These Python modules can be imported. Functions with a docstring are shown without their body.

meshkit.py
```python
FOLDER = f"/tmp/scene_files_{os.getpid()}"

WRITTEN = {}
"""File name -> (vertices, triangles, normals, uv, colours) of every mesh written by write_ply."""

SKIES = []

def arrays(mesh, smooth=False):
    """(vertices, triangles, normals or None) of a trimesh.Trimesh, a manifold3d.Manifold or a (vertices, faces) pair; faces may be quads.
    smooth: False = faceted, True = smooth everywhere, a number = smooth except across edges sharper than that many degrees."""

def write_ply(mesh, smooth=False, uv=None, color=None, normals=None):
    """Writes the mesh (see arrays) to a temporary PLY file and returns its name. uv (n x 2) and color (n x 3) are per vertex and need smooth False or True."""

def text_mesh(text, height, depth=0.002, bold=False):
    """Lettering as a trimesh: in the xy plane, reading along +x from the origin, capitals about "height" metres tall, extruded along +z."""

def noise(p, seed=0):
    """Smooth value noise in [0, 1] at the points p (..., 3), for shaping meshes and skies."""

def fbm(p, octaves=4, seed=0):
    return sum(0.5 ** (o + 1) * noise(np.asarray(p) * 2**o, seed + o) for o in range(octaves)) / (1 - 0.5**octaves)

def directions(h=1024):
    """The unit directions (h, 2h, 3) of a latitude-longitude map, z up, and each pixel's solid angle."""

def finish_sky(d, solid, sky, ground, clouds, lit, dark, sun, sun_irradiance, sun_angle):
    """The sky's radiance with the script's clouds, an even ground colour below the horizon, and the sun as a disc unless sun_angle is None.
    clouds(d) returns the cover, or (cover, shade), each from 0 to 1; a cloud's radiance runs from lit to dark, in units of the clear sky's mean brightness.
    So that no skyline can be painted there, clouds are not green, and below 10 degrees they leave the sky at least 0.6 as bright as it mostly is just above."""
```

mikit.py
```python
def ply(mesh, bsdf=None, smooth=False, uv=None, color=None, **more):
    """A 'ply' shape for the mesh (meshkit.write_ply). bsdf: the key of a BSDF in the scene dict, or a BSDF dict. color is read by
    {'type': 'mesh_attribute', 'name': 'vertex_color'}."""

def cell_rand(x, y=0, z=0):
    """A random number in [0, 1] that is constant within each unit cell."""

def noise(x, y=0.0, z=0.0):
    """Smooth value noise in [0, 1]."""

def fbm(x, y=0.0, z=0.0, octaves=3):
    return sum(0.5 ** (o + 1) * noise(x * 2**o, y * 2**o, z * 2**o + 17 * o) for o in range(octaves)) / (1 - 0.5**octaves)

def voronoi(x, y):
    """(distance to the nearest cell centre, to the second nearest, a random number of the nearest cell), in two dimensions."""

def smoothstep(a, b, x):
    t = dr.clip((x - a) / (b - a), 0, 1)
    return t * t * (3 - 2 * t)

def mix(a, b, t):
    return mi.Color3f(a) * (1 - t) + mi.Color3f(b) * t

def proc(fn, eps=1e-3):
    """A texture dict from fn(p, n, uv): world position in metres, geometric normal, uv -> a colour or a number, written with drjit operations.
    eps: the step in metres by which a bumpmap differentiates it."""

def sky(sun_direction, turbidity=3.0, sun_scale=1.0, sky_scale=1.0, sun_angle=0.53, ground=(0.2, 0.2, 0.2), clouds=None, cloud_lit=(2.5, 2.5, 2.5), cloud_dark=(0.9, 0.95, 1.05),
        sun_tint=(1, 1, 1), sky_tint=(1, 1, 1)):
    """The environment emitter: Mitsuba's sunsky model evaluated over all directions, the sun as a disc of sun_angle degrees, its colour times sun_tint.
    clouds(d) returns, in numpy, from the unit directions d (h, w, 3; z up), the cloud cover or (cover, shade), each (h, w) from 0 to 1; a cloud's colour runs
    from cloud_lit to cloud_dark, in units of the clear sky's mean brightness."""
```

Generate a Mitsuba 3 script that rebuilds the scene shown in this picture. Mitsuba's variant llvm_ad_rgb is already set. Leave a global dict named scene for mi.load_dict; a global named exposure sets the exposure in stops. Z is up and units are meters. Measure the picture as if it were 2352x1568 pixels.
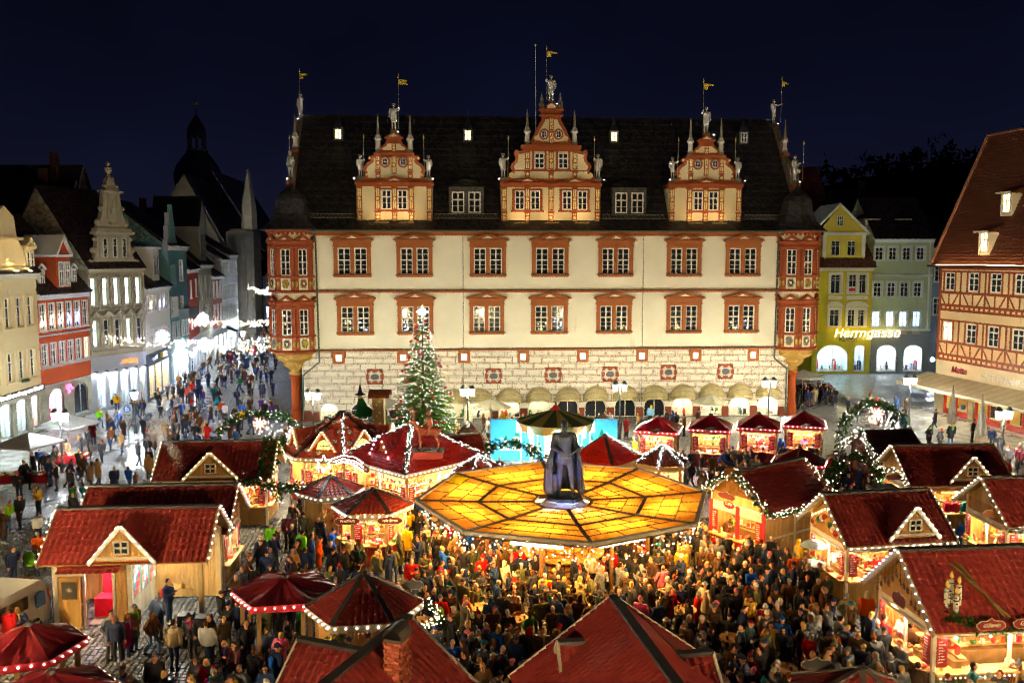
import math, random
import numpy as np
import drjit as dr
import mitsuba as mi
import mikit, meshkit
from mikit import fbm, noise, cell_rand, smoothstep, mix
import trimesh, manifold3d
from shapely.geometry import Polygon, Point

T = mi.ScalarTransform4f
rng = random.Random(7)
exposure = 3.6
EYE = np.array([0.0, 0.0, 14.0])
TILT = 0.0967                                # camera tilted 5.5 degrees down
scene = {'type': 'scene'}
labels = {}
scene['camera'] = {'type': 'perspective', 'fov': 60.91, 'fov_axis': 'x', 'near_clip': 0.5, 'far_clip': 3000.0,
                   'to_world': T().look_at(origin=EYE.tolist(), target=[0, math.cos(TILT), 14 - math.sin(TILT)], up=[0, 0, 1])}
def night_cover(d):
    p = d * 5.0
    return np.clip(0.35 + (meshkit.fbm(p, 4, 3) - 0.5) * 1.6, 0, 1) * np.clip(d[..., 2] * 3.2, 0, 1)
sky = mikit.sky((0, -0.6, 0.8), turbidity=3, sun_scale=0.0, sky_scale=0.0085, sky_tint=(0.50, 0.40, 0.84), ground=(0.05, 0.05, 0.05),
                clouds=night_cover, cloud_lit=(0.30, 0.24, 0.55), cloud_dark=(0.22, 0.18, 0.5))
sky['sampling_weight'] = 1.0
scene['sky'] = sky


# ------------------------------------------------------------------ colour and material
def S(h):
    """sRGB hex -> linear"""
    if not isinstance(h, str):
        return tuple(h)
    h = h.lstrip('#')
    c = [int(h[i:i + 2], 16) / 255 for i in (0, 2, 4)]
    return tuple(x / 12.92 if x < 0.04045 else ((x + 0.055) / 1.055) ** 2.4 for x in c)


def pack(c):
    r, g, b = S(c)
    return math.floor(min(r, 1) * 1023 + 0.5) + 0.05 + 0.9 * min(g, 1), min(b, 1)


def unpack(uv):
    u = mi.Float(uv.x)
    r = dr.floor(u)
    return mi.Color3f(r / 1023.0, dr.clip((u - r - 0.05) / 0.9, 0, 1), dr.clip(mi.Float(uv.y), 0, 1))


def tex_plain(p, n, uv):                      # a colour with a little grain and a few blotches
    g = 0.88 + 0.16 * noise(p.x * 9, p.y * 9, p.z * 9) + 0.10 * (noise(p.x * 1.3, p.y * 1.3, p.z * 1.3) - 0.5)
    return unpack(uv) * g


def tex_plaster(p, n, uv):                    # lime plaster: trowel blotches, rain streaks, grey dirt specks
    a = fbm(p.x * 0.55, p.y * 0.55, p.z * 0.55, octaves=4)
    st = noise(p.x * 3.1, p.y * 3.1, p.z * 0.35)
    f = noise(p.x * 14, p.y * 14, p.z * 14)
    c = unpack(uv) * (0.86 + 0.20 * a + 0.06 * f)
    return mix(c, c * mi.Color3f(0.72, 0.70, 0.66), smoothstep(0.70, 0.95, st) * smoothstep(0.45, 0.65, a) * 0.6)


def tex_wood(p, n, uv):                       # board grain running upwards, knots, board to board tone
    h = p.x * 0.83 + p.y * 0.56
    b = cell_rand(dr.floor(h / 0.14))
    g = noise(h * 60, p.z * 2.2, b * 9) * 0.5 + noise(h * 22, p.z * 0.9, b * 5) * 0.5
    return unpack(uv) * (0.66 + 0.30 * b + 0.28 * g)


def tex_stone(p, n, uv):                      # sandstone, old and patchy
    a = fbm(p.x * 1.7, p.y * 1.7, p.z * 1.7, octaves=4)
    f = noise(p.x * 21, p.y * 21, p.z * 21)
    c = unpack(uv)
    return mix(c * 0.62, c * 1.12, a) * (0.9 + 0.2 * f)


def tex_slate(p, n, uv):                      # slate courses, each slate its own grey
    row = dr.floor(p.z / 0.19)
    h = (p.x + p.y * 0.6) / 0.24 + 0.5 * (row - 2 * dr.floor(row / 2))
    r = cell_rand(dr.floor(h), row)
    return unpack(uv) * (0.45 + 1.0 * r + 0.5 * noise(p.x, p.y, p.z))


def tex_pave(p, n, uv):                       # granite: speckle, damp patches, trodden dirt
    a = fbm(p.x * 0.35, p.y * 0.35, 0, octaves=4)
    f = noise(p.x * 30, p.y * 30, p.z * 30)
    c = unpack(uv) * (0.55 + 0.6 * a + 0.25 * f)
    return c


def rough_damp(p, n, uv):
    return 0.30 + 0.45 * smoothstep(0.35, 0.65, fbm(p.x * 0.5, p.y * 0.5, 3.0, octaves=3))


def tex_tarp(p, n, uv):                       # backlit roof sheet: stains, leaves and dirt lying in it
    a = fbm(p.x * 1.3 + 4, p.y * 1.3, 0, octaves=4)
    b = fbm(p.x * 3.7, p.y * 0.9 + 7, 2.0, octaves=3)
    t = smoothstep(0.54, 0.72, a) * 0.35 + smoothstep(0.62, 0.75, b) * 0.38
    return mix(unpack(uv), unpack(uv) * mi.Color3f(0.45, 0.30, 0.16), t)


def princ(fn, rough, spec=0.5, metal=0.0, **k):
    r = mikit.proc(rough) if callable(rough) else rough
    return {'type': 'twosided', 'bsdf': {'type': 'principled', 'base_color': mikit.proc(fn), 'roughness': r, 'specular': spec, 'metallic': metal, **k}}


scene['matte'] = {'type': 'twosided', 'bsdf': {'type': 'diffuse', 'reflectance': mikit.proc(tex_plain)}}
scene['plaster'] = {'type': 'twosided', 'bsdf': {'type': 'diffuse', 'reflectance': mikit.proc(tex_plaster)}}
scene['stone'] = {'type': 'twosided', 'bsdf': {'type': 'diffuse', 'reflectance': mikit.proc(tex_stone)}}
scene['wood'] = princ(tex_wood, 0.6, 0.3)
scene['satin'] = princ(tex_plain, 0.42)
scene['gloss'] = princ(tex_plain, 0.16)
scene['slate'] = princ(tex_slate, 0.5, 0.4)
scene['metal'] = princ(tex_plain, 0.38, 0.5, 0.35)
scene['paving'] = princ(tex_pave, rough_damp, 0.5)
scene['glass'] = {'type': 'principled', 'base_color': {'type': 'rgb', 'value': [0.012, 0.014, 0.018]}, 'roughness': 0.06, 'specular': 0.6}
scene['tarp'] = {'type': 'principledthin', 'base_color': mikit.proc(tex_tarp), 'roughness': 0.5, 'diff_trans': 1.25, 'spec_trans': 0.0}
scene['clear_pane'] = {'type': 'thindielectric', 'int_ior': 1.5}


# ------------------------------------------------------------------ mesh builder
class Frame:
    """A place to build in: x along a wall, y into the wall, z up."""
    def __init__(s, o=(0, 0, 0), ang=0.0, M=None):
        s.o = np.asarray(o, float)
        c, n = math.cos(ang), math.sin(ang)
        s.M = np.array([[c, -n, 0], [n, c, 0], [0, 0, 1.0]]) if M is None else np.asarray(M, float)

    def __call__(s, p):
        return np.asarray(p, float) @ s.M.T + s.o

    def sub(s, o=(0, 0, 0), ang=0.0):
        f = Frame(o, ang)
        return Frame(s(f.o), M=s.M @ f.M)


WORLD = Frame()
BARF = np.array([[0, 2, 3], [0, 3, 1], [4, 5, 7], [4, 7, 6], [0, 1, 5], [0, 5, 4], [2, 6, 7], [2, 7, 3], [0, 4, 6], [0, 6, 2], [1, 3, 7], [1, 7, 5]])
BOXF = BARF[:, ::-1]


def tri_poly(pts):
    import mapbox_earcut
    p = np.asarray(pts, float)
    return mapbox_earcut.triangulate_float64(p, np.array([len(p)], dtype=np.uint32)).reshape(-1, 3)


class MB:
    def __init__(s, fr=WORLD, c=None):
        s.fr, s.c = fr, c
        s.v, s.f, s.k, s.n = [], [], [], 0

    def put(s, v, f, c=None, fr=None):
        v = (fr or s.fr)(v)
        s.v.append(v)
        s.f.append(np.asarray(f, int) + s.n)
        u = pack(c or s.c or '#808080')
        s.k.append(np.tile(u, (len(v), 1)))
        s.n += len(v)
        return s

    def box(s, x0, x1, y0, y1, z0, z1, c=None):
        v = np.array([[x, y, z] for x in (x0, x1) for y in (y0, y1) for z in (z0, z1)], float)
        return s.put(v, BOXF, c)

    def cbox(s, x, y, z, a, b, h, c=None):
        return s.box(x - a / 2, x + a / 2, y - b / 2, y + b / 2, z, z + h, c)

    def bar(s, p, q, w, d, c=None, up=(0, 0, 1)):
        """square bar from p to q, w across, d along 'up'"""
        p, q = np.asarray(p, float), np.asarray(q, float)
        t = q - p
        t = t / (np.linalg.norm(t) + 1e-12)
        a = np.cross(t, up)
        if np.linalg.norm(a) < 1e-6:
            a = np.cross(t, (1, 0, 0))
        a /= np.linalg.norm(a)
        b = np.cross(a, t)
        v = np.array([e + i * a * w / 2 + j * b * d / 2 for e in (p, q) for i in (-1, 1) for j in (-1, 1)])
        return s.put(v, BARF, c)

    def tube(s, p, q, r0, r1=None, n=6, c=None, cap=True):
        r1 = r0 if r1 is None else r1
        return s.path([p, q], [r0, r1], n, c, cap)

    def path(s, pts, r, n=6, c=None, cap=True):
        p = np.asarray(pts, float)
        r = np.broadcast_to(np.asarray(r, float), (len(p),))
        t = np.gradient(p, axis=0)
        t /= np.linalg.norm(t, axis=1, keepdims=True) + 1e-12
        a = np.cross(t, np.where(np.abs(t[:, 2:]) < 0.9, [0, 0, 1.0], [1.0, 0, 0]))
        a /= np.linalg.norm(a, axis=1, keepdims=True) + 1e-12
        b = np.cross(t, a)
        g = np.arange(n) * 2 * np.pi / n
        v = p[:, None] + r[:, None, None] * (np.cos(g)[None, :, None] * a[:, None] + np.sin(g)[None, :, None] * b[:, None])
        f = rings(len(p), n)
        v = v.reshape(-1, 3)
        if cap:
            v = np.vstack([v, p[:1], p[-1:]])
            m = len(p) * n
            i = np.arange(n)
            f = np.vstack([f, np.stack([(i + 1) % n, i, i * 0 + m], 1), np.stack([m - n + i, m - n + (i + 1) % n, i * 0 + m + 1], 1)])
        return s.put(v, f, c)

    def lathe(s, prof, n=16, o=(0, 0, 0), c=None, ph=0.0, sy=1.0, cap=True, arc=None):
        prof = np.asarray(prof, float)
        g = ph + np.arange(n) * 2 * np.pi / n
        v = np.stack([prof[:, None, 0] * np.cos(g), prof[:, None, 0] * np.sin(g) * sy, np.broadcast_to(prof[:, None, 1], (len(prof), n))], -1).reshape(-1, 3) + np.asarray(o, float)
        f = rings(len(prof), n)
        if cap:
            m = len(v)
            v = np.vstack([v, [[o[0], o[1], o[2] + prof[0, 1]], [o[0], o[1], o[2] + prof[-1, 1]]]])
            i = np.arange(n)
            f = np.vstack([f, np.stack([(i + 1) % n, i, i * 0 + m], 1), np.stack([m - n + i, m - n + (i + 1) % n, i * 0 + m + 1], 1)])
        return s.put(v, f, c)

    def ball(s, o, r, c=None, n=8, m=5):
        r = np.broadcast_to(np.asarray(r, float), (3,))
        t = np.linspace(-np.pi / 2, np.pi / 2, m + 2)[1:-1]
        g = np.arange(n) * 2 * np.pi / n
        v = np.stack([np.cos(t)[:, None] * np.cos(g), np.cos(t)[:, None] * np.sin(g), np.broadcast_to(np.sin(t)[:, None], (m, n))], -1).reshape(-1, 3)
        v = np.vstack([v, [[0, 0, -1], [0, 0, 1]]]) * r + np.asarray(o, float)
        i = np.arange(n)
        f = np.vstack([rings(m, n), np.stack([(i + 1) % n, i, i * 0 + m * n], 1), np.stack([(m - 1) * n + i, (m - 1) * n + (i + 1) % n, i * 0 + m * n + 1], 1)])
        return s.put(v, f, c)

    def octa(s, o, r, c=None):
        v = np.array([[1, 0, 0], [-1, 0, 0], [0, 1, 0], [0, -1, 0], [0, 0, 1], [0, 0, -1.0]]) * r + np.asarray(o, float)
        return s.put(v, [[0, 2, 4], [2, 1, 4], [1, 3, 4], [3, 0, 4], [2, 0, 5], [1, 2, 5], [3, 1, 5], [0, 3, 5]], c)

    def slab(s, pts, y0, y1, c=None, plane='xz'):
        """a flat outline (x, z) given thickness from y0 to y1; plane 'xy': (x, y) from z y0 to y1"""
        p = np.asarray(pts, float)
        a = p[:, 0] * np.roll(p[:, 1], -1) - np.roll(p[:, 0], -1) * p[:, 1]
        if a.sum() < 0:
            p = p[::-1]
        t, n = tri_poly(p), len(p)
        if plane == 'xz':
            lo, hi = (np.column_stack([p[:, 0], np.full(n, y), p[:, 1]]) for y in (y0, y1))
            t0, t1 = t, t[:, ::-1]
        else:
            lo, hi = (np.column_stack([p, np.full(n, y)]) for y in (y0, y1))
            t0, t1 = t[:, ::-1], t
        i = np.arange(n)
        j = (i + 1) % n
        side = np.vstack([np.stack([i, j, j + n], 1), np.stack([i, j + n, i + n], 1)])
        if plane == 'xz':
            side = side[:, ::-1]
        return s.put(np.vstack([lo, hi]), np.vstack([t0, t1 + n, side]), c)

    def sheet(s, a, b, c_, d, col=None, th=0.0):
        """quad a b c d, given thickness th against its normal"""
        q = np.array([a, b, c_, d], float)
        if th:
            n = np.cross(q[1] - q[0], q[3] - q[0])
            n /= np.linalg.norm(n) + 1e-12
            v = np.vstack([q, q - n * th])
            return s.put(v, [[0, 1, 2], [0, 2, 3], [4, 6, 5], [4, 7, 6], [0, 4, 5], [0, 5, 1], [1, 5, 6], [1, 6, 2], [2, 6, 7], [2, 7, 3], [3, 7, 4], [3, 4, 0]], col)
        return s.put(q, [[0, 1, 2], [0, 2, 3]], col)

    def mesh(s):
        return trimesh.Trimesh(np.vstack(s.v), np.vstack(s.f), process=False), np.vstack(s.k)


def rings(m, n):
    i, j = np.meshgrid(np.arange(m - 1), np.arange(n), indexing='ij')
    a, b = i * n + j, i * n + (j + 1) % n
    q = np.stack([a, b, b + n, a + n], -1).reshape(-1, 4)
    return np.vstack([q[:, [0, 1, 2]], q[:, [0, 2, 3]]])


used = {}


def key_for(name, parent=None):
    k = f'{parent}__{name}' if parent else name
    used[k] = used.get(k, -1) + 1
    return k if used[k] == 0 else f'{k}_{used[k]:03d}'


def thing(name, label, cat, group=None, kind=None):
    k = key_for(name)
    labels[k] = {'label': label, 'category': cat}
    if group:
        labels[k]['group'] = group
    if kind:
        labels[k]['kind'] = kind
    return k


def add(parent, name, mb, mat='matte', smooth=False, emit=None, w=None, label=None, kind=None, own=None):
    """one shape entry; own: it IS the thing whose key is given"""
    k = own or key_for(name, parent)
    if isinstance(mb, MB):
        m, uv = mb.mesh()
        if smooth and smooth is not True:
            m2 = trimesh.graph.smooth_shade(trimesh.Trimesh(m.vertices, m.faces, process=False), angle=math.radians(smooth), facet_minarea=None) if False else m
        d = mikit.ply(m, mat, smooth=bool(smooth), uv=uv)
    else:
        d = dict(mb)
    if emit is not None:
        d['emitter'] = {'type': 'area', 'radiance': {'type': 'rgb', 'value': [float(x) for x in emit]}, 'sampling_weight': float(w or 1.0)}
    scene[k] = d
    if label or kind:
        labels.setdefault(k, {})
        if label:
            labels[k]['label'] = label
        if kind:
            labels[k]['kind'] = kind
    return k


def one(name, label, cat, mb, mat='matte', group=None, kind=None, **k):
    t = thing(name, label, cat, group, kind)
    return add(None, name, mb, mat, own=t, **k)


def setting(name, mb, mat, label=None, **k):
    t = key_for(name)
    labels[t] = {'kind': 'structure'}
    if label:
        labels[t]['label'] = label
    return add(None, name, mb, mat, own=t, **k)


def ground_at(px, py, z=0.0, W=2352.0):
    """the place on the level z that a pixel of the photograph (at 2352 wide) was read from"""
    f = np.array([0, math.cos(TILT), -math.sin(TILT)])
    u = np.array([0, math.sin(TILT), math.cos(TILT)])
    d = f + np.array([1, 0, 0]) * (px - 1176) / 2000 - u * (py - 784) / 2000
    return EYE + d * (z - EYE[2]) / d[2]


def depth_at(px, py, y):
    f = np.array([0, math.cos(TILT), -math.sin(TILT)])
    u = np.array([0, math.sin(TILT), math.cos(TILT)])
    d = f + np.array([1, 0, 0]) * (px - 1176) / 2000 - u * (py - 784) / 2000
    return EYE + d * y / d[1]


G = ground_at
# ------------------------------------------------------------------ figures (people, statues): bones hulled, joined into one surface
def _sph(n=8, m=5):
    t = np.linspace(-np.pi / 2, np.pi / 2, m)
    g = np.arange(n) * 2 * np.pi / n
    v = [[0, 0, -1.0], [0, 0, 1.0]] + [[math.cos(a) * math.cos(b), math.cos(a) * math.sin(b), math.sin(a)] for a in t[1:-1] for b in g]
    return np.array(v)


SPH = {8: _sph(8, 5), 6: _sph(6, 4), 12: _sph(12, 7)}


def bone(a, ra, b, rb, q=8):
    """hull of two ellipsoids (radius a number or three)"""
    s = SPH[q]
    return manifold3d.Manifold.hull_points(np.vstack([np.asarray(a, float) + s * np.asarray(ra, float), np.asarray(b, float) + s * np.asarray(rb, float)]).astype(np.float32))


def blob(a, r, q=8):
    return manifold3d.Manifold.hull_points((np.asarray(a, float) + SPH[q] * np.asarray(r, float)).astype(np.float32))


def fuse(ms):
    m = manifold3d.Manifold.batch_boolean(ms, manifold3d.OpType.Add).to_mesh()
    return np.array(m.vert_properties[:, :3], float), np.array(m.tri_verts)


POSES = {   # elbow and wrist of the left (-x) and right arm, then knee and ankle shift of each leg (x right, y back, z up; the figure faces -y)
    'arms hanging': ((-.25, .03, 1.15), (-.26, -.04, .90), (.25, .03, 1.15), (.26, -.04, .90), 0),
    'hands in pockets': ((-.30, .07, 1.17), (-.19, -.10, .98), (.30, .07, 1.17), (.19, -.10, .98), 0),
    'holding a cup': ((-.25, .03, 1.15), (-.24, -.06, .90), (.25, .00, 1.16), (.13, -.28, 1.22), 0),
    'both hands raised': ((-.25, -.02, 1.15), (-.09, -.29, 1.23), (.25, -.02, 1.15), (.09, -.29, 1.23), 0),
    'walking': ((-.24, .12, 1.17), (-.23, .03, .94), (.24, -.06, 1.16), (.22, -.24, .98), 1),
    'arms folded': ((-.26, -.04, 1.16), (.08, -.22, 1.16), (.26, -.04, 1.16), (-.08, -.21, 1.20), 0),
    'pointing': ((-.25, .03, 1.15), (-.24, -.05, .90), (.30, -.18, 1.34), (.34, -.44, 1.44), 0),
    'drinking': ((-.25, .03, 1.15), (-.20, -.12, .96), (.26, -.10, 1.18), (.10, -.22, 1.47), 0),
    'pushing': ((-.24, .02, 1.16), (-.18, -.30, 1.02), (.24, .02, 1.16), (.18, -.30, 1.02), 1),
}
_fig = {}


def hand(at, to, side, q):
    """palm, four unequal bent fingers, a thumb from the side of the palm"""
    at, d = np.asarray(at, float), np.asarray(to, float)
    d = d / np.linalg.norm(d)
    x = np.cross(d, [0, 1, 0.01])
    x /= np.linalg.norm(x)
    z = np.cross(x, d)
    out = [bone(at, .024, at + d * .075, (.034, .030, .030), 6)]
    for i, l in enumerate((.062, .074, .068, .052)):
        k = at + d * .085 + x * (i - 1.5) * .019
        m = k + d * l * .55 - z * .006
        out += [bone(k, .0095, m, .009, 6), bone(m, .009, m + d * l * .35 - z * l * .35, .0075, 6)]
    k = at + d * .03 + x * (-side) * .030
    m = k + d * .035 + x * (-side) * .022 - z * .008
    out += [bone(k, .012, m, .011, 6), bone(m, .011, m + d * .032 - z * .012, .009, 6)]
    return out


def figure(pose, coat='jacket', sex='m', q=8, turn=0.0):
    """dict of (v, f): body, coat, trousers, shoes; about 1.75 m tall, facing -y"""
    key = (pose, coat, sex, q, turn)
    if key in _fig:
        return _fig[key]
    el, wl, er, wr, walk = POSES[pose]
    w = .195 if sex == 'm' else .17
    sh = [np.array((-w, .02, 1.41)), np.array((w, .02, 1.41))]
    ct, sn = math.cos(turn), math.sin(turn)
    R = lambda p: np.array([p[0] * ct - p[1] * sn, p[0] * sn + p[1] * ct, p[2]])   # noqa: E731  head turned on the neck
    hd = np.array((0, -.02, 1.62))
    head = [blob(hd + R((0, .012, .02)), (.077, .094, .10), 12 if q == 8 else 8), bone(hd + R((0, -.03, -.02)), (.060, .055, .06), hd + R((0, -.055, -.085)), (.033, .03, .025), q),
            bone(hd + R((0, -.088, .005)), .010, hd + R((0, -.106, -.022)), .0135, 6), bone((0, .02, 1.40), .062, hd + R((0, .01, -.05)), .054, q)]
    if q == 8:
        head += [blob(hd + R((s * .078, .008, -.005)), (.012, .02, .032), 6) for s in (-1, 1)]
    legs = []
    knee, ank = [], []
    for i, s in enumerate((-1, 1)):
        st = (-s if walk else 0) * .20
        knee.append(np.array((s * .095, -.02 + st * .55 - (.06 if walk else 0), .50)))
        ank.append(np.array((s * .10, .03 + st * 1.15, .09 + (.06 if walk and st > 0 else 0))))
    hip = [np.array((s * .088, .01, .90)) for s in (-1, 1)]
    core = [bone((0, .01, .95), (.13, .09, .08), (0, .01, 1.36), (.14, .08, .07), q)]
    for i in (0, 1):
        core += [bone(hip[i], .07, knee[i], .045, q), bone(knee[i], .045, ank[i], .03, q)]
    wrists = ((el, wl, -1), (er, wr, 1))
    if q == 8:
        for e, ws, s in wrists:
            core += [bone(np.asarray(e), .035, np.asarray(ws), .026, 6)] + hand(ws, np.asarray(ws) - np.asarray(e), s, 6)
        for i, (e, ws, s) in enumerate(wrists):
            core += [bone(sh[i], .045, np.asarray(e), .036, 6)]
    else:
        for i, (e, ws, s) in enumerate(wrists):
            d = np.asarray(ws) - np.asarray(e)
            core += [bone(sh[i], .045, np.asarray(e), .036, 6), bone(np.asarray(e), .035, np.asarray(ws), .03, 6), bone(ws, .028, np.asarray(ws) + d / np.linalg.norm(d) * .13, .022, 6)]
    body = fuse(head + core)
    hem = {'jacket': .84, 'coat': .52, 'long coat': .36}[coat]
    f = 1.0 if sex == 'm' else .93
    c = [bone((-w * .88, .02, 1.40), (.08, .105, .075), (w * .88, .02, 1.40), (.08, .105, .075), q), bone((0, .015, 1.33), (.228 * f, .16, .09), (0, .01, 1.08), (.205 * f, .15, .09), q),
         bone((0, .01, 1.08), (.205 * f, .15, .09), (0, .015, hem + .05), ((.225 if sex == 'm' else .245), .17, .05), q), bone((0, .035, 1.44), (.10, .085, .045), (0, .045, 1.49), (.085, .075, .03), q)]
    if coat == 'jacket':
        c.append(bone((0, .09, 1.44), (.10, .05, .05), (0, .12, 1.36), (.09, .035, .06), q))          # hood lying on the back
    for i, (e, ws, s) in enumerate(wrists):
        e, ws = np.asarray(e), np.asarray(ws)
        c += [bone(sh[i], .092, e, .076, q), bone(e, .076, e + (ws - e) * .93, .058, q)]
    coatm = fuse(c)
    tr = [bone((0, .01, .93), (.155, .12, .06), (0, .015, .86), (.165, .125, .06), q)]
    so = []
    for i in (0, 1):
        tr += [bone(hip[i], .092, knee[i], .067, q), bone(knee[i], .067, ank[i] + (0, 0, .02), .056, q)]
        so += [bone(ank[i] + (0, .02, -.045), (.045, .055, .045), ank[i] + (0, -.14, -.062), (.042, .05, .028), q), bone(ank[i], .05, ank[i] + (0, .015, .06), .054, q)]
    _fig[key] = {'body': body, 'coat': coatm, 'trousers': fuse(tr), 'shoes': fuse(so), 'head': hd, 'R': R, 'wr': np.asarray(wr), 'wl': np.asarray(wl)}
    return _fig[key]


def face(mb, fg, fr, sc):
    """eyes, brows and mouth on the figure's head"""
    for s in (-1, 1):
        e = fg['head'] + fg['R']((s * .030, -.083, .004))
        mb.ball(e * sc, .0105 * sc, '#15110f', 6, 3)
        b = fg['head'] + fg['R']((s * .031, -.088, .024))
        mb.bar((b + fg['R']((-.018, 0, 0))) * sc, (b + fg['R']((.018, 0, 0))) * sc, .006 * sc, .006 * sc, '#3b2b20')
    m = fg['head'] + fg['R']((0, -.086, -.062))
    mb.bar((m - fg['R']((.020, 0, 0))) * sc, (m + fg['R']((.020, 0, 0))) * sc, .008 * sc, .008 * sc, '#7c3b34')
    return mb


def hair_mesh(fg, kind, q=8):
    """hair, hats and hoods: (v, f)"""
    h, R = fg['head'], fg['R']
    k = ('hair', kind, id(fg), q)
    if k in _fig:
        return _fig[k]
    cap = [bone(h + R((0, .025, .045)), (.086, .095, .085), h + R((0, .045, .0)), (.083, .078, .07), q)]
    if kind == 'long hair':
        cap += [bone(h + R((0, .05, .0)), (.088, .065, .08), h + np.array((0, .095, -.30)), (.105, .045, .05), q)]
    elif kind == 'bob':
        cap += [bone(h + R((0, .045, -.01)), (.098, .075, .08), h + R((0, .05, -.09)), (.095, .06, .04), q)]
    elif kind == 'bald':
        cap = [bone(h + R((-.07, .05, -.01)), (.02, .05, .03), h + R((0, .088, -.02)), (.03, .02, .035), q), bone(h + R((.07, .05, -.01)), (.02, .05, .03), h + R((0, .088, -.02)), (.03, .02, .035), q)]
    elif kind in ('knit hat', 'bobble hat'):
        cap = [bone(h + R((0, .012, .045)), (.092, .108, .05), h + R((0, .03, .105)), (.07, .08, .06), q), bone(h + R((0, .010, .032)), (.096, .112, .022), h + R((0, .012, .055)), (.096, .112, .02), q)]
        if kind == 'bobble hat':
            cap.append(blob(h + R((0, .035, .185)), .045, q))
    elif kind in ('flat cap', 'peaked cap'):
        cap = [bone(h + R((0, .012, .06)), (.094, .108, .035), h + R((0, .02, .085)), (.085, .095, .035), q), bone(h + R((0, -.075, .052)), (.065, .03, .01), h + R((0, -.15, .04)), (.045, .015, .008), q)]
    elif kind == 'hood':
        cap = [bone(h + R((0, .03, .05)), (.105, .105, .085), h + np.array((0, .05, -.14)), (.115, .09, .05), q)]
    elif kind == 'hat with brim':
        cap = [bone(h + R((0, .012, .055)), (.09, .10, .02), h + R((0, .02, .125)), (.07, .08, .03), q), bone(h + R((0, .012, .05)), (.16, .165, .008), h + R((0, .012, .056)), (.155, .16, .008), q)]
    _fig[k] = fuse(cap)
    return _fig[k]
# ------------------------------------------------------------------ the setting: ground, paving, wooded hill
def tex_cobble(p, n, uv):                     # far cobbles: stones of their own grey, dark joints
    d1, d2, r = mikit.voronoi(p.x / .2, p.y / .2)
    j = smoothstep(.02, .16, d2 - d1)
    a = fbm(p.x * .3, p.y * .3, 1.0, octaves=3)
    return unpack(uv) * (.35 + .65 * j) * (.55 + .6 * r + .5 * a)


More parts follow.
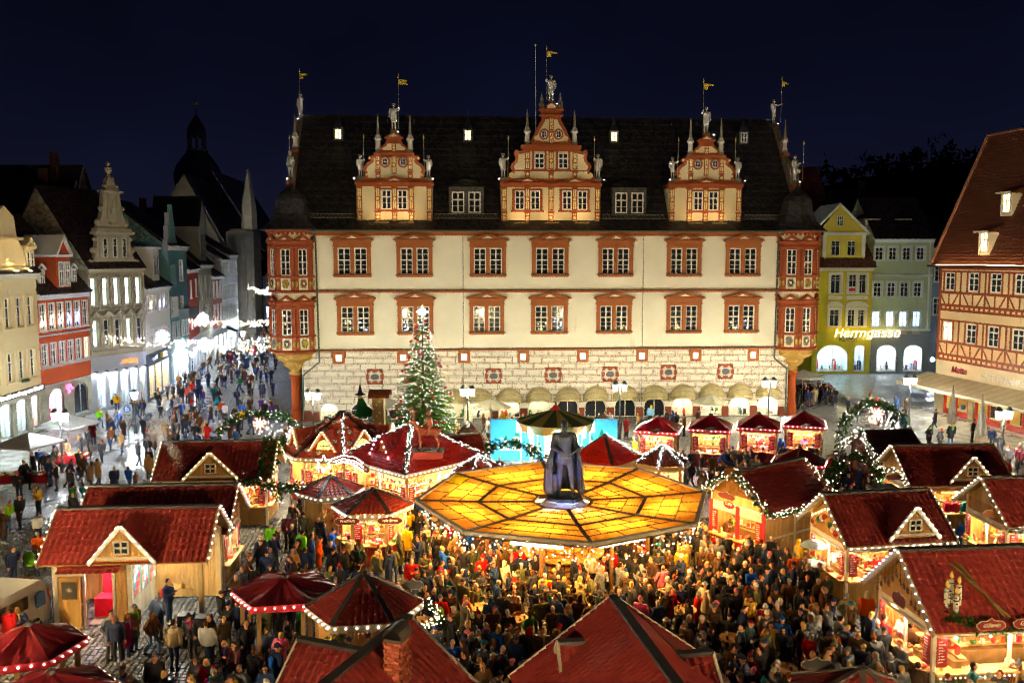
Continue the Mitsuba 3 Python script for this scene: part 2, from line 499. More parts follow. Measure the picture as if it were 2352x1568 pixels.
def rough_cobble(p, n, uv):
    return .22 + .4 * smoothstep(.3, .7, fbm(p.x * .4, p.y * .4, 3.0, octaves=3)) + .12 * cell_rand(dr.floor(p.x / .2), dr.floor(p.y / .2))


scene['cobble'] = princ(tex_cobble, rough_cobble, .5)
setting('ground', MB(c='#3a3835').box(-900, 900, -30, 1500, -.6, -.05), 'paving', label='dark ground of the town round the market square')
sq = setting('market_square', MB(c='#2b2926').box(-45, 45, 4, 46, -.045, -.03), 'matte', label='cobbled market square')
setting('street', MB(c='#6a6864').box(-60, 60, 46, 200, -.045, -.012), 'cobble', label='cobbled street leading away on the left and behind the square')
rr = np.random.default_rng(4)
near, rest = [], []
nx = 0
for j, y in enumerate(np.arange(19.0, 46.0, .215)):
    lim = y * .62 + .5
    for i, x in enumerate(np.arange(-min(lim, 30), min(lim, 24), .215)):
        o = (.1 if j % 2 else 0)
        near.append((x + o + rr.normal(0, .012), y + rr.normal(0, .012) + .05 * math.sin(x * .9), rr.uniform(.083, .1), rr.uniform(.083, .1), rr.normal(0, .004), rr.integers(0, 5)))
near = np.array(near)
GREY = ('#56534e', '#484642', '#625e57', '#504c48', '#413f3d')
def stones(rows):
    mb = MB(WORLD)
    for k in range(5):
        r = rows[rows[:, 5] == k]
        if not len(r):
            continue
        n = len(r)
        sx, sy = np.array([-1, 1, 1, -1]), np.array([-1, -1, 1, 1])
        lo = np.stack([r[:, 0:1] + sx * r[:, 2:3], r[:, 1:2] + sy * r[:, 3:4], np.full((n, 4), -.04)], -1)
        hi = np.stack([r[:, 0:1] + sx * r[:, 2:3] * .82, r[:, 1:2] + sy * r[:, 3:4] * .82, np.tile(r[:, 4:5], (1, 4))], -1)
        v = np.concatenate([lo, hi], 1).reshape(-1, 3)
        f0 = np.array([[4, 5, 6], [4, 6, 7], [0, 1, 5], [0, 5, 4], [1, 2, 6], [1, 6, 5], [2, 3, 7], [2, 7, 6], [3, 0, 4], [3, 4, 7]])
        mb.put(v, (f0[None] + np.arange(n)[:, None, None] * 8).reshape(-1, 3), GREY[k])
    return mb
sel = (near[:, 0] > -11.5) & (near[:, 0] < -7.6) & (near[:, 1] > 23.3)
idx = np.nonzero(sel)[0][:300]
for i in idx:
    add(sq, 'paving_stone', stones(near[i:i + 1]), 'paving')
add(sq, 'paving_stones', stones(np.delete(near, idx, 0)), 'paving', kind='stuff')


def slabs(name, poly, a, b, ang, label, col=('#8f8d88', '#82807c', '#9a9892')):
    P = Polygon(poly)
    mb0 = MB(c='#4a4845')
    t = setting(name, poly_xy(mb0, P, -.008), 'paving', label=label)
    fr = Frame((0, 0, 0), ang)
    inv = np.array([fr.M.T @ np.array((x, y, 0)) for x, y in poly])
    out = []
    for j, y in enumerate(np.arange(inv[:, 1].min(), inv[:, 1].max(), b)):
        for x in np.arange(inv[:, 0].min() - (a / 2 if j % 2 else 0), inv[:, 0].max(), a):
            q = [fr((x + u, y + v, 0))[:2] for u, v in ((.012, .012), (a - .012, .012), (a - .012, b - .012), (.012, b - .012))]
            if P.contains(Polygon(q)):
                out.append(q)
    out.sort(key=lambda q: q[0][1])
    big = MB()
    for i, q in enumerate(out):
        h = .004 + .003 * ((i * 37) % 5) / 5
        if i < 300:
            add(t, 'slab', MB(WORLD, col[(i * 7) % 3]).slab(q, -.007, h, plane='xy'), 'paving')
        else:
            big.slab(q, -.007, h, col[(i * 7) % 3], plane='xy')
    if big.n:
        add(t, 'slabs', big, 'paving', kind='stuff')


def poly_xy(mb, P, z):
    p = np.array(P.exterior.coords)[:-1]
    if not P.exterior.is_ccw:
        p = p[::-1]
    return mb.put(np.column_stack([p, np.full(len(p), z)]), tri_poly(p))


slabs('left_pavement', [(-38.2, 47), (-31.2, 47), (-29.2, 60), (-27.0, 72), (-29, 84), (-33, 97), (-36.5, 99), (-35.4, 84), (-38.2, 78)], 1.0, .7, .1, 'pale slab pavement along the shop fronts on the left')
slabs('right_pavement', [(25.5, 46.2), (38.0, 46.2), (40.2, 62), (38.4, 80), (33.5, 84), (29.8, 74), (28.2, 62)], .9, .6, -.1, 'slab pavement round the cafe on the right', ('#77746c', '#6d6a63', '#807c73'))
slabs('pavement_band', [(-27.5, 48), (-26.4, 48), (-17.6, 66), (-18.8, 66)], .8, .55, 1.11, 'narrow pale slab band crossing the cobbles on the left')
hl = MB(WORLD, '#151a14')
gx, gy = np.meshgrid(np.linspace(30, 420, 40), np.linspace(240, 520, 16), indexing='ij')
h = 6 + 36 * np.clip((gx - 30) / 110, 0, 1) ** .8 * np.clip((gy - 235) / 60, 0, 1) ** .7 + 6 * meshkit.fbm(np.stack([gx / 40, gy / 40, gx * 0], -1), 3)
ii, jj = np.meshgrid(np.arange(39), np.arange(15), indexing='ij')
q = ii * 16 + jj
hl.put(np.stack([gx, gy, h], -1).reshape(-1, 3), np.concatenate([np.stack([q, q + 16, q + 17], -1).reshape(-1, 3), np.stack([q, q + 17, q + 1], -1).reshape(-1, 3)]))
setting('hill', hl, 'matte', label='dark wooded hill behind the town on the right')
fo = MB(WORLD)
rh = random.Random(9)
for i in range(420):
    x, y = rh.uniform(55, 400), rh.uniform(250, 330)
    z = 6 + 36 * min(max((x - 30) / 110, 0), 1) ** .8 * min(max((y - 235) / 60, 0), 1) ** .7 + 3
    R = rh.uniform(2.5, 5.5)
    tall = rh.random() < .25
    for k in range(46):
        o = np.array((x + rh.gauss(0, R * (.22 if tall else .42)), y + rh.gauss(0, R * .4), z + rh.uniform(-3, R * (2.4 if tall else 1.3))))
        s_ = R * rh.uniform(.1, .3)
        e = [o + s_ * np.array((rh.gauss(0, 1), rh.gauss(0, 1), rh.gauss(0, 1))) for _ in range(3)]
        fo.put(e, [(0, 1, 2)], ('#141c11', '#18200f', '#10180f')[k % 3])
t = thing('hill_wood', 'dark wood covering the hill against the night sky on the right', 'wood', kind='stuff')
add(None, 'hill_wood', fo, 'matte', own=t)
# far dark ridge behind the town at the left end of the sky
v = []
for i, x in enumerate(np.linspace(-420, 60, 30)):
    v += [(x, 620, -2), (x, 660, 20 + 4 * math.sin(i * .7) + 3 * math.sin(i * 1.9))]
setting('far_hill', MB(WORLD, '#10131a').put(v, [(2 * i, 2 * i + 2, 2 * i + 3) for i in range(29)] + [(2 * i, 2 * i + 3, 2 * i + 1) for i in range(29)]), 'matte', label='low far hill on the horizon at the left')
# ------------------------------------------------------------------ the town hall
CREAM, TERRA, WHITE, DKSLATE = '#e6dfc6', '#a2633c', '#e6e2d6', '#2c2b2c'
RED_LINE = '#8a4636'


def wall(mb, x0, x1, z0, z1, holes=(), y=0.0, d=0.25, c=None):
    """wall face at y with rectangular holes (x0, x1, z0, z1) and their reveals"""
    xs = sorted({x0, x1, *[h[0] for h in holes], *[h[1] for h in holes]})
    zs = sorted({z0, z1, *[h[2] for h in holes], *[h[3] for h in holes]})
    for i in range(len(xs) - 1):
        run = None
        for j in range(len(zs) - 1):
            cx, cz = (xs[i] + xs[i + 1]) / 2, (zs[j] + zs[j + 1]) / 2
            inside = any(h[0] < cx < h[1] and h[2] < cz < h[3] for h in holes)
            if not inside:
                run = (run[0], zs[j + 1]) if run else (zs[j], zs[j + 1])
            if (inside or j == len(zs) - 2) and run:
                mb.sheet((xs[i], y, run[0]), (xs[i + 1], y, run[0]), (xs[i + 1], y, run[1]), (xs[i], y, run[1]), c)
                run = None
    for a, b, e, f in holes:
        for p, q, r, s in (((a, e), (a, f), 1, 0), ((b, f), (b, e), 1, 0), ((a, f), (b, f), 1, 0), ((b, e), (a, e), 1, 0)):
            mb.sheet((p[0], y, p[1]), (p[0], y + d, p[1]), (q[0], y + d, q[1]), (q[0], y, q[1]), c)
    return mb


def casement(par, fr, x0, x1, z0, z1, cols=2, rows=(0.42, (2, 3)), y=.1, c=WHITE, t=.07, m=.035, mat='satin', pane='glass', lit=None, panes=True, name='casement', w=None, pc='#0c0d10'):
    """a white casement: frame and glazing bars in one mesh; its panes are the parts under it. rows: (height share of the part above the transom, (rows above, rows below))"""
    f = MB(fr, c)
    f.box(x0, x0 + t, y, y + .07, z0, z1).box(x1 - t, x1, y, y + .07, z0, z1).box(x0 + t, x1 - t, y, y + .07, z0, z0 + t).box(x0 + t, x1 - t, y, y + .07, z1 - t, z1)
    zt = z1 - (z1 - z0) * rows[0]
    spans = []
    if rows[1][0]:
        f.box(x0 + t, x1 - t, y - .01, y + .07, zt - t * .6, zt + t * .6)
        spans = [(zt + t * .6, z1 - t, rows[1][0]), (z0 + t, zt - t * .6, rows[1][1])]
    else:
        spans = [(z0 + t, z1 - t, rows[1][1])]
    xs = np.linspace(x0 + t, x1 - t, cols + 1)
    for a, b, n in spans:
        for x in xs[1:-1]:
            f.box(x - t * .55, x + t * .55, y + .002, y + .068, a, b)
        for z in np.linspace(a, b, n + 1)[1:-1]:
            f.box(x0 + t, x1 - t, y + .012, y + .06, z - m / 2, z + m / 2)
    k = add(par, name, f, mat)
    parts = []
    for a, b, n in spans:
        zz = np.linspace(a, b, n + 1)
        for i in range(cols):
            for j in range(n):
                parts.append((xs[i], xs[i + 1], zz[j], zz[j + 1]))
    if lit is not None or not panes:
        g = MB(fr, pc)
        g.box(x0 + t, x1 - t, y + .045, y + .055, z0 + t, z1 - t)
        add(par, 'pane', g, pane, emit=lit, w=w)
    else:
        for a, b, e, f_ in parts:
            add(par, 'pane', MB(fr, pc).box(a, b, y + .045, y + .055, e, f_), pane)
    return k


def pediment(mb, x0, x1, z, h, y0, y1, t=.14, c=TERRA, inner=None):
    xm = (x0 + x1) / 2
    k = t * 1.6
    mb.slab([(x0, z), (x1, z), (x1, z + t * .5), (xm, z + h), (x0, z + t * .5)], y0 + .08, y1, c if not inner else inner)
    for a, b in (((x0, z + t * .2), (xm, z + h)), ((x1, z + t * .2), (xm, z + h))):
        mb.slab([a, b, (b[0], b[1] - t * 1.1), (a[0] + (k if a[0] < xm else -k), z + t * .2)], y0, y1 - .01, c)
    mb.box(x0 - .05, x1 + .05, y0 - .03, y1, z - t * .6, z + .004, c)


TH = Frame((-16.7, 73.7, 0), 0.065)
town_hall = thing('town_hall', 'large cream Renaissance town hall with terracotta windows, black roof and three scrolled gables', 'town hall')
UP = [(1.43, 5.0), (6.71, 10.18), (12.92, 16.43), (18.21, 21.82), (23.96, 27.41), (29.94, 33.4), (35.11, 38.61)]
LOW = [(1.64, 5.13), (6.74, 10.2), (12.87, 16.25), (18.16, 21.78), (23.83, 27.34), (29.99, 33.48), (35.12, 38.56)]
SQ = [1.91, 7.4, 12.61, 17.72, 22.89, 28.1, 32.86, 38.01]
OV = [(4.96, 3.78), (15.14, 3.76), (20.31, 3.80), (25.3, 3.84), (30.46, 3.95), (35.55, 3.99)]
ARCH = [11.69, 13.95, 16.48, 19.07, 21.6, 24.05, 26.67, 29.26, 31.76, 34.34, 36.87, 39.43]
DOOR = [(1.03, 1.62, .85), (3.6, 1.5, .9), (6.1, 1.5, .95)]
holes = []
for lst, z0, z1 in ((UP, 12.5, 14.75), (LOW, 7.58, 9.8)):
    for a, b in lst:
        m, s = (a + b) / 2, (b - a) / 3.55
        for l, r in ((m - 1.22 * s, m - .16 * s), (m + .16 * s, m + 1.22 * s)):
            holes.append((l, r, z0, z1))
for x in SQ:
    holes.append((x - .23, x + .23, 5.1, 5.68))
LO, HI = 6.16, 16.2
wl = wall(MB(TH, CREAM), -1.2, 41.2, LO, HI, [h for h in holes if h[2] > LO])
add(town_hall, 'wall', wl, 'plaster')


def arch_pts(x, w, z0, zs, n=10):
    return [(x - w / 2, z0), (x + w / 2, z0)] + [(x + w / 2 * math.cos(t), zs + w / 2 * math.sin(t) * .85) for t in np.linspace(0, math.pi, n)]


# ground floor: joints behind, painted ashlar blocks on it one by one
openings = [Polygon(arch_pts(x, 1.95, .0, .95)) for x in ARCH] + [Polygon(arch_pts(x, w, 0, z)) for x, w, z in DOOR]
base = MB(TH, RED_LINE)
from shapely.geometry import box as sbox
from shapely.ops import unary_union
gf = sbox(-1.2, .0, 41.2, 5.98).difference(unary_union(openings + [sbox(h[0], h[2], h[1], h[3]) for h in holes if h[2] < LO]))


def poly_sheet(mb, poly, y, c=None, fr=None):
    import mapbox_earcut
    for g in getattr(poly, 'geoms', [poly]):
        rs = [np.array(g.exterior.coords)[:-1]] + [np.array(i.coords)[:-1] for i in g.interiors]
        p = np.vstack(rs)
        t = mapbox_earcut.triangulate_float64(p, np.cumsum([len(r) for r in rs]).astype(np.uint32)).reshape(-1, 3)
        mb.put(np.column_stack([p[:, 0], np.full(len(p), y), p[:, 1]]), t, c)
    return mb


gw = add(town_hall, 'ground_floor_wall', poly_sheet(base, gf, 0.0), 'matte')
plinth = .78
blocked = unary_union(openings + [sbox(x - .52, 4.93, x + .52, 6.0) for x in SQ] + [Point(x, z).buffer(.78).envelope.buffer(-.1) for x, z in OV])
edges = [5.97, 5.43, 4.88, 4.33, 3.75, 3.17, 2.60, 2.03, 1.45, .9, plinth]
for r in range(len(edges) - 1):
    x = -1.2 - (.62 if r % 2 else 0)
    while x < 41.2:
        L = 1.24 + .05 * math.sin(x * 3 + r)
        b = sbox(max(x + .025, -1.19), edges[r + 1] + .025, min(x + L - .025, 41.19), edges[r] - .025).difference(blocked) if min(x + L - .025, 41.19) - max(x + .025, -1.19) > .1 else Polygon()
        for g in getattr(b, 'geoms', [b]):
            if g.area > .04 and not g.interiors:
                mb = MB(TH, '#ddd6c0')
                mb.slab(list(g.exterior.coords)[:-1], -.035, .0)
                xa, za, xb, zb = g.bounds
                if g.area > .9 * (xb - xa) * (zb - za) and xb - xa > .4 and zb - za > .3:
                    for q in ((xa + .07, xb - .07, za + .07, za + .095), (xa + .07, xb - .07, zb - .095, zb - .07), (xa + .07, xa + .095, za + .095, zb - .095), (xb - .095, xb - .07, za + .095, zb - .095)):
                        mb.box(q[0], q[1], -.041, -.03, q[2], q[3], RED_LINE)
                add(gw, 'painted_block', mb, 'plaster')
        x += L
add(town_hall, 'plinth', poly_sheet(MB(TH, '#7d4636'), sbox(-1.25, -.1, 41.25, plinth).difference(unary_union(openings)), -.06).box(-1.25, 9.9, -.06, .01, plinth - .02, plinth), 'plaster')
mb = MB(TH, TERRA)
for z0, z1, d in ((15.98, 16.2, .16), (15.78, 15.98, .07), (10.96, 11.14, .14), (5.99, 6.10, .12)):
    mb.box(-.05, 40.05, -d, .02, z0, z1)
mb.box(-.05, 40.05, -.20, .02, 11.14, 11.2, '#4a3a33').box(-.05, 40.05, -.2, .02, 6.10, 6.18, '#4b4742')
for i in range(150):
    mb.box(i * .268, i * .268 + .13, -.13, -.05, 15.83, 15.95, TERRA)
add(town_hall, 'cornice', mb, 'plaster')

warm_bits = [(3, 0), (6, 1), (8, 0), (9, 1), (10, 1), (12, 0), (13, 1)]
for row, (lst, z0, z1) in enumerate(((UP, 12.5, 14.75), (LOW, 7.58, 9.8))):
    for i, (a, b) in enumerate(lst):
        m, s = (a + b) / 2, (b - a) / 3.55
        mb = MB(TH, TERRA)
        w0, w1 = m - 1.55 * s, m + 1.55 * s
        for p, q in ((w0, m - 1.22 * s), (m - .16 * s, m + .16 * s), (m + 1.22 * s, w1)):
            mb.box(p, q, -.14, .05, z0, z1)
        mb.box(w0, w1, -.14, .05, z1, z1 + .12).box(w0 - .07, w1 + .07, -.20, .05, z1 + .12, z1 + .24).box(w0 - .02, w1 + .02, -.16, .05, z1 + .24, z1 + .52).box(w0 - .1, w1 + .1, -.28, .05, z1 + .52, z1 + .66)
        pediment(mb, w0 - .22, w1 + .22, z1 + .7, .5, -.42, .05, inner=None)
        mb.slab([(m - .5, z1 + .80), (m + .5, z1 + .80), (m, z1 + 1.0)], -.36, -.2, CREAM)
        mb.box(w0 - .06, w1 + .06, -.26, .05, z0 - .12, z0).box(w0, w1, -.16, .05, z0 - .22, z0 - .12)
        mb.box(w0 - .06, w1 + .06, -.27, .0, z0 - .005, z0 + .03, '#3e3834')
        wk = add(town_hall, 'window', mb, 'plaster')
        for j, (l, r) in enumerate(((m - 1.22 * s, m - .16 * s), (m + .16 * s, m + 1.22 * s))):
            casement(wk, TH, l, r, z0, z1, t=.09, m=.045, rows=(.45, (2, 3)), y=.08, pc=('#14151a', '#1b1a18', '#101318', '#1d1f24')[(i * 3 + j + row) % 4])
            if row and (i * 2 + j) in (0, 1, 2, 6, 7, 9, 10, 12, 13):     # Christmas stars and candle arches lit behind the panes
                rr = random.Random(i * 7 + j)
                g = MB(TH)
                for q in range(9):
                    g.octa((l + .16 + rr.random() * (r - l - .32), .115, z0 + .2 + rr.random() ** 2 * .95), rr.uniform(.02, .05))
                add(wk, 'window_light', g, 'matte', emit=((1.6, 1.3, .5), (1.2, 1.4, 1.8), (1.6, 1.1, .35))[(i + j) % 3], w=.05)
for x in SQ:
    mb = MB(TH, TERRA)
    mb.box(x - .5, x - .23, -.07, .05, 4.95, 5.985).box(x + .23, x + .5, -.07, .05, 4.95, 5.985).box(x - .23, x + .23, -.07, .05, 4.95, 5.1).box(x - .23, x + .23, -.07, .05, 5.68, 5.985)
    wk = add(town_hall, 'small_window', mb, 'plaster')
    add(wk, 'pane', MB(TH, '#e8e4c0').box(x - .23, x + .23, .05, .07, 5.1, 5.68), 'matte', emit=(.75, .78, .42), w=.1)
    add(wk, 'sill', MB(TH, '#8d8a62').box(x - .23, x + .23, -.03, .05, 5.1, 5.16), 'matte')
for x, z in OV:
    mb = MB(TH, RED_LINE)
    for k in range(8):
        a = k * math.pi / 4
        c, s_ = math.cos(a), math.sin(a)
        P = lambda r, t: (x + (r * c - t * s_) * 1.15, z + r * s_ + t * c)   # noqa: E731
        mb.slab([P(.3, -.13), P(.66 if k % 2 == 0 else .56, -.22), P(.66 if k % 2 == 0 else .56, .22), P(.3, .13)], -.06, 0, ('#9a5238' if k % 2 == 0 else '#c9b9a4'))
    o = [(x + .47 * math.cos(t), z + .34 * math.sin(t)) for t in np.arange(16) * math.pi / 8]
    mb.slab(o, -.09, 0, '#d8cfc0').slab([(x + (p - x) * .8, z + (q - z) * .8) for p, q in o], -.10, 0, '#6c6a6a')
    add(town_hall, 'oval_medallion', mb, 'plaster')
# ------------------------------------------------------------------ town hall: shop arches, awnings, doors
def shop_room(par, fr, x0, x1, z0, z1, y=.3, depth=1.2, lit=None, goods=8, seed=1, back='#d9d4c4', w=.2, pane=True, lamp_d=.25, pal=None):
    """a display behind glass: back wall, floor, goods, lamp under the ceiling"""
    rr = random.Random(seed)
    b = MB(fr, back)
    b.sheet((x0, y + depth, z0), (x1, y + depth, z0), (x1, y + depth, z1), (x0, y + depth, z1))
    b.sheet((x0, y, z0), (x0, y + depth, z0), (x0, y + depth, z1), (x0, y, z1)).sheet((x1, y + depth, z0), (x1, y, z0), (x1, y, z1), (x1, y + depth, z1))
    b.sheet((x0, y, z0), (x1, y, z0), (x1, y + depth, z0), (x0, y + depth, z0), '#8f8877').sheet((x0, y, z1), (x0, y + depth, z1), (x1, y + depth, z1), (x1, y, z1))
    add(par, 'display', b, 'matte')
    pal = pal or ('#b8322c', '#d8c9a0', '#2f5c8a', '#e8e4da', '#3d6b3a', '#c98a3a', '#25222a')
    for i in range(goods):
        g = MB(fr, pal[rr.randrange(len(pal))])
        x, yy = rr.uniform(x0 + .15, x1 - .15), y + rr.uniform(.25, depth - .2)
        h = rr.uniform(.15, .5) * (z1 - z0) * .8
        if i % 2:
            g.lathe([(.05, 0), (.13, .05), (.16, h * .5), (.08, h * .8), (.10, h)], 8, (x, yy, z0))
        else:
            g.cbox(x, yy, z0, rr.uniform(.15, .4), .2, h)
        add(par, 'goods', g, 'satin')
    if lit is not None:
        add(par, 'display_lamp', MB(fr, '#ffffff').box(x0 + .1, x1 - .1, y + .15, y + .15 + lamp_d, z1 - .06, z1 - .03), 'matte', emit=lit, w=w)
    if pane:
        add(par, 'pane', MB(fr).sheet((x0, y - .02, z0), (x1, y - .02, z0), (x1, y - .02, z1), (x0, y - .02, z1)), 'clear_pane')


AW = '#b7a577'
lit_arch = {0: (4, 3.6, 2.4), 1: (9, 9, 7), 2: (10, 9, 6), 3: (6, 5.8, 4), 8: (12, 10, 6), 9: (12, 10, 6.5), 10: (14, 12, 7.5), 11: (26, 25, 21)}
for i, x in enumerate(ARCH):
    pts = arch_pts(x, 1.95, .06, .95)
    inner = arch_pts(x, 1.75, .12, .95)
    rim = Polygon(pts).difference(Polygon(inner))
    mb = poly_sheet(MB(TH, '#cfc9b4'), rim, .04)
    mb.box(x - .03, x + .03, .03, .1, .12, 1.7, '#cfc9b4')
    if i > 7:
        mb.box(x - .9, x - .1, .02, .08, .1, .75, '#d8d4c0')
    sw = add(town_hall, 'shop_window', mb, 'satin')
    if i in lit_arch:
        L = np.array(lit_arch[i])
        shop_room(sw, TH, x - .96, x + .96, .1, 1.76, y=.14, depth=.9, lit=L * .32, goods=9, seed=i, w=.3)
    else:
        add(sw, 'pane', poly_sheet(MB(TH, '#0d0f12'), Polygon(inner), .14), 'glass')
    a = MB(TH, AW)
    nh, nt, w2, z0, r = 7, 9, 1.12, 1.52 + .028 * (x - 20) * .4 + .08, 1.2
    v, f = [], []
    for k in range(nh):
        t = math.radians(88 - 76 * k / (nh - 1))
        for s in np.linspace(0, math.pi, nt):
            bulge = 1 + .03 * (k % 2)
            v.append((x + w2 * bulge * math.cos(s), -.04 - r * math.sin(s) * math.cos(t), z0 + r * math.sin(s) * math.sin(t) * bulge))
    for k in range(nh - 1):
        for s in range(nt - 1):
            q = k * nt + s
            f += [(q, q + 1, q + nt + 1), (q, q + nt + 1, q + nt)]
    a.put(v, f)
    n0 = [v[(nh - 1) * nt + s] for s in range(nt)]
    for s in range(nt - 1):
        p, q = n0[s], n0[s + 1]
        a.sheet(p, q, (q[0], q[1], q[2] - .2), (p[0], p[1], p[2] - .2), '#c4b384' if s % 2 else AW, .01)
    k = add(town_hall, 'awning', a, 'matte')
    fr_ = MB(TH, '#8d815e')
    for kk in (2, 4, 6):
        fr_.path([np.array(v[kk * nt + s]) * 1.0 + np.array((0, -.012, .012)) for s in range(nt)], .018, 4)
    add(k, 'hoop', fr_, 'satin')
for i, (x, w, z) in enumerate(DOOR):
    pts = arch_pts(x, w, .06, z)
    rim = Polygon(pts).difference(Polygon(arch_pts(x, w - .22, .16, z)))
    mb = poly_sheet(MB(TH, WHITE), rim, -.03)
    mb.box(x - .03, x + .03, -.04, .06, .16, z + w * .4).box(x - w / 2 + .1, x + w / 2 - .1, -.04, .06, z - .03, z + .03)
    sd = add(town_hall, 'arched_door', mb, 'satin')
    if i == 0:
        shop_room(sd, TH, x - .75, x + .75, .1, 1.6, y=.08, depth=.6, lit=(3.2, 2.8, 2.0), goods=6, seed=77, w=.3)
    else:
        add(sd, 'pane', poly_sheet(MB(TH, '#101317'), Polygon(arch_pts(x, w - .2, .14, z)), .05), 'glass')


# ------------------------------------------------------------------ town hall: corner oriels
def crest(par, fr, x, z, w, h, i):
    c = (('#c9a23a', '#3a2a1a'), ('#7b2d22', '#d8c090'), ('#2d2a28', '#d9d2bf'), ('#c9b23a', '#1d1a18'), ('#35406a', '#c9a23a'))[i % 5]
    mb = MB(fr, '#cfc6ae').box(x - w / 2, x + w / 2, -.05, .02, z, z + h)
    zc = z + h * .52
    o = [(x + w * .36 * math.cos(t) * (1 + .14 * math.cos(5 * t)), zc + h * .40 * math.sin(t) * (1 + .14 * math.cos(6 * t))) for t in np.arange(20) * math.pi / 10]
    mb.slab(o, -.09, -.04, '#8a7c5a')
    sh = [(x - w * .22, zc + h * .24), (x + w * .22, zc + h * .24), (x + w * .22, zc - h * .05), (x, zc - h * .3), (x - w * .22, zc - h * .05)]
    mb.slab(sh, -.125, -.08, c[0])
    if i % 3 == 0:
        for q in (.12, -.02, -.16):
            mb.slab([(x - w * .18, zc + h * q), (x, zc + h * (q + .08)), (x + w * .18, zc + h * q), (x + w * .18, zc + h * (q - .05)), (x, zc + h * (q + .03)), (x - w * .18, zc + h * (q - .05))], -.14, -.12, c[1])
    else:
        mb.ball((x, -.12, zc), (w * .13, .04, h * .15), c[1], 8, 4)
        for s in (-1, 1):
            mb.ball((x + s * w * .1, -.12, zc + h * .1), (w * .06, .03, h * .08), c[1], 6, 3)
    add(par, 'coat_of_arms', mb, 'matte')


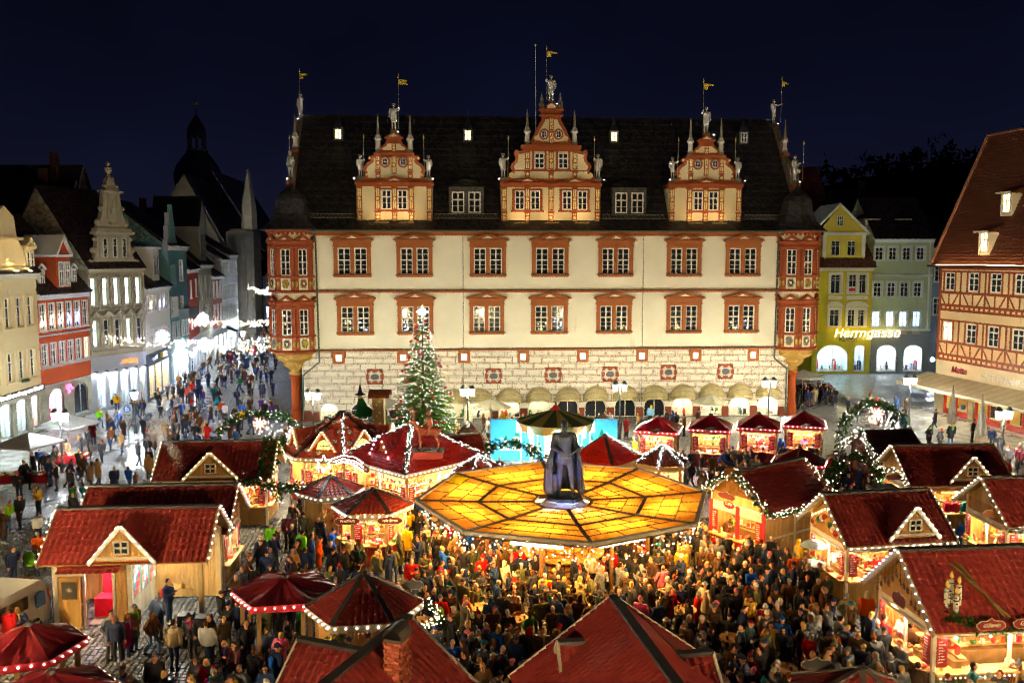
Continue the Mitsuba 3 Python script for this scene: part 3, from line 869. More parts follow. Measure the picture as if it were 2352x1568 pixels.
def oriel(cx, off, ph0, R=1.98, name='corner_oriel', first=0):
    par = add(town_hall, name, MB(TH, '#d9cfae').lathe([(R - .12, 6.0), (R - .12, 16.2)], 8, (cx, off, 0), ph=math.radians(ph0 - 90 + 22.5 * 0)), 'plaster')
    R2 = lambda r: r  # noqa: E731
    A = math.radians(ph0 - 90)
    col = '#954e32'
    for prof in ([(R + .14, 16.02), (R + .20, 16.2)], [(R + .10, 12.24), (R + .17, 12.30), (R + .17, 12.42), (R + .05, 12.44)], [(R + .06, 11.0), (R + .18, 11.06), (R + .18, 11.15), (R + .02, 11.2)],
                 [(R + .10, 7.29), (R + .17, 7.33), (R + .17, 7.42), (R + .05, 7.44)], [(R + .04, 5.92), (R + .2, 5.97), (R + .2, 6.1), (R + .04, 6.17)], [(R + .03, 14.72), (R + .12, 14.8), (R + .12, 14.9), (R + .04, 14.92), (R + .04, 15.12), (R + .16, 15.2), (R + .16, 15.27)],
                 [(R + .03, 9.69), (R + .12, 9.77), (R + .12, 9.87), (R + .04, 9.89), (R + .04, 10.09), (R + .16, 10.17), (R + .16, 10.25)]):
        add(par, 'string_moulding', MB(TH, col).lathe(prof, 8, (cx, off, 0), ph=A), 'plaster')
    for k in range(8):
        mid = math.radians(ph0 + 45 * k + 22.5)
        if math.cos(mid) < -.2:
            continue
        r_in = R * math.cos(math.pi / 8)
        fr = TH.sub((cx + r_in * math.sin(mid), off - r_in * math.cos(mid), 0), mid)
        hw = R * math.sin(math.pi / 8)
        for st, (p0, w0, w1, e1, pd) in enumerate(((11.2, 12.44, 14.7, 15.27, .56), (6.17, 7.44, 9.68, 10.25, .52))):
            mb = MB(fr, col)
            mb.box(-hw, -.41, -.06, .1, w0, w1).box(.41, hw, -.06, .1, w0, w1)
            mb.box(-hw + .02, -hw + .13, -.11, .0, w0, w1).box(hw - .13, hw - .02, -.11, .0, w0, w1).box(-.41, .41, -.04, .1, w1 - .06, w1 + .08)
            mb.box(-hw, hw, -.03, .1, p0, w0 - .18)
            pediment(mb, -hw - .02, hw + .02, e1 + .06, pd, -.2, .06, t=.12, c=col)
            mb.slab([(-.3, e1 + .14), (.3, e1 + .14), (0, e1 + .32)], -.16, -.1, '#d9cfae')
            wk = add(par, 'oriel_window', mb, 'plaster')
            casement(wk, fr, -.41, .41, w0 + .03, w1 - .04, t=.08, m=.04, rows=(.5, (2, 2)), y=.02, pc=('#16171b', '#1c1c20', '#121519')[(k + st) % 3])
            if st == 1 and k % 2 == first:
                rr = random.Random(k + int(cx))
                g = MB(fr)
                for q in range(10):
                    g.octa((rr.uniform(-.3, .3), .055, w0 + .2 + rr.random() * 1.8), rr.uniform(.015, .045))
                add(wk, 'window_light', g, 'matte', emit=(1.2, 1.05, .5), w=.05)
            crest(wk, fr, 0, p0 + .06, .82, w0 - p0 - .26, k + st * 2)
            for s in (-1, 1):
                m2 = MB(fr, '#a08748')
                m2.ball((s * (hw - .14), -.06, p0 + .55), (.13, .08, .28), '#a08748', 7, 4).ball((s * (hw - .14), -.12, p0 + .62), (.06, .06, .10), '#c9a75a', 6, 3)
                add(wk, 'lion_mask', m2, 'matte')
    fz = MB(TH, col)
    n = 32
    for k in range(n):
        a = k * 2 * math.pi / n
        fz.ball((cx + (R - .02) * math.cos(a), off + (R - .02) * math.sin(a), 15.96), (.13, .13, .16), col, 6, 3)
    add(par, 'scalloped_frieze', fz, 'plaster')
    # carved corbel, column, dome
    th, zz = np.meshgrid(np.arange(40) * 2 * np.pi / 40, np.linspace(0, 1, 26), indexing='xy')
    zc = 3.88 + zz * 2.06
    rad = .36 + 1.62 * zz ** 1.5 + .14 * np.sin(zz * 3 * 2 * np.pi) * (zz > .05)
    P = np.stack([np.cos(th) * rad, np.sin(th) * rad, zc], -1)
    d = meshkit.fbm(P * 3.3, 3, 5)
    rad = rad + (d - .5) * .62 * np.clip(zz * 6, 0, 1)
    v = np.stack([cx + np.cos(th) * rad, off + np.sin(th) * rad, zc], -1).reshape(-1, 3)
    cb = MB(TH, '#b58f4e')
    cb.put(v, rings(26, 40), '#b9934f')
    add(par, 'carved_corbel', cb, 'stone', smooth=True)
    add(par, 'column', MB(TH, '#a04a28').lathe([(.46, 0.0), (.46, .95), (.37, 1.0), (.37, 3.6), (.5, 3.72), (.5, 3.92)], 20, (cx, off, 0)), 'plaster', smooth=False)
    prof = [(2.62, 16.2), (2.62, 16.28), (2.2, 16.62), (1.75, 17.1), (1.48, 17.6), (1.36, 18.2), (1.26, 18.8), (1.05, 19.2), (.72, 19.5), (.42, 19.75), (.2, 20.0), (.1, 20.2), (.05, 21.3)]
    rf = add(par, 'dome_roof', MB(TH, DKSLATE).lathe(prof, 8, (cx, off, 0), ph=A), 'slate')
    add(rf, 'finial', MB(TH, '#8a8678').ball((cx, off, 21.45), .23, None, 12, 7).tube((cx, off, 21.6), (cx, off, 22.1), .03, .01), 'satin', smooth=True)


oriel(-1.85, .5, -31)
oriel(41.75, .5, -9)


# ------------------------------------------------------------------ town hall: roof, dormers, gables
rf = MB(TH, DKSLATE)
rf.sheet((-2.0, -.75, 16.2), (42.0, -.75, 16.2), (42.0, .9, 17.2), (-2.0, .9, 17.2), None, .08)
rf.sheet((-2.0, .9, 17.2), (42.0, .9, 17.2), (42.0, 8, 27), (-2.0, 8, 27), None, .1)
rf.sheet((42.0, 15.5, 16.2), (-2.0, 15.5, 16.2), (-2.0, 8, 27), (42.0, 8, 27), None, .1)
# slate courses standing a little proud, each with its own thickness
for k in range(46):
    t0 = k / 46
    z0, y0 = 17.2 + t0 * 9.8, .9 + t0 * 7.1
    rf.sheet((-1.98, y0 - .045, z0 + .025), (41.98, y0 - .045, z0 + .025), (41.98, y0 + .13, z0 + .22), (-1.98, y0 + .13, z0 + .22), '#2a292b' if k % 3 else '#343335')
for k in range(18):
    x = 1 + k * 2.4
    for z, y in ((26.3, 7.4), (21.5 + (k % 3) * .5, 3.98 + (k % 3) * .36)):
        rf.tube((x, y, z), (x, y - .15, z + .25), .018, .018, 4, '#6b6960')
troof = add(town_hall, 'roof', rf, 'slate')
add(town_hall, 'gutter', MB(TH, '#3c4a42').box(-.2, 40.2, -.92, -.72, 16.12, 16.24), 'satin')
add(town_hall, 'end_wall', MB(TH, '#8d8570').box(-1.9, -1.5, .6, 15.5, 0, 16.2).box(41.5, 41.9, .6, 15.5, 0, 16.2).box(-1.9, 41.9, 15.4, 15.5, 0, 16.2), 'plaster')
for pts in (((.12, -.3, 16.1), (.2, -.18, 15.2), (.3, -.18, 5.1), (-1.1, -.18, 3.95), (-1.1, -.18, .2)), ((40.0, -.3, 16.1), (39.9, -.18, 15.2), (39.85, -.18, 5.15), (41.0, -.18, 4.2), (41.0, -.18, .2))):
    add(town_hall, 'downpipe', MB(TH, '#3f4a42').path(pts, .075, 8).cbox(pts[0][0], -.3, 15.95, .36, .36, .5, '#56655a'), 'satin')
for x in (12.55, 28.1):
    add(town_hall, 'lightning_conductor', MB(TH, '#5a564c').tube((x, -.05, .8), (x, -.05, 15.7), .02, .02, 4), 'satin')
for a, b in ((-.6, 3.3), (10.1, 15.6), (24.6, 30.2), (37.1, 40.6)):
    gl = MB(TH, '#77756e').box(a, b, .72, .76, 17.26, 17.30).box(a, b, .72, .76, 17.64, 17.68)
    n = int((b - a) / .17)
    for i in range(n):
        x = a + i * .17
        gl.bar((x, .74, 17.3 + .36 * (i % 2)), (x + .17, .74, 17.66 - .36 * (i % 2)), .022, .022)
    add(town_hall, 'snow_guard', gl, 'satin')

CG = '#ddd0a6'
RG = '#9e5634'


def pilaster(mb, x, z0, z1, y, w=.44, segs=1):
    mb.box(x - w / 2, x + w / 2, y - .07, y + .1, z0, z1, RG)
    mb.box(x - w / 2 - .05, x + w / 2 + .05, y - .1, y + .1, z1 - .12, z1, RG)
    iw = w * .62
    def disc(zc, r):
        mb.slab([(x + r * math.cos(t), zc + r * math.sin(t)) for t in np.arange(10) * math.pi / 5], y - .095, y - .06, '#e6d391')
    H_ = z1 - z0 - .16
    zc = z0 + .04 + H_ / 2
    disc(zc, iw * .52)
    for s in (-1, 1):
        a, b = zc + s * iw * .72, zc + s * (H_ / 2 - .05)
        lo, hi = min(a, b), max(a, b)
        if hi - lo > .12:
            mb.slab([(x - iw / 2, lo), (x + iw / 2, lo), (x + iw / 2, hi), (x - iw / 2, hi)], y - .09, y - .06, '#e6d391')
            mb.slab([(x - .02, lo), (x + .02, lo), (x + .02, hi), (x - .02, hi)], y - .098, y - .06, RG)


def gable_tier(par, outline, cx, y, t=.5, band=.26):
    full = Polygon([(cx + a, b) for a, b in outline] + [(cx - a, b) for a, b in outline[::-1]]).buffer(0)
    mb = MB(TH, RG)
    mb.slab(list(full.exterior.coords)[:-1], y, y + t)
    inn = full.buffer(-band).difference(sbox(cx - 9, 0, cx + 9, outline[0][1] + .02))
    for g in getattr(inn, 'geoms', [inn]):
        if g.area > .05:
            mb.slab(list(g.simplify(.02).exterior.coords)[:-1], y - .03, y + .01, CG)
    return mb


def oval_window(par, x, z, y, r=.44):
    mb = MB(TH, RG)
    mb.slab([(x + r * math.cos(t), z + r * 1.12 * math.sin(t)) for t in np.arange(20) * math.pi / 10], y - .08, y + .02, RG)
    k = add(par, 'oval_window', mb, 'plaster')
    add(k, 'pane', MB(TH, '#0f1114').slab([(x + r * .55 * math.cos(t), z + r * .72 * math.sin(t)) for t in np.arange(16) * math.pi / 8], y - .095, y - .07), 'glass')
    f = MB(TH, WHITE)
    f.box(x - .018, x + .018, y - .115, y - .09, z - r * .72, z + r * .72).box(x - r * .55, x + r * .55, y - .114, y - .091, z - .018, z + .018)
    f.path([(x + r * .56 * math.cos(t), y - .1, z + r * .73 * math.sin(t)) for t in np.linspace(0, 2 * math.pi, 17)], .028, 5, None, False)
    add(k, 'frame', f, 'satin')


def obelisk(par, x, z, y, h, dark=False):
    mb = MB(TH, '#8f8a78')
    mb.cbox(x, y, z, .42, .42, .3)
    if not dark:
        mb.lathe([(.24, .3), (.28, .36), (.21, .45), (.21, .62), (.20, 1.05), (.30, 1.1), (.34, 1.16), (.1, 1.62)], 8, (x, y, z), '#d9d6c8').lathe([(.17, 1.3), (.13, 1.7), (.03, h)], 6, (x, y, z), '#8a8570')
    else:
        mb.lathe([(.26, .3), (.26, .36), (.2, .4), (.22, .5), (.17, .55), (.03, h)], 6, (x, y, z), '#7d786a')
    return add(par, 'obelisk', mb, 'matte')


statues = []


def gable(cx, big, label):
    y = .8
    hb = 4.28 if big else 3.2
    body = MB(TH, CG).box(cx - hb, cx + hb, y, y + 3.2, 16.85, 20.2)
    par = add(town_hall, 'gable', body, 'plaster', label=label)
    mb = MB(TH, RG)
    mb.box(cx - hb - .04, cx + hb + .04, y - .08, y + 3.2, 19.95, 20.12).box(cx - hb - .12, cx + hb + .12, y - .16, y + 3.25, 20.12, 20.3).box(cx - hb - .05, cx + hb + .05, y - .06, y + .4, 20.3, 20.44)
    for x in ((-hb + .24, 0, hb - .24) if big else (-hb + .24, hb - .24)):
        pilaster(mb, cx + x, 18.0, 19.95, y)
        pilaster(mb, cx + x, 16.9, 17.9, y)
    groups = (-2.04, 2.04) if big else (0,)
    for g in groups:
        xs = (g - 1.42, g, g + 1.42) if not big else (g,)
        for x in xs:
            pilaster(mb, cx + x, 18.0, 19.95, y - .02)
            pilaster(mb, cx + x, 16.9, 17.9, y - .02)
        mb.box(cx + g - 1.42, cx + g + 1.42, y - .12, y + .02, 17.84, 17.98)
        mb.box(cx + g - 1.3, cx + g + 1.3, y - .07, y + .02, 19.66, 19.8)
        if big:
            for s in (-1, 1):
                mb.box(cx + g + s * 1.2 - .11, cx + g + s * 1.2 + .11, y - .07, y + .02, 17.98, 19.66)
        pediment(mb, cx + g - 1.5, cx + g + 1.5, 20.33, .5, y - .3, y - .02, t=.12, c=RG)
        mb.slab([(cx + g - .55, 20.42), (cx + g + .55, 20.42), (cx + g, 20.62)], y - .27, y - .2, CG)
        for a, b in ((g - 1.08, g - .26), (g + .26, g + 1.08)):
            casement(par, TH, cx + a, cx + b, 18.02, 19.66, t=.09, m=.045, rows=(.36, (1, 2)), y=y - .14, name='window', pc='#111318')
    add(par, 'pilasters_and_mouldings', mb, 'plaster')
    if not big:
        t2 = [(3.0, 20.4), (2.62, 20.6), (2.45, 20.85), (2.5, 21.1), (2.66, 21.3), (2.5, 21.6), (2.35, 21.85), (1.96, 22.08), (1.95, 22.15), (2.15, 22.2), (2.2, 22.36), (2.05, 22.5), (1.7, 22.55), (1.6, 22.62)]
        m2 = gable_tier(par, t2, cx, y)
        m2.box(cx - 1.72, cx + 1.72, y - .14, y + .55, 22.6, 22.78)
        for x in (-1.36, 0, 1.36):
            pilaster(m2, cx + x, 21.3 if x else 21.0, 22.6, y - .02, .4)
            if x:
                pilaster(m2, cx + x, 20.45, 21.25, y - .02, .4)
        t3 = [(1.15, 22.78), (1.12, 23.1), (1.0, 23.35), (.75, 23.5), (.64, 23.72)]
        m3 = gable_tier(par, t3, cx, y, band=.2)
        pilaster(m3, cx, 22.8, 23.66, y - .02, .36)
        m3.box(cx - .62, cx + .62, y - .06, y + .5, 23.7, 24.0)
        pediment(m3, cx - .75, cx + .75, 24.03, .48, y - .14, y + .5, t=.1, c=RG)
        m3.slab([(cx - .42, 24.1), (cx + .42, 24.1), (cx, 24.36)], y - .1, y - .04, CG)
        m3.cbox(cx, y + .25, 24.45, .5, .45, .14)
        for s in (-1, 1):
            for (dx, dz) in ((2.3, 20.95), (2.05, 22.33), (.86, 23.1)):
                m2.slab([(cx + s * dx + .1 * math.cos(t), dz + .11 * math.sin(t)) for t in np.arange(10) * math.pi / 5], y - .06, y, '#e6d391')
        add(par, 'scrolled_tier', m2, 'plaster')
        add(par, 'scrolled_tier', m3, 'plaster')
        for s in (-1, 1):
            oval_window(par, cx + s * .76, 22.0, y - .01)
            obelisk(par, cx + s * 1.35, 22.76, y + .25, 3.2)
            statues.append((cx + s * 2.88, y + .25, 20.42, 2.12, s, 'side'))
        statues.append((cx, y + .25, 24.58, 2.3, 1, 'top'))
    else:
        t2 = [(4.15, 20.42), (3.75, 20.8), (3.4, 21.15), (3.35, 21.4), (3.5, 21.7), (3.42, 21.9), (3.12, 22.2), (3.05, 22.5), (3.2, 22.8), (3.1, 23.08), (2.93, 23.14), (2.75, 22.98), (2.4, 23.05), (2.3, 23.26)]
        m2 = gable_tier(par, t2, cx, y)
        m2.box(cx - 2.6, cx + 2.6, y - .14, y + .55, 23.2, 23.5).box(cx - 2.45, cx + 2.45, y - .08, y + .1, 23.02, 23.2).box(cx - 3.3, cx + 3.3, y - .05, y + .1, 21.28, 21.42)
        for x in (-2.05, 0, 2.05):
            pilaster(m2, cx + x, 21.45, 23.02, y - .02, .42)
            pilaster(m2, cx + x, 20.5 if x == 0 else 20.85, 21.3, y - .02, .42)
        for s in (-1, 1):
            x = cx + s * 1.02
            m2.box(x - .62, x - .43, y - .09, y, 21.5, 23.0).box(x + .43, x + .62, y - .09, y, 21.5, 23.0).box(x - .7, x + .7, y - .12, y, 21.38, 21.5)
            pediment(m2, cx + s * 1.15 - .75, cx + s * 1.15 + .75, 23.53, .34, y - .16, y, t=.09, c=RG)
            casement(par, TH, x - .43, x + .43, 21.52, 22.84, t=.09, m=.045, rows=(.36, (1, 2)), y=y - .14, name='window', pc='#111318')
            for (dx, dz, r) in ((2.62, 22.2, .2), (3.4, 20.98, .22), (1.3, 24.1, .18)):
                m2.slab([(cx + s * dx + r * math.cos(t), dz + r * math.sin(t)) for t in np.arange(12) * math.pi / 6], y - .07, y, '#e6d391')
        t3 = [(1.75, 23.5), (1.72, 23.9), (1.62, 24.15), (1.45, 24.45), (1.25, 24.9), (1.0, 25.35), (.82, 25.62), (.86, 25.97)]
        m3 = gable_tier(par, t3, cx, y, band=.3)
        pilaster(m3, cx, 23.6, 24.7, y - .02, .38)
        pilaster(m3, cx, 24.75, 25.9, y - .02, .38)
        m3.box(cx - 1.02, cx + 1.02, y - .14, y + .55, 25.94, 26.08).box(cx - .86, cx + .86, y - .04, y + .5, 26.08, 26.4).box(cx - 1.06, cx + 1.06, y - .14, y + .55, 26.4, 26.58)
        m3.slab([(cx + .5 * math.cos(t), 26.58 + .48 * math.sin(t)) for t in np.linspace(0, math.pi, 11)], y - .1, y + .4, RG)
        m3.slab([(cx + .36 * math.cos(t), 26.6 + .36 * math.sin(t)) for t in np.linspace(0, math.pi, 11)], y - .13, y, CG)
        add(par, 'scrolled_tier', m2, 'plaster')
        add(par, 'scrolled_tier', m3, 'plaster')
        for s in (-1, 1):
            oval_window(par, cx + s * .62, 24.41, y - .01, .42)
            obelisk(par, cx + s * 2.03, 23.5, y + .25, 3.05)
            obelisk(par, cx + s * .78, 26.6, y + .25, 1.35, True)
            statues.append((cx + s * 4.1, y + .25, 20.42, 2.35, s, 'side'))
        statues.append((cx, y + .25, 27.08, 2.3, 1, 'top'))
    # the cross roof behind the gable
    hr = hb - .1
    cr = MB(TH, DKSLATE)
    zt = 23.4 if not big else 24.4
    cr.sheet((cx - hr - .3, y + .45, 20.1), (cx, y + .45, zt), (cx, 8, zt), (cx - hr - .3, 8, 20.1), None, .08).sheet((cx, y + .45, zt), (cx + hr + .3, y + .45, 20.1), (cx + hr + .3, 8, 20.1), (cx, 8, zt), None, .08)
    add(par, 'cross_roof', cr, 'slate')
    # lamps at the foot of the gable that light it from below
    for s in ((-2.6, 0, 2.6) if big else (-1.05, 1.05)):
        k = add(par, 'gable_floodlight', MB(TH, '#caa76a').box(cx + s - .62, cx + s + .62, y - .95, y - .72, 16.86, 16.93), 'matte')
        add(k, 'lamp', MB(TH, '#ffffff').sheet((cx + s - .58, y - .95, 16.945), (cx + s + .58, y - .95, 16.945), (cx + s + .58, y - .74, 16.945), (cx + s - .58, y - .74, 16.945)), 'matte', emit=np.array((1.0, .66, .34)) * 3.6, w=2)
    return par


gable(6.77, False, 'small scrolled gable at the left of the roof')
gable(20.15, True, 'tall middle gable with six windows and four obelisks')
gable(33.67, False, 'small scrolled gable at the right of the roof')
for x, lit in ((1.5, True), (13.1, True), (26.48, True), (38.59, False)):
    y = 5.7
    mb = MB(TH, '#4a4a46')
    mb.box(x - .42, x - .3, y, y + 1.2, 24.45, 25.4).box(x + .3, x + .42, y, y + 1.2, 24.45, 25.4).box(x - .42, x + .42, y, y + 1.2, 24.4, 24.5).box(x - .42, x + .42, y, y + 1.2, 25.4, 25.5)
    mb.lathe([(.62, 25.5), (.3, 26.1), (.05, 26.6), (.02, 27.2)], 4, (x, y + .45, 0), '#232325', ph=math.pi / 4)
    k = add(town_hall, 'small_dormer', mb, 'slate')
    casement(k, TH, x - .3, x + .3, 24.5, 25.4, t=.07, rows=(.5, (0, 2)), y=y - .02, lit=(.42, .36, .12) if lit else None, w=.2, name='window')
for x in (12.87, 27.05):
    y = 1.2
    mb = MB(TH, '#3a3936')
    mb.box(x - 1.5, x + 1.5, y, y + 1.6, 17.6, 17.78).box(x - 1.5, x + 1.5, y, y + 1.6, 19.56, 19.98).box(x - 1.5, x - 1.24, y, y + 1.6, 17.78, 19.56).box(x + 1.24, x + 1.5, y, y + 1.6, 17.78, 19.56).box(x - .18, x + .18, y, y + .3, 17.78, 19.56)
    v = [(x - 1.75, y - .25, 19.98), (x + 1.75, y - .25, 19.98), (x + 1.75, y + 2.5, 19.98), (x - 1.75, y + 2.5, 19.98), (x - .5, y + 1.2, 20.75), (x + .5, y + 1.2, 20.75)]
    mb.put(v, [(0, 1, 5), (0, 5, 4), (1, 2, 5), (3, 0, 4), (2, 3, 4), (2, 4, 5), (0, 2, 1), (0, 3, 2)], '#2a2a2b')
    k = add(town_hall, 'wide_dormer', mb, 'slate')
    for s in (-1, 1):
        casement(k, TH, x + s * .71 - .53, x + s * .71 + .53, 17.78, 19.56, t=.1, m=.05, rows=(.38, (1, 2)), y=y - .03, name='window', pc='#0e1116')
# stepped end gables, seen edge on
for sx, x0 in ((-1, -2.35), (1, 41.95)):
    prof = [(.6, 16.2), (1.9, 20.2), (2.6, 20.2), (2.8, 21.4), (3.6, 22.4), (4.4, 23.2), (5.2, 23.3), (5.6, 24.6), (6.6, 25.6), (7.2, 26.2), (8.6, 26.2), (9.4, 25.6), (10.4, 24.6), (12, 22), (15, 16.2)]
    mb = MB(TH.sub((x0 + .4, 0, 0), math.pi / 2), '#8d7f68')
    mb.slab(prof, 0, .45)
    for y, z in ((2.2, 20.2), (4.8, 23.2), (7.9, 26.1)):
        mb.box(y - .5, y + .5, -.1, .55, z, z + .22, RG).box(y - .35, y + .35, -.03, .48, z - .35, z - .12, RG)
    add(town_hall, 'end_gable', mb, 'stone', label='stepped end gable seen edge on at the %s end of the roof' % ('left' if sx < 0 else 'right'))
    fx = x0 + .18
    obelisk(town_hall, fx, 23.4, 4.8, 3.1)
    statues.append((fx, 2.2, 20.42, 2.5, -sx, 'end'))
    statues.append((fx, 7.9, 26.3, 2.5, -sx, 'endtop'))
add(town_hall, 'flagpole', MB(TH, '#b9b9b4').tube((19.15, 4.5, 23), (19.12, 4.5, 32.6), .06, .04, 6).ball((19.12, 4.5, 32.7), .11, None, 8, 4), 'satin')

# ------------------------------------------------------------------ the stone warriors on the gables
which = {'side': 'holding a spear', 'top': 'holding a flagpole with a small pennant', 'end': 'on the edge of the end gable', 'endtop': 'on the very top of the end gable'}
place = ['on the {} corner of the left small gable', 'on the {} corner of the tall middle gable', 'on the {} corner of the right small gable']
for i, (x, y, z, h, s, kind) in enumerate(statues):
    left = i % 2 == 0
    if kind == 'side':
        lab = 'white stone warrior with a raised spear ' + place[i // 3].format('left' if s < 0 else 'right')
    elif kind == 'top':
        lab = 'white stone warrior with a pennant on the peak of the ' + ('left small gable', 'tall middle gable', 'right small gable')[i // 3]
    else:
        lab = 'white stone warrior ' + ('at the foot' if kind == 'end' else 'on the peak') + ' of the end gable at the ' + ('left' if x < 10 else 'right')
    t = thing('statue', lab, 'statue', 'stone warriors on the gables')
    fg = figure('pointing' if kind != 'end' else 'holding a cup', 'coat', 'm', 6)
    fr = TH.sub((x, y, z), 0 if kind[:3] != 'end' else (math.pi / 2) * (1 if x > 10 else -1) * .35)
    mir = np.array((-1 if (kind == 'side' and s > 0) or (kind == 'top' and i // 3 > 0) else 1, 1, 1))
    sc = (h - (.4 if kind != 'top' else .12)) / 1.78
    stone = '#cfcdc2'
    mb = MB(fr, stone)
    dz = .4 if kind != 'top' else .12
    # robe folds: the hem ripples
    for part in ('body', 'coat', 'trousers', 'shoes'):
        v, f = fg[part]
        v = v.copy()
        if part == 'coat':
            a = np.arctan2(v[:, 1], v[:, 0])
            k = 1 + .09 * np.sin(a * 7 + v[:, 2] * 4) * np.clip((1.35 - v[:, 2]) * 1.5, 0, 1)
            v[:, :2] *= k[:, None] * 1.12
        v = v * sc * mir + (0, 0, dz)
        mb.put(v, f[:, ::-1] if mir[0] < 0 else f)
    mb.lathe([(.15, 0), (.155, .05), (.13, .1), (.15, .16), (.17, .21)], 10, (0, .02 * sc, 1.62 * sc + dz), '#9a978a')   # helmet crest band
    mb.ball((0, .01, 1.70 * sc + dz), (.13, .15, .12), '#8f8b7d', 8, 4)
    add(t, 'figure', mb, 'stone', smooth=True)
    add(t, 'pedestal', MB(fr, '#6f6a5c').cbox(0, 0, -.02, .56, .5, dz), 'stone')
    hx = -.34 * sc * -mir[0]
    sp = MB(fr, '#8d8468')
    base = (.33 * mir[0] * sc, -.44 * sc, dz)
    top = 3.5 if kind in ('side', 'end') else 4.3
    sp.tube((base[0], base[1], dz), (base[0] + .05 * mir[0], base[1], top), .026, .02, 5).lathe([(.02, top - .05), (.07, top + .08), (.0, top + .4)], 5, (base[0] + .05 * mir[0], base[1], 0), '#c2a24a')
    add(t, 'spear', sp, 'satin')
    if kind in ('top', 'endtop'):
        x0 = base[0] + .06 * mir[0]
        fl = MB(fr, '#d8b83e')
        fl.slab([(x0, top - .1), (x0 + .8, top - .18), (x0 + .62, top - .34), (x0 + .8, top - .52), (x0, top - .52)] if i // 3 == 0 else [(x0, top - .1), (x0 + .35, top - .12), (x0 + .9, top - .22), (x0 + .9, top - .32), (x0 + .4, top - .34), (x0 + .4, top - .6), (x0, top - .6)], base[1] - .015, base[1] + .015)
        add(t, 'pennant', fl, 'satin')
    q = add(t, 'spotlight', MB(fr, '#55534d').cbox(.42 * (1 if s > 0 else -1), -.85, -.3 if kind == 'top' else .02, .12, .12, .1), 'satin')
    add(q, 'lamp', MB(fr, '#ffffff').sheet(*[(.42 * (1 if s > 0 else -1) + a, -.85 + b, (-.19 if kind == 'top' else .135) + (b + .05) * .35) for a, b in ((-.05, -.05), (.05, -.05), (.05, .05), (-.05, .05))]), 'matte', emit=np.array((.95, 1.0, 1.0)) * 330, w=1)
# ------------------------------------------------------------------ houses round the square
DARK_ROOF = '#2b2122'


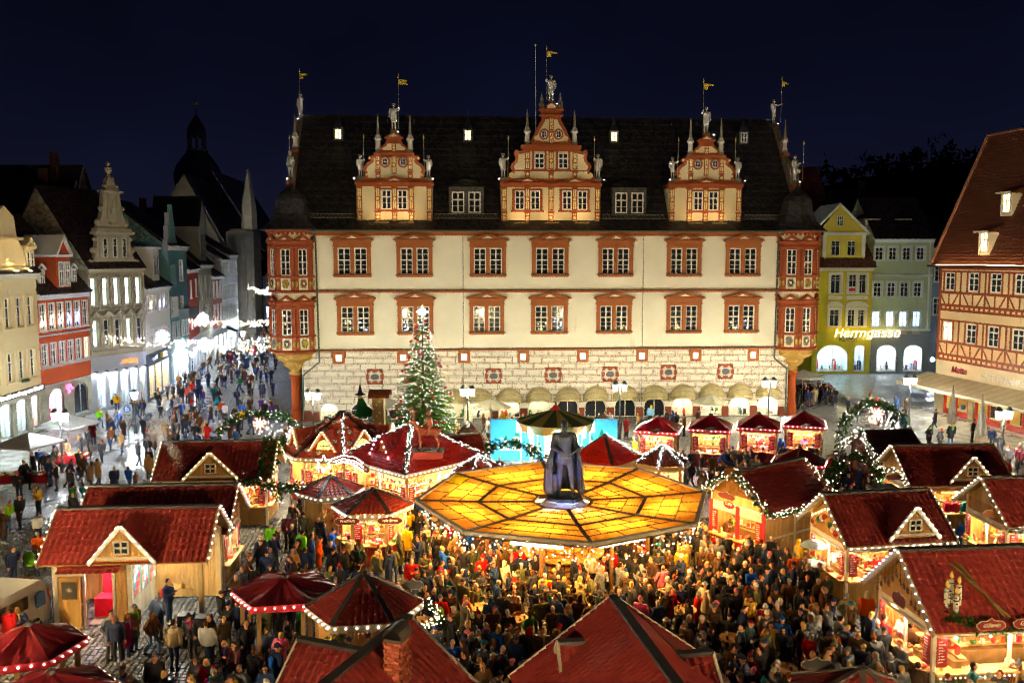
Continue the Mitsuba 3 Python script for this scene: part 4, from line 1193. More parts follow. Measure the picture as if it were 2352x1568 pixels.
def house(name, label, P, Q, eave, col, rows=(), roof=(5.5, 6.0), depth=11, roofcol=DARK_ROOF, base=None, floor=4.9, wallm='plaster', cornice='#cfcabd', sills=True, z0=0.0):
    """rows: dicts z0, z1, n (or xs), w and the look of the windows"""
    P, Q = np.array(P, float), np.array(Q, float)
    L = float(np.hypot(*(Q - P)))
    fr = Frame((P[0], P[1], 0), math.atan2(Q[1] - P[1], Q[0] - P[0]))
    t = thing(name, label, 'house')
    mb = MB(fr, col)
    hs = []
    for r in rows:
        r['xs'] = r.get('xs') or [L * (i + .5) / r['n'] for i in range(r['n'])]
        for x in r['xs']:
            hs.append((x - r['w'] / 2, x + r['w'] / 2, r['z0'], r['z1']))
    wall(mb, 0, L, floor, eave, hs, d=.2)
    mb.sheet((0, depth, 0), (0, 0, 0), (0, 0, eave), (0, depth, eave)).sheet((L, 0, 0), (L, depth, 0), (L, depth, eave), (L, 0, eave)).sheet((L, depth, 0), (0, depth, 0), (0, depth, eave), (L, depth, eave))
    add(t, 'wall', mb, wallm)
    for r in rows:
        for i, x in enumerate(r['xs']):
            w, a, b = r['w'], r['z0'], r['z1']
            s = MB(fr, r.get('trim', '#d8d4ca'))
            tw = r.get('tw', .12)
            if tw:
                s.box(x - w / 2 - tw, x - w / 2, -.06, .06, a, b).box(x + w / 2, x + w / 2 + tw, -.06, .06, a, b).box(x - w / 2 - tw, x + w / 2 + tw, -.07, .06, b, b + tw)
            s.box(x - w / 2 - tw - .05, x + w / 2 + tw + .05, -.14, .06, a - .12, a)
            if r.get('ped'):
                pediment(s, x - w / 2 - .3, x + w / 2 + .3, b + .35, .55, -.4, .05, t=.12, c=r.get('trim', '#d8d4ca'))
            if r.get('panel'):
                s.box(x - w / 2 - .05, x + w / 2 + .05, -.05, .02, a - .95, a - .3, r['panel'])
            k = add(t, 'window', s, 'plaster')
            lit = r.get('lit')
            L_ = lit[i % len(lit)] if lit else None
            casement(k, fr, x - w / 2, x + w / 2, a, b, cols=r.get('cols', 2), rows=r.get('split', (.32, (1, 2))), t=.07, m=.04, y=r.get('y', .1), c=r.get('fc', WHITE), panes=r.get('panes', False), lit=L_, w=.25, pc=r.get('pc', '#12151b'))
            if r.get('stars') and i in r['stars']:
                rr = random.Random(i + int(a * 10))
                g = MB(fr)
                for q in range(16):
                    g.octa((x + rr.uniform(-.36, .36) * w, r.get('y', .1) - .03, a + rr.uniform(.15, .55) * (b - a)), rr.uniform(.025, .05))
                add(k, 'star_light', g, 'matte', emit=(1.3, 1.15, .8) if i < 3 else (.8, 1.0, 2.0), w=.1)
    c = MB(fr, cornice)
    c.box(-.05, L + .05, -.34, .1, eave, eave + .18).box(0, L, -.18, .1, eave - .3, eave)
    add(t, 'cornice', c, 'plaster')
    if roof:
        d, h = roof
        rr = MB(fr, roofcol)
        e = eave + .18
        rr.sheet((-.1, -.45, e), (L + .1, -.45, e), (L + .1, d, e + h), (-.1, d, e + h), None, .12).sheet((L + .1, 2 * d, e), (-.1, 2 * d, e), (-.1, d, e + h), (L + .1, d, e + h), None, .12)
        n = int(h / .32)
        for i in range(n):
            k0 = i / n
            rr.sheet((-.08, -.45 + (d + .45) * k0 - .05, e + h * k0 + .06), (L + .08, -.45 + (d + .45) * k0 - .05, e + h * k0 + .06), (L + .08, -.45 + (d + .45) * (k0 + 1 / n) - .02, e + h * (k0 + 1 / n) + .02), (-.08, -.45 + (d + .45) * (k0 + 1 / n) - .02, e + h * (k0 + 1 / n) + .02))
        rr.put([(0, -.1, eave), (0, 2 * d, eave), (0, d, eave + h)], [(0, 2, 1)], col).put([(L, -.1, eave), (L, 2 * d, eave), (L, d, eave + h)], [(0, 1, 2)], col)
        add(t, 'roof', rr, 'slate')
    return t, fr, L


def shop_front(t, fr, xs, z1, floor, L, col, lit, seed=1, goods=6, arch=False, mat='plaster', depth=2.0, back='#dcdde0', pal=None, w=.5, sill=.35):
    """ground floor with lit display windows: xs = (x0, x1) pairs"""
    ops = []
    for a, b in xs:
        ops.append(Polygon(arch_pts((a + b) / 2, b - a, sill, z1 - (b - a) * .42)) if arch else sbox(a, sill, b, z1))
    add(t, 'ground_floor', poly_sheet(MB(fr, col), sbox(0, 0, L, floor).difference(unary_union(ops)), 0.0), mat)
    for i, (a, b) in enumerate(xs):
        f = MB(fr, '#bfc2c4')
        if arch:
            po = Polygon(arch_pts((a + b) / 2, b - a, sill, z1 - (b - a) * .42))
            poly_sheet(f, po.difference(po.buffer(-.1)), .08)
        else:
            f.box(a, a + .08, -.02, .15, sill, z1).box(b - .08, b, -.02, .15, sill, z1).box(a + .08, b - .08, -.02, .15, z1 - .1, z1)
        f.box(a, b, -.05, .2, sill - .08, sill).box((a + b) / 2 - .03, (a + b) / 2 + .03, .05, .11, sill, z1 - .05)
        k = add(t, 'shop_window', f, 'satin')
        L_ = lit[i % len(lit)]
        if L_ is None:
            add(k, 'pane', MB(fr, '#0d1117').box(a + .05, b - .05, .16, .18, sill, z1), 'glass')
        else:
            shop_room(k, fr, a, b, sill, z1, y=.2, depth=depth, lit=L_, goods=goods, seed=seed + i, back=back, pal=pal, w=w)


def letters(par, fr, text, x, y, z, h, col, name='lettering', emit=None, depth=.05, bold=True, mat='satin', flip=False, slant=0.0, width=None):
    m = meshkit.text_mesh(text, h, depth, bold)
    v = np.array(m.vertices)
    if width:
        v[:, 0] *= width / v[:, 0].max()
    v = np.column_stack([x + v[:, 0] + slant * v[:, 1], y - v[:, 2], z + v[:, 1]])
    return add(par, name, MB(fr, col).put(v, m.faces[:, ::-1] if False else m.faces), mat, emit=emit, w=.3 if emit is not None else None)


COOL = np.array((.85, 1.0, 1.15))
P_ = [(-37.7, 58), (-38.3, 70.2), (-37.8, 77.6), (-35.2, 83.2), (-36.6, 93), (-37.2, 100), (-39.6, 110), (-40.6, 118), (-41.3, 124), (-42.3, 130), (-43.4, 138)]
# beige corner house
t, fr, L = house('beige_house', 'beige plastered house with a bookshop on the ground floor at the left edge', P_[0], P_[1], 12.6, '#d8c495',
                 [dict(z0=8.6, z1=10.9, xs=[1.6, 3.6, 5.6, 7.6, 9.3, 11.0], w=.95, tw=.14, trim='#dcc89a', y=.16), dict(z0=4.5, z1=6.7, xs=[1.6, 3.6, 5.6, 7.6, 9.3, 11.0], w=.95, tw=.14, trim='#dcc89a', y=.16)], roof=(6, 8), floor=3.7, cornice='#d9d2bd')
shop_front(t, fr, [(.6, 2.4), (3.2, 5.0), (5.6, 7.4), (8.0, 9.8), (10.2, 11.7)], 3.0, 3.7, L, '#a09a86', [(5, 5, 4.6), (3.2, 4.6, 4.4), (3.4, 5, 4.6), (3.2, 4.4, 4.2), (5.2, 5, 4.8)], arch=True, mat='stone', goods=10)
sg = add(t, 'sign_board', MB(fr, '#2c2020').box(3.4, 12.1, -.35, .0, 3.32, 3.72), 'satin')
letters(sg, fr, 'Die Buchhandlung am Markt', 4.2, -.36, 3.42, .34, '#e9e4da', emit=(.10, .10, .095), width=7.5)
for i in range(5):
    for j, x in enumerate((.25, 2.8, 5.3, 7.7, 10.0, 11.95)):
        add(t, 'quoin', MB(fr, '#8e8976').box(max(x - .32, .02), min(x + .32, L - .02), -.09, .0, .08 + i * .56, .58 + i * .56), 'stone')
g = MB(fr, '#dcc796').slab([(6.2, 12.8), (10.3, 12.8), (10.3, 13.6), (10.0, 14.6), (9.2, 15.4), (8.9, 17.0), (7.6, 17.8), (6.2, 17.0)], -.2, .25)
g.box(6.0, 10.6, -.34, .3, 13.0, 13.2).box(6.8, 9.9, -.34, .3, 15.3, 15.5)
add(t, 'curved_gable', g, 'plaster')
g = MB(fr, '#d8c28f').box(10.55, 11.95, -.1, 1.8, 12.85, 14.6).box(10.4, 12.1, -.25, 1.9, 14.6, 14.8)
pediment(g, 10.45, 12.05, 14.84, .75, -.3, 1.9, t=.14, c='#d8c28f')
k = add(t, 'dormer', g, 'plaster')
for x in (10.95, 11.55):
    casement(k, fr, x - .2, x + .2, 12.95, 14.4, cols=1, rows=(.4, (1, 1)), y=-.16, name='dormer_window', panes=False)
fb = add(t, 'flower_box', MB(fr, '#4f4a3e').box(8.8, 9.8, -.35, -.15, 4.3, 4.42), 'matte')
g = MB(fr, '#2d4423')
for i in range(14):
    g.ball((rng.uniform(8.8, 9.8), -.25, 4.45), (.1, .1, .12), None, 6, 3)
add(fb, 'greenery', g, 'matte')
k = add(t, 'cornice_lamp', MB(fr, '#66635c').cbox(10.2, -.6, 12.8, .3, .2, .1), 'satin')
add(k, 'lamp', MB(fr).sheet((10.08, -.68, 12.92), (10.32, -.68, 12.92), (10.32, -.52, 12.96), (10.08, -.52, 12.96)), 'matte', emit=(22, 16, 7), w=.6)
k = add(t, 'cornice_lamp', MB(fr, '#66635c').cbox(7.8, -.75, 12.8, .3, .2, .1), 'satin')
add(k, 'lamp', MB(fr).sheet((7.6, -.85, 12.92), (8.0, -.85, 12.92), (8.0, -.65, 12.96), (7.6, -.65, 12.96)), 'matte', emit=(20, 14.5, 6), w=.6)
# red house
t, fr, L = house('red_house', 'narrow brick red house with rows of white windows and a red dormer gable', P_[1], P_[2], 10.8, '#a3492b',
                 [dict(z0=8.0, z1=10.2, n=6, w=.8, tw=.05, trim='#d9d6d0', stars=(0, 1, 2, 3, 4), y=.04), dict(z0=5.1, z1=6.9, n=6, w=.8, tw=.05, trim='#c9c7c4', y=.04, lit=(None, None, None, None, None, (.12, .10, .05)))], roof=(6, 6.8), floor=3.45, cornice='#c9cad0')
add(t, 'string_course', MB(fr, '#b9bac0').box(0, L, -.15, .03, 7.5, 7.64).box(0, L, -.2, .03, 4.86, 4.98).box(0, L, -.1, .03, 3.38, 3.5), 'plaster')
shop_front(t, fr, [(.9, 3.0), (4.6, 6.7)], 3.0, 3.45, L, '#98917c', [(4.2, 2.6, 3.2), None], arch=True, mat='stone', pal=('#c2185b', '#e0457b', '#dfe3e6', '#c23a3a'))
k = add(t, 'pink_sign', letters_mb := MB(fr, '#d81b78').box(3.4, 4.0, -.14, -.06, 3.0, 3.12).box(3.64, 3.76, -.14, -.06, 2.45, 3.0).box(3.55, 3.85, -.14, -.06, 2.45, 2.53).box(3.4, 3.5, -.14, -.06, 2.86, 3.0).box(3.9, 4.0, -.14, -.06, 2.86, 3.0).box(4.08, 4.18, -.14, -.06, 2.72, 2.82).box(4.27, 4.37, -.14, -.06, 2.72, 2.82), 'satin', emit=(1.0, .05, .38), w=.3)
mb = MB(fr, '#a3492b').box(2.7, 4.75, -.1, 3, 11.0, 14.1)
mb.slab([(2.7, 14.1), (4.75, 14.1), (3.72, 15.6)], -.1, 3).box(2.55, 4.9, -.3, 3.1, 14.0, 14.2, '#cfcdd2')
for s in (-1, 1):
    mb.slab([(3.72 + s * 1.25, 14.2), (3.72 + s * .98, 14.2), (3.72, 15.55), (3.72, 15.85)], -.32, 3.2, '#c8c4b8')
k = add(t, 'dormer', mb, 'plaster')
for x in (3.28, 4.18):
    casement(k, fr, x - .34, x + .34, 11.5, 13.6, t=.08, rows=(.36, (1, 2)), y=-.2, name='dormer_window', panes=False)
for x in (1.35, 6.0):
    mb = MB(fr, '#d5d3cd').box(x - .4, x + .4, .35, 1.8, 11.2, 13.0).path([(x - .55, .3, 13.0), (x, .3, 13.4), (x + .55, .3, 13.0)], .1, 5)
    k = add(t, 'small_dormer', mb, 'plaster')
    casement(k, fr, x - .3, x + .3, 11.4, 12.9, t=.07, rows=(.36, (1, 1)), y=.28, name='dormer_window', panes=False)
# ornate sandstone house
t, fr, L = house('sandstone_house', 'ornate sandstone house with a tall scrolled gable and an urn on top', P_[2], P_[3], 12.8, '#8f866f',
                 [dict(z0=9.6, z1=12.1, n=5, w=.62, tw=.1, trim='#9b927b', y=.16, cols=1, split=(.4, (1, 1)), lit=((.16, .21, .2),), fc='#cfd6d2'), dict(z0=5.9, z1=8.3, n=5, w=.62, tw=.1, trim='#9b927b', y=.16, ped=True, cols=1, split=(.4, (1, 1)), lit=((.14, .19, .18), None, None, (.10, .14, .12), None), fc='#cfd6d2')],
                 roof=(6, 7.5), floor=5.0, wallm='stone', cornice='#b4aa92')
mb = MB(fr, '#998f78')
for i in range(6):
    x = L * i / 5
    for a, b in ((9.4, 12.3), (5.8, 8.6)):
        mb.box(max(x - .14, 0), min(x + .14, L), -.16, .02, a, b).box(max(x - .2, 0), min(x + .2, L), -.22, .02, b, b + .16)
mb.box(0, L, -.22, .02, 9.15, 9.35).box(0, L, -.3, .02, 12.45, 12.6).box(0, L, -.25, .02, 5.25, 5.5)
for i in range(10):
    for x in (0, L - .34):
        mb.box(x, x + (.34 if i % 2 else .24), -.1, .0, 5.5 + i * .36, 5.8 + i * .36)
add(t, 'pilasters', mb, 'stone')
cx = L / 2
mb = MB(fr, '#a0967e')
for o, y in (([(2.6, 13.0), (2.3, 13.6), (2.05, 14.2), (1.85, 15.2), (1.8, 16.0)], 0), ([(1.7, 16.6), (1.3, 17.4), (1.05, 18.2), (.95, 19.2), (.85, 19.8)], .05), ([(.5, 20.2), (.42, 20.8), (.3, 21.2)], .1)):
    mb.slab([(cx + a, b) for a, b in o] + [(cx - a, b) for a, b in o[::-1]], y, y + .5)
mb.box(cx - 2.1, cx + 2.1, -.25, .6, 16.0, 16.3).box(cx - 1.9, cx + 1.9, -.15, .6, 16.3, 16.6).box(cx - 1.1, cx + 1.1, -.2, .6, 19.8, 20.0).box(cx - .7, cx + .7, -.1, .6, 20.0, 20.2)
for x in (-1.55, -.55, .55, 1.55):
    mb.box(cx + x - .13, cx + x + .13, -.16, .1, 13.9, 15.9)
for x in (-.5, .5):
    mb.box(cx + x - .1, cx + x + .1, -.12, .1, 17.2, 19.6)
for s in (-1, 1):
    for a, b, r in ((2.55, 13.4, .42), (2.15, 14.6, .3), (1.95, 15.6, .2), (1.5, 17.1, .36), (1.15, 18.4, .24), (.62, 20.4, .2)):
        mb.ball((cx + s * a, .2, b), (r, .3, r), None, 8, 5)
for i in range(26):
    s = rng.uniform(-1.3, 1.3)
    z = rng.uniform(13.5, 19.4)
    s *= 1.0 if z < 16 else .6
    mb.ball((cx + s, -.03, z), (.14, .09, .18), None, 6, 3)
mb.lathe([(.3, 21.2), (.12, 21.45), (.34, 21.8), (.30, 22.1), (.1, 22.2), (.2, 22.45), (.05, 22.7)], 10, (cx, .35, 0))
gk = add(t, 'scrolled_gable', mb, 'stone')
for x in (-1.05, 0, 1.05):
    casement(gk, fr, cx + x - .24, cx + x + .24, 13.95, 15.7, cols=1, rows=(.4, (1, 1)), y=-.1, name='gable_window', panes=False, c='#bdb8a8')
shop_front(t, fr, [(.5, 1.5), (1.8, 2.8), (3.05, 4.0), (4.2, 5.1), (5.3, 6.0)], 3.4, 5.0, L, '#a7a9ad', [COOL * 6.5], mat='plaster', goods=7, back='#e6ecf2')
letters(t, fr, 'ernsting', 3.3, -.12, 4.15, .42, '#d9591c', emit=(.16, .045, .01), width=1.7)
ap = MB(fr, '#55575a')
for i in range(6):
    x = .3 + i * 1.1
    ap.cbox(x, -.3, 3.62, .18, .3, .1)
    k = add(t, 'wall_spotlight', MB(fr, '#44464a').cbox(x, -.3, 3.62, .18, .3, .12), 'satin')
    add(k, 'lamp', MB(fr).sheet((x - .07, -.42, 3.61), (x - .07, -.2, 3.61), (x + .07, -.2, 3.61), (x + .07, -.42, 3.61)), 'matte', emit=COOL * 34, w=.4)
# cream, teal and the houses up the street
t, fr, L = house('cream_house', 'cream house with small white windows and a pale dormer beside the sandstone house', P_[3], P_[4], 10.8, '#cfc9b8',
                 [dict(z0=8.7, z1=10.3, n=6, w=.85, tw=.1, y=.03, stars=(1, 3, 4), panes=False), dict(z0=5.3, z1=6.9, n=6, w=.85, tw=.1, y=.03)], roof=(6, 5), floor=4.6)
shop_front(t, fr, [(.8, 2.8), (3.2, 5.4), (5.8, 8.6)], 3.4, 4.6, L, '#6d767c', [(7, 6.2, 4), (7, 6, 3.8), (6, 6, 4.6)], goods=10, back='#e4d6b0', pal=('#b4262a', '#c94a2a', '#2f6b3a', '#d8c7a8', '#e05a1c', '#ded8d0'))
k = add(t, 'shop_sign', MB(fr, '#5b6a8c').box(1.2, 3.6, -.18, -.02, 3.75, 4.3).box(5.2, 7.4, -.18, -.02, 3.75, 4.3, '#b8a02c'), 'satin')
letters(k, fr, 'Optik', 1.5, -.19, 3.85, .36, '#dfe6f0')
letters(k, fr, 'Spielzeug', 5.35, -.19, 3.85, .36, '#b5321f', width=1.9)
mb = MB(fr, '#cfccc0').box(5.0, 7.4, .3, 3.5, 11.6, 14.8).box(4.8, 7.7, .1, 3.6, 14.8, 15.0)
k = add(t, 'dormer', mb, 'plaster')
for x in (5.7, 6.7):
    casement(k, fr, x - .25, x + .25, 12.2, 14.0, cols=1, y=.24, name='dormer_window', panes=False, c='#8a8a84')
t, fr, L = house('teal_house', 'teal plastered house with a slender curved gable and a small balcony', P_[4], P_[5], 15.0, '#5f8480',
                 [dict(z0=10.9, z1=13.2, xs=[1.0, 1.7, 2.4], w=.45, tw=.05, trim='#6b8f8a', cols=1, y=.14), dict(z0=11.4, z1=13.6, xs=[4.6], w=1.1, tw=.12, y=.05, panes=True), dict(z0=7.6, z1=9.6, xs=[4.6, 1.0, 1.8, 2.5], w=.9, tw=.1, y=.05), dict(z0=5.3, z1=6.9, xs=[1.2, 2.8, 4.6, 6.2], w=.8, tw=.1, y=.1)], roof=(6, 5), floor=4.9)
g = MB(fr, '#66908c').slab([(.2, 15.0), (3.2, 15.0), (3.1, 15.6), (2.6, 16.2), (2.4, 17.4), (2.0, 18.4), (1.75, 19.6), (1.5, 19.6), (1.4, 18.6), (1.0, 17.6), (.8, 16.3), (.3, 15.7)], -.12, .3)
g.box(-.3, .2, -.1, .4, 14.6, 15.8, '#8a8b8a').box(.1, .8, -.1, .4, 15.8, 17.3, '#8a8b8a').box(.7, 1.3, -.1, .4, 17.3, 18.7, '#8a8b8a')
add(t, 'curved_gable', g, 'plaster')
g = MB(fr, '#7d8f90').box(3.2, 6.8, -1.1, 0, 7.2, 7.35).box(3.2, 6.8, -1.1, -1.0, 7.35, 8.3).box(3.2, 3.3, -1.1, 0, 7.35, 8.3).box(6.7, 6.8, -1.1, 0, 7.35, 8.3)
add(t, 'balcony', g, 'plaster')
shop_front(t, fr, [(.6, 2.6), (3.2, 6.2)], 3.6, 4.9, L, '#8fa8ac', [COOL * 6.5], goods=5, back='#dfe9ee')
add(t, 'lit_sign', MB(fr).box(3.0, 4.6, -.2, -.05, 4.0, 4.5), 'matte', emit=(1.1, 1.25, 1.6), w=.3)
for i, (nm, lab, eave, col, rows, fl, pitch) in enumerate((
        ('narrow_red_house', 'very narrow dark red house right of the teal house', 12.4, '#8e4638', [dict(z0=9.2, z1=11.2, n=2, w=.9, tw=.1, y=.04, lit=((.1, .1, .11), None)), dict(z0=5.6, z1=7.4, n=2, w=.9, tw=.1, y=.04)], 4.4, (5, 4)),
        ('grey_house', 'grey beige house with a tall pointed dormer up the street', 12.8, '#8d8672', [dict(z0=8.6, z1=11.6, n=3, w=.7, tw=.1, trim='#a59d86', y=.18), dict(z0=4.9, z1=7.6, n=3, w=.7, tw=.1, trim='#a59d86', y=.18)], 4.4, (5, 5)),
        ('pink_house', 'small dusty red house between grey and white houses up the street', 11.2, '#93584a', [dict(z0=8.4, z1=10.6, n=3, w=.8, tw=.12, y=.04), dict(z0=5.2, z1=7.4, n=3, w=.8, tw=.12, y=.04)], 4.2, (5, 4)),
        ('white_house', 'white house with lines of narrow windows up the street', 13.5, '#b4b3ae', [dict(z0=11.0, z1=12.8, n=3, w=.8, tw=.1, y=.04), dict(z0=7.9, z1=9.8, n=3, w=.8, tw=.1, y=.04), dict(z0=5.0, z1=6.9, n=3, w=.8, tw=.1, y=.04)], 4.2, (5, 3.6)),
        ('last_white_house', 'tall white house standing next to the stone church', 14.2, '#b8b7b3', [dict(z0=11.4, z1=13.4, n=4, w=.9, tw=.1, y=.04), dict(z0=7.8, z1=10.0, n=4, w=.9, tw=.1, y=.04), dict(z0=4.8, z1=6.8, n=4, w=.9, tw=.1, y=.04)], 4.2, (5, 3.2)))):
    t, fr, L = house(nm, lab, P_[5 + i], P_[6 + i], eave, col, rows, roof=pitch, floor=fl)
    n = max(2, int(L / 2.6))
    shop_front(t, fr, [(L * j / n + .4, L * (j + 1) / n - .4) for j in range(n)], 3.2, fl, L, ('#b3b4ba', '#a9a394', '#8f8d88', '#9da3a8', '#b0b1b8')[i], [COOL * 6, (6, 5.5, 4.4), None][:3 if i else 1], goods=4, seed=40 + i)
    if nm == 'grey_house':
        mb = MB(fr, '#a39c86').box(2.2, 5.6, .1, 3.5, 12.9, 18.0)
        mb.slab([(2.0, 18.0), (5.8, 18.0), (3.9, 21.6)], .05, 3.5)
        k = add(t, 'dormer', mb, 'plaster')
        for x in (3.0, 3.9, 4.8):
            casement(k, fr, x - .26, x + .26, 14.2, 16.9, cols=1, y=.04, name='dormer_window', panes=False, c='#6d6a60')
        add(k, 'dormer_roof', MB(fr, '#17151c').sheet((1.8, 0, 17.9), (3.9, 0, 21.8), (3.9, 6, 21.8), (1.8, 6, 17.9), None, .1).sheet((3.9, 0, 21.8), (6.0, 0, 17.9), (6.0, 6, 17.9), (3.9, 6, 21.8), None, .1), 'slate')
    if nm == 'pink_house':
        add(t, 'blue_awning', MB(fr, '#22405c').sheet((4.0, -.05, 4.3), (6.2, -.05, 4.3), (6.2, -2.2, 3.5), (4.0, -2.2, 3.5), None, .03), 'matte')
# church up the street
ch = thing('church', 'dark stone church with a big plain gable and a pinnacled buttress up the street', 'church')
fr = Frame((-46.5, 141, 0), math.radians(5))
mb = MB(fr, '#5f584c').box(-15, -.5, 3, 3.8, 0, 14)
mb.slab([(-15.5, 13.5), (.3, 13.5), (-6.6, 27.5)], 3, 3.8)
add(ch, 'gable_wall', mb, 'stone')
add(ch, 'nave_roof', MB(fr, '#3a3640').sheet((-6.6, 3.8, 27.6), (.9, 3.8, 13.5), (.9, 30, 13.5), (-6.6, 30, 27.6), None, .2).sheet((-4.4, 12, 29), (4.2, 12, 15), (4.2, 40, 15), (-4.4, 40, 29), None, .2), 'slate')
mb = MB(fr, '#6a6256')
mb.box(-.2, 4.2, 3, 9, 0, 18.2)
for i in range(5):
    mb.box(.1 + i * .85, .45 + i * .85, 2.75, 3.0, 0, 17.4)
mb.lathe([(2.6, 18.2), (2.75, 18.5), (2.3, 18.7)], 4, (2, 6, 0), ph=math.pi / 4)
mb.lathe([(1.3, 18.6), (1.15, 22.5), (.15, 28.5)], 6, (3.2, 5, 0), '#8a8170')
add(ch, 'buttress_tower', mb, 'stone')
k = add(ch, 'floodlight', MB(WORLD, '#333333').cbox(-50, 131, 17.2, .4, .3, .3), 'satin')
add(k, 'lamp', MB(WORLD).sheet((-49.8, 131.2, 17.3), (-50.2, 131.2, 17.3), (-50.2, 131.1, 17.6), (-49.8, 131.1, 17.6)), 'matte', emit=(200, 185, 150), w=1)
tw = thing('church_tower', 'dark church tower with an onion dome and lantern against the night sky', 'tower')
c = depth_at(457, 470, 165)
mb = MB(WORLD, '#4c4a4c').lathe([(4.4, 0), (4.4, 25.0), (4.7, 25.1), (4.7, 25.5)], 8, (c[0], c[1], 0), ph=.39)
add(tw, 'shaft', mb, 'stone')
mb = MB(WORLD, '#2b3038').lathe([(4.5, 25.5), (4.2, 26.3), (4.1, 27.3), (4.3, 28.3), (4.25, 29.6), (3.7, 31.0), (2.7, 32.4), (2.0, 33.2), (1.85, 33.6)], 8, (c[0], c[1], 0), ph=.39)
add(tw, 'dome', mb, 'satin')
mb = MB(WORLD, '#4a4c55').lathe([(1.9, 33.6), (1.9, 33.9), (1.5, 34.0)], 8, (c[0], c[1], 0), '#6d7078', ph=.39)
for i in range(8):
    a = i * math.pi / 4 + .39
    mb.tube((c[0] + 1.5 * math.cos(a), c[1] + 1.5 * math.sin(a), 34), (c[0] + 1.5 * math.cos(a), c[1] + 1.5 * math.sin(a), 36.2), .2, .2, 6)
mb.lathe([(1.7, 36.2), (1.75, 36.5), (1.65, 37.4), (1.2, 38.6), (.4, 39.8), (.08, 40.4), (.06, 41.5)], 8, (c[0], c[1], 0), '#33333c', ph=.39).ball((c[0], c[1], 42.2), .5, '#a8a070', 8, 5).tube((c[0], c[1], 42.5), (c[0], c[1], 43.8), .05, .03)
add(tw, 'lantern', mb, 'satin')
# white houses at the end of the street
for i, (lab, P, Q, eave, gab) in enumerate((('white gabled house at the far end of the street', (-46.5, 170), (-39.5, 168), 10.5, 6.5), ('pale low house at the far end of the street beside the church', (-56, 196), (-45.5, 194), 9.5, 4))):
    t, fr, L = house('street_end_house', lab, P, Q, eave, '#b3b2ae', [dict(z0=7.4, z1=9.6, n=4, w=.9, tw=.1, y=.04), dict(z0=4.2, z1=6.3, n=4, w=.9, tw=.1, y=.04)], roof=None, floor=3.4)
    mb = MB(fr, '#b3b2ae').slab([(0, eave + .2), (L, eave + .2), (L / 2, eave + gab)], -.02, .4)
    k = add(t, 'gable', mb, 'plaster')
    for x in (-.6, .6):
        casement(k, fr, L / 2 + x - .35, L / 2 + x + .35, eave + .9, eave + 2.6, y=-.1, name='gable_window', panes=False)
    add(t, 'roof', MB(fr, '#1f1c24').sheet((-.3, -.2, eave), (L / 2, -.2, eave + gab + .2), (L / 2, 9, eave + gab + .2), (-.3, 9, eave), None, .15).sheet((L / 2, -.2, eave + gab + .2), (L + .3, -.2, eave), (L + .3, 9, eave), (L / 2, 9, eave + gab + .2), None, .15), 'slate')
    shop_front(t, fr, [(.6, L / 2 - .3), (L / 2 + .3, L - .6)], 2.9, 3.4, L, '#b0b2c0', [COOL * 8], goods=3, seed=60 + i)
# dark roofs behind the left row
for i, (x0, x1, y, ze, zr) in enumerate(((-60, -47, 92, 15.5, 24), (-52, -44, 84, 15, 21.5), (-66, -55, 82, 14, 23.5), (-60, -46, 112, 15, 20.5))):
    t = thing('dark_roofed_house', ('dark gabled house behind the red house, farthest back on the left', 'dark roof with white verge right behind the sandstone house', 'dark roofed house behind the beige house at the left edge', 'dark house behind the cream and teal houses')[i], 'house')
    add(t, 'wall', MB(WORLD, '#4a423c').box(x0, x1, y, y + 9, 0, ze), 'plaster')
    rf_ = MB(WORLD, '#2a2022').sheet((x0 - .3, y - .3, ze), (x1 + .3, y - .3, ze), (x1 + .3, y + 4.5, zr), (x0 - .3, y + 4.5, zr), None, .15).sheet((x1 + .3, y + 9.3, ze), (x0 - .3, y + 9.3, ze), (x0 - .3, y + 4.5, zr), (x1 + .3, y + 4.5, zr), None, .15)
    rf_.put([(x1, y, ze), (x1, y + 9, ze), (x1, y + 4.5, zr)], [(0, 1, 2)], '#554a42')
    k = add(t, 'roof', rf_, 'slate')
    add(k, 'verge', MB(WORLD, '#7d776e').bar((x1 + .3, y - .3, ze + .05), (x1 + .3, y + 4.5, zr + .05), .12, .2), 'matte')
    add(t, 'chimney', MB(WORLD, '#5b3f36').cbox(x1 - 2.5, y + 3.6, zr - 2, .7, .7, 3.2), 'matte')

# ------------------------------------------------------------------ right: yellow, green, half-timbered house
YF = Frame((36, 104, 0))
WINY = dict(tw=.3, trim='#d5cfae', y=.08, cols=2, split=(.3, (2, 1)), panes=True, fc='#b9b49c')
t, fr, L = house('yellow_house', 'yellow gabled shop house with cream window surrounds behind the right oriel', (36, 104), (43, 104), 12.6, '#b3a02a',
                 [dict(WINY, z0=9.68, z1=11.9, xs=[2.57], w=1.1), dict(WINY, z0=9.68, z1=11.9, xs=[4.65, 5.75], w=.95), dict(WINY, z0=5.75, z1=7.7, xs=[2.57], w=1.1), dict(WINY, z0=5.75, z1=7.7, xs=[4.65, 5.7], w=.95)], roof=None, floor=5.0, cornice='#cfc9a0')
mb = MB(fr, '#c2ab3c')
wall(mb, 1.1, 5.9, 13.9, 16.6, [(1.9, 2.95, 14.15, 15.88), (3.82, 4.8, 14.15, 15.88)])
mb.slab([(.4, 16.9), (6.3, 16.9), (2.9, 20.2)], -.05, .3).box(1.1, 1.3, 0, 6, 13, 16.6).box(5.7, 5.9, 0, 6, 13, 16.6)
for a, b in (((.1, 17.6), (2.75, 20.35)), ((6.5, 16.75), (2.75, 20.35))):
    mb.slab([a, b, (b[0], b[1] - .35), (a[0] + (.3 if a[0] < 2 else -.4), a[1])], -.25, 6.5, '#d6d0b4')
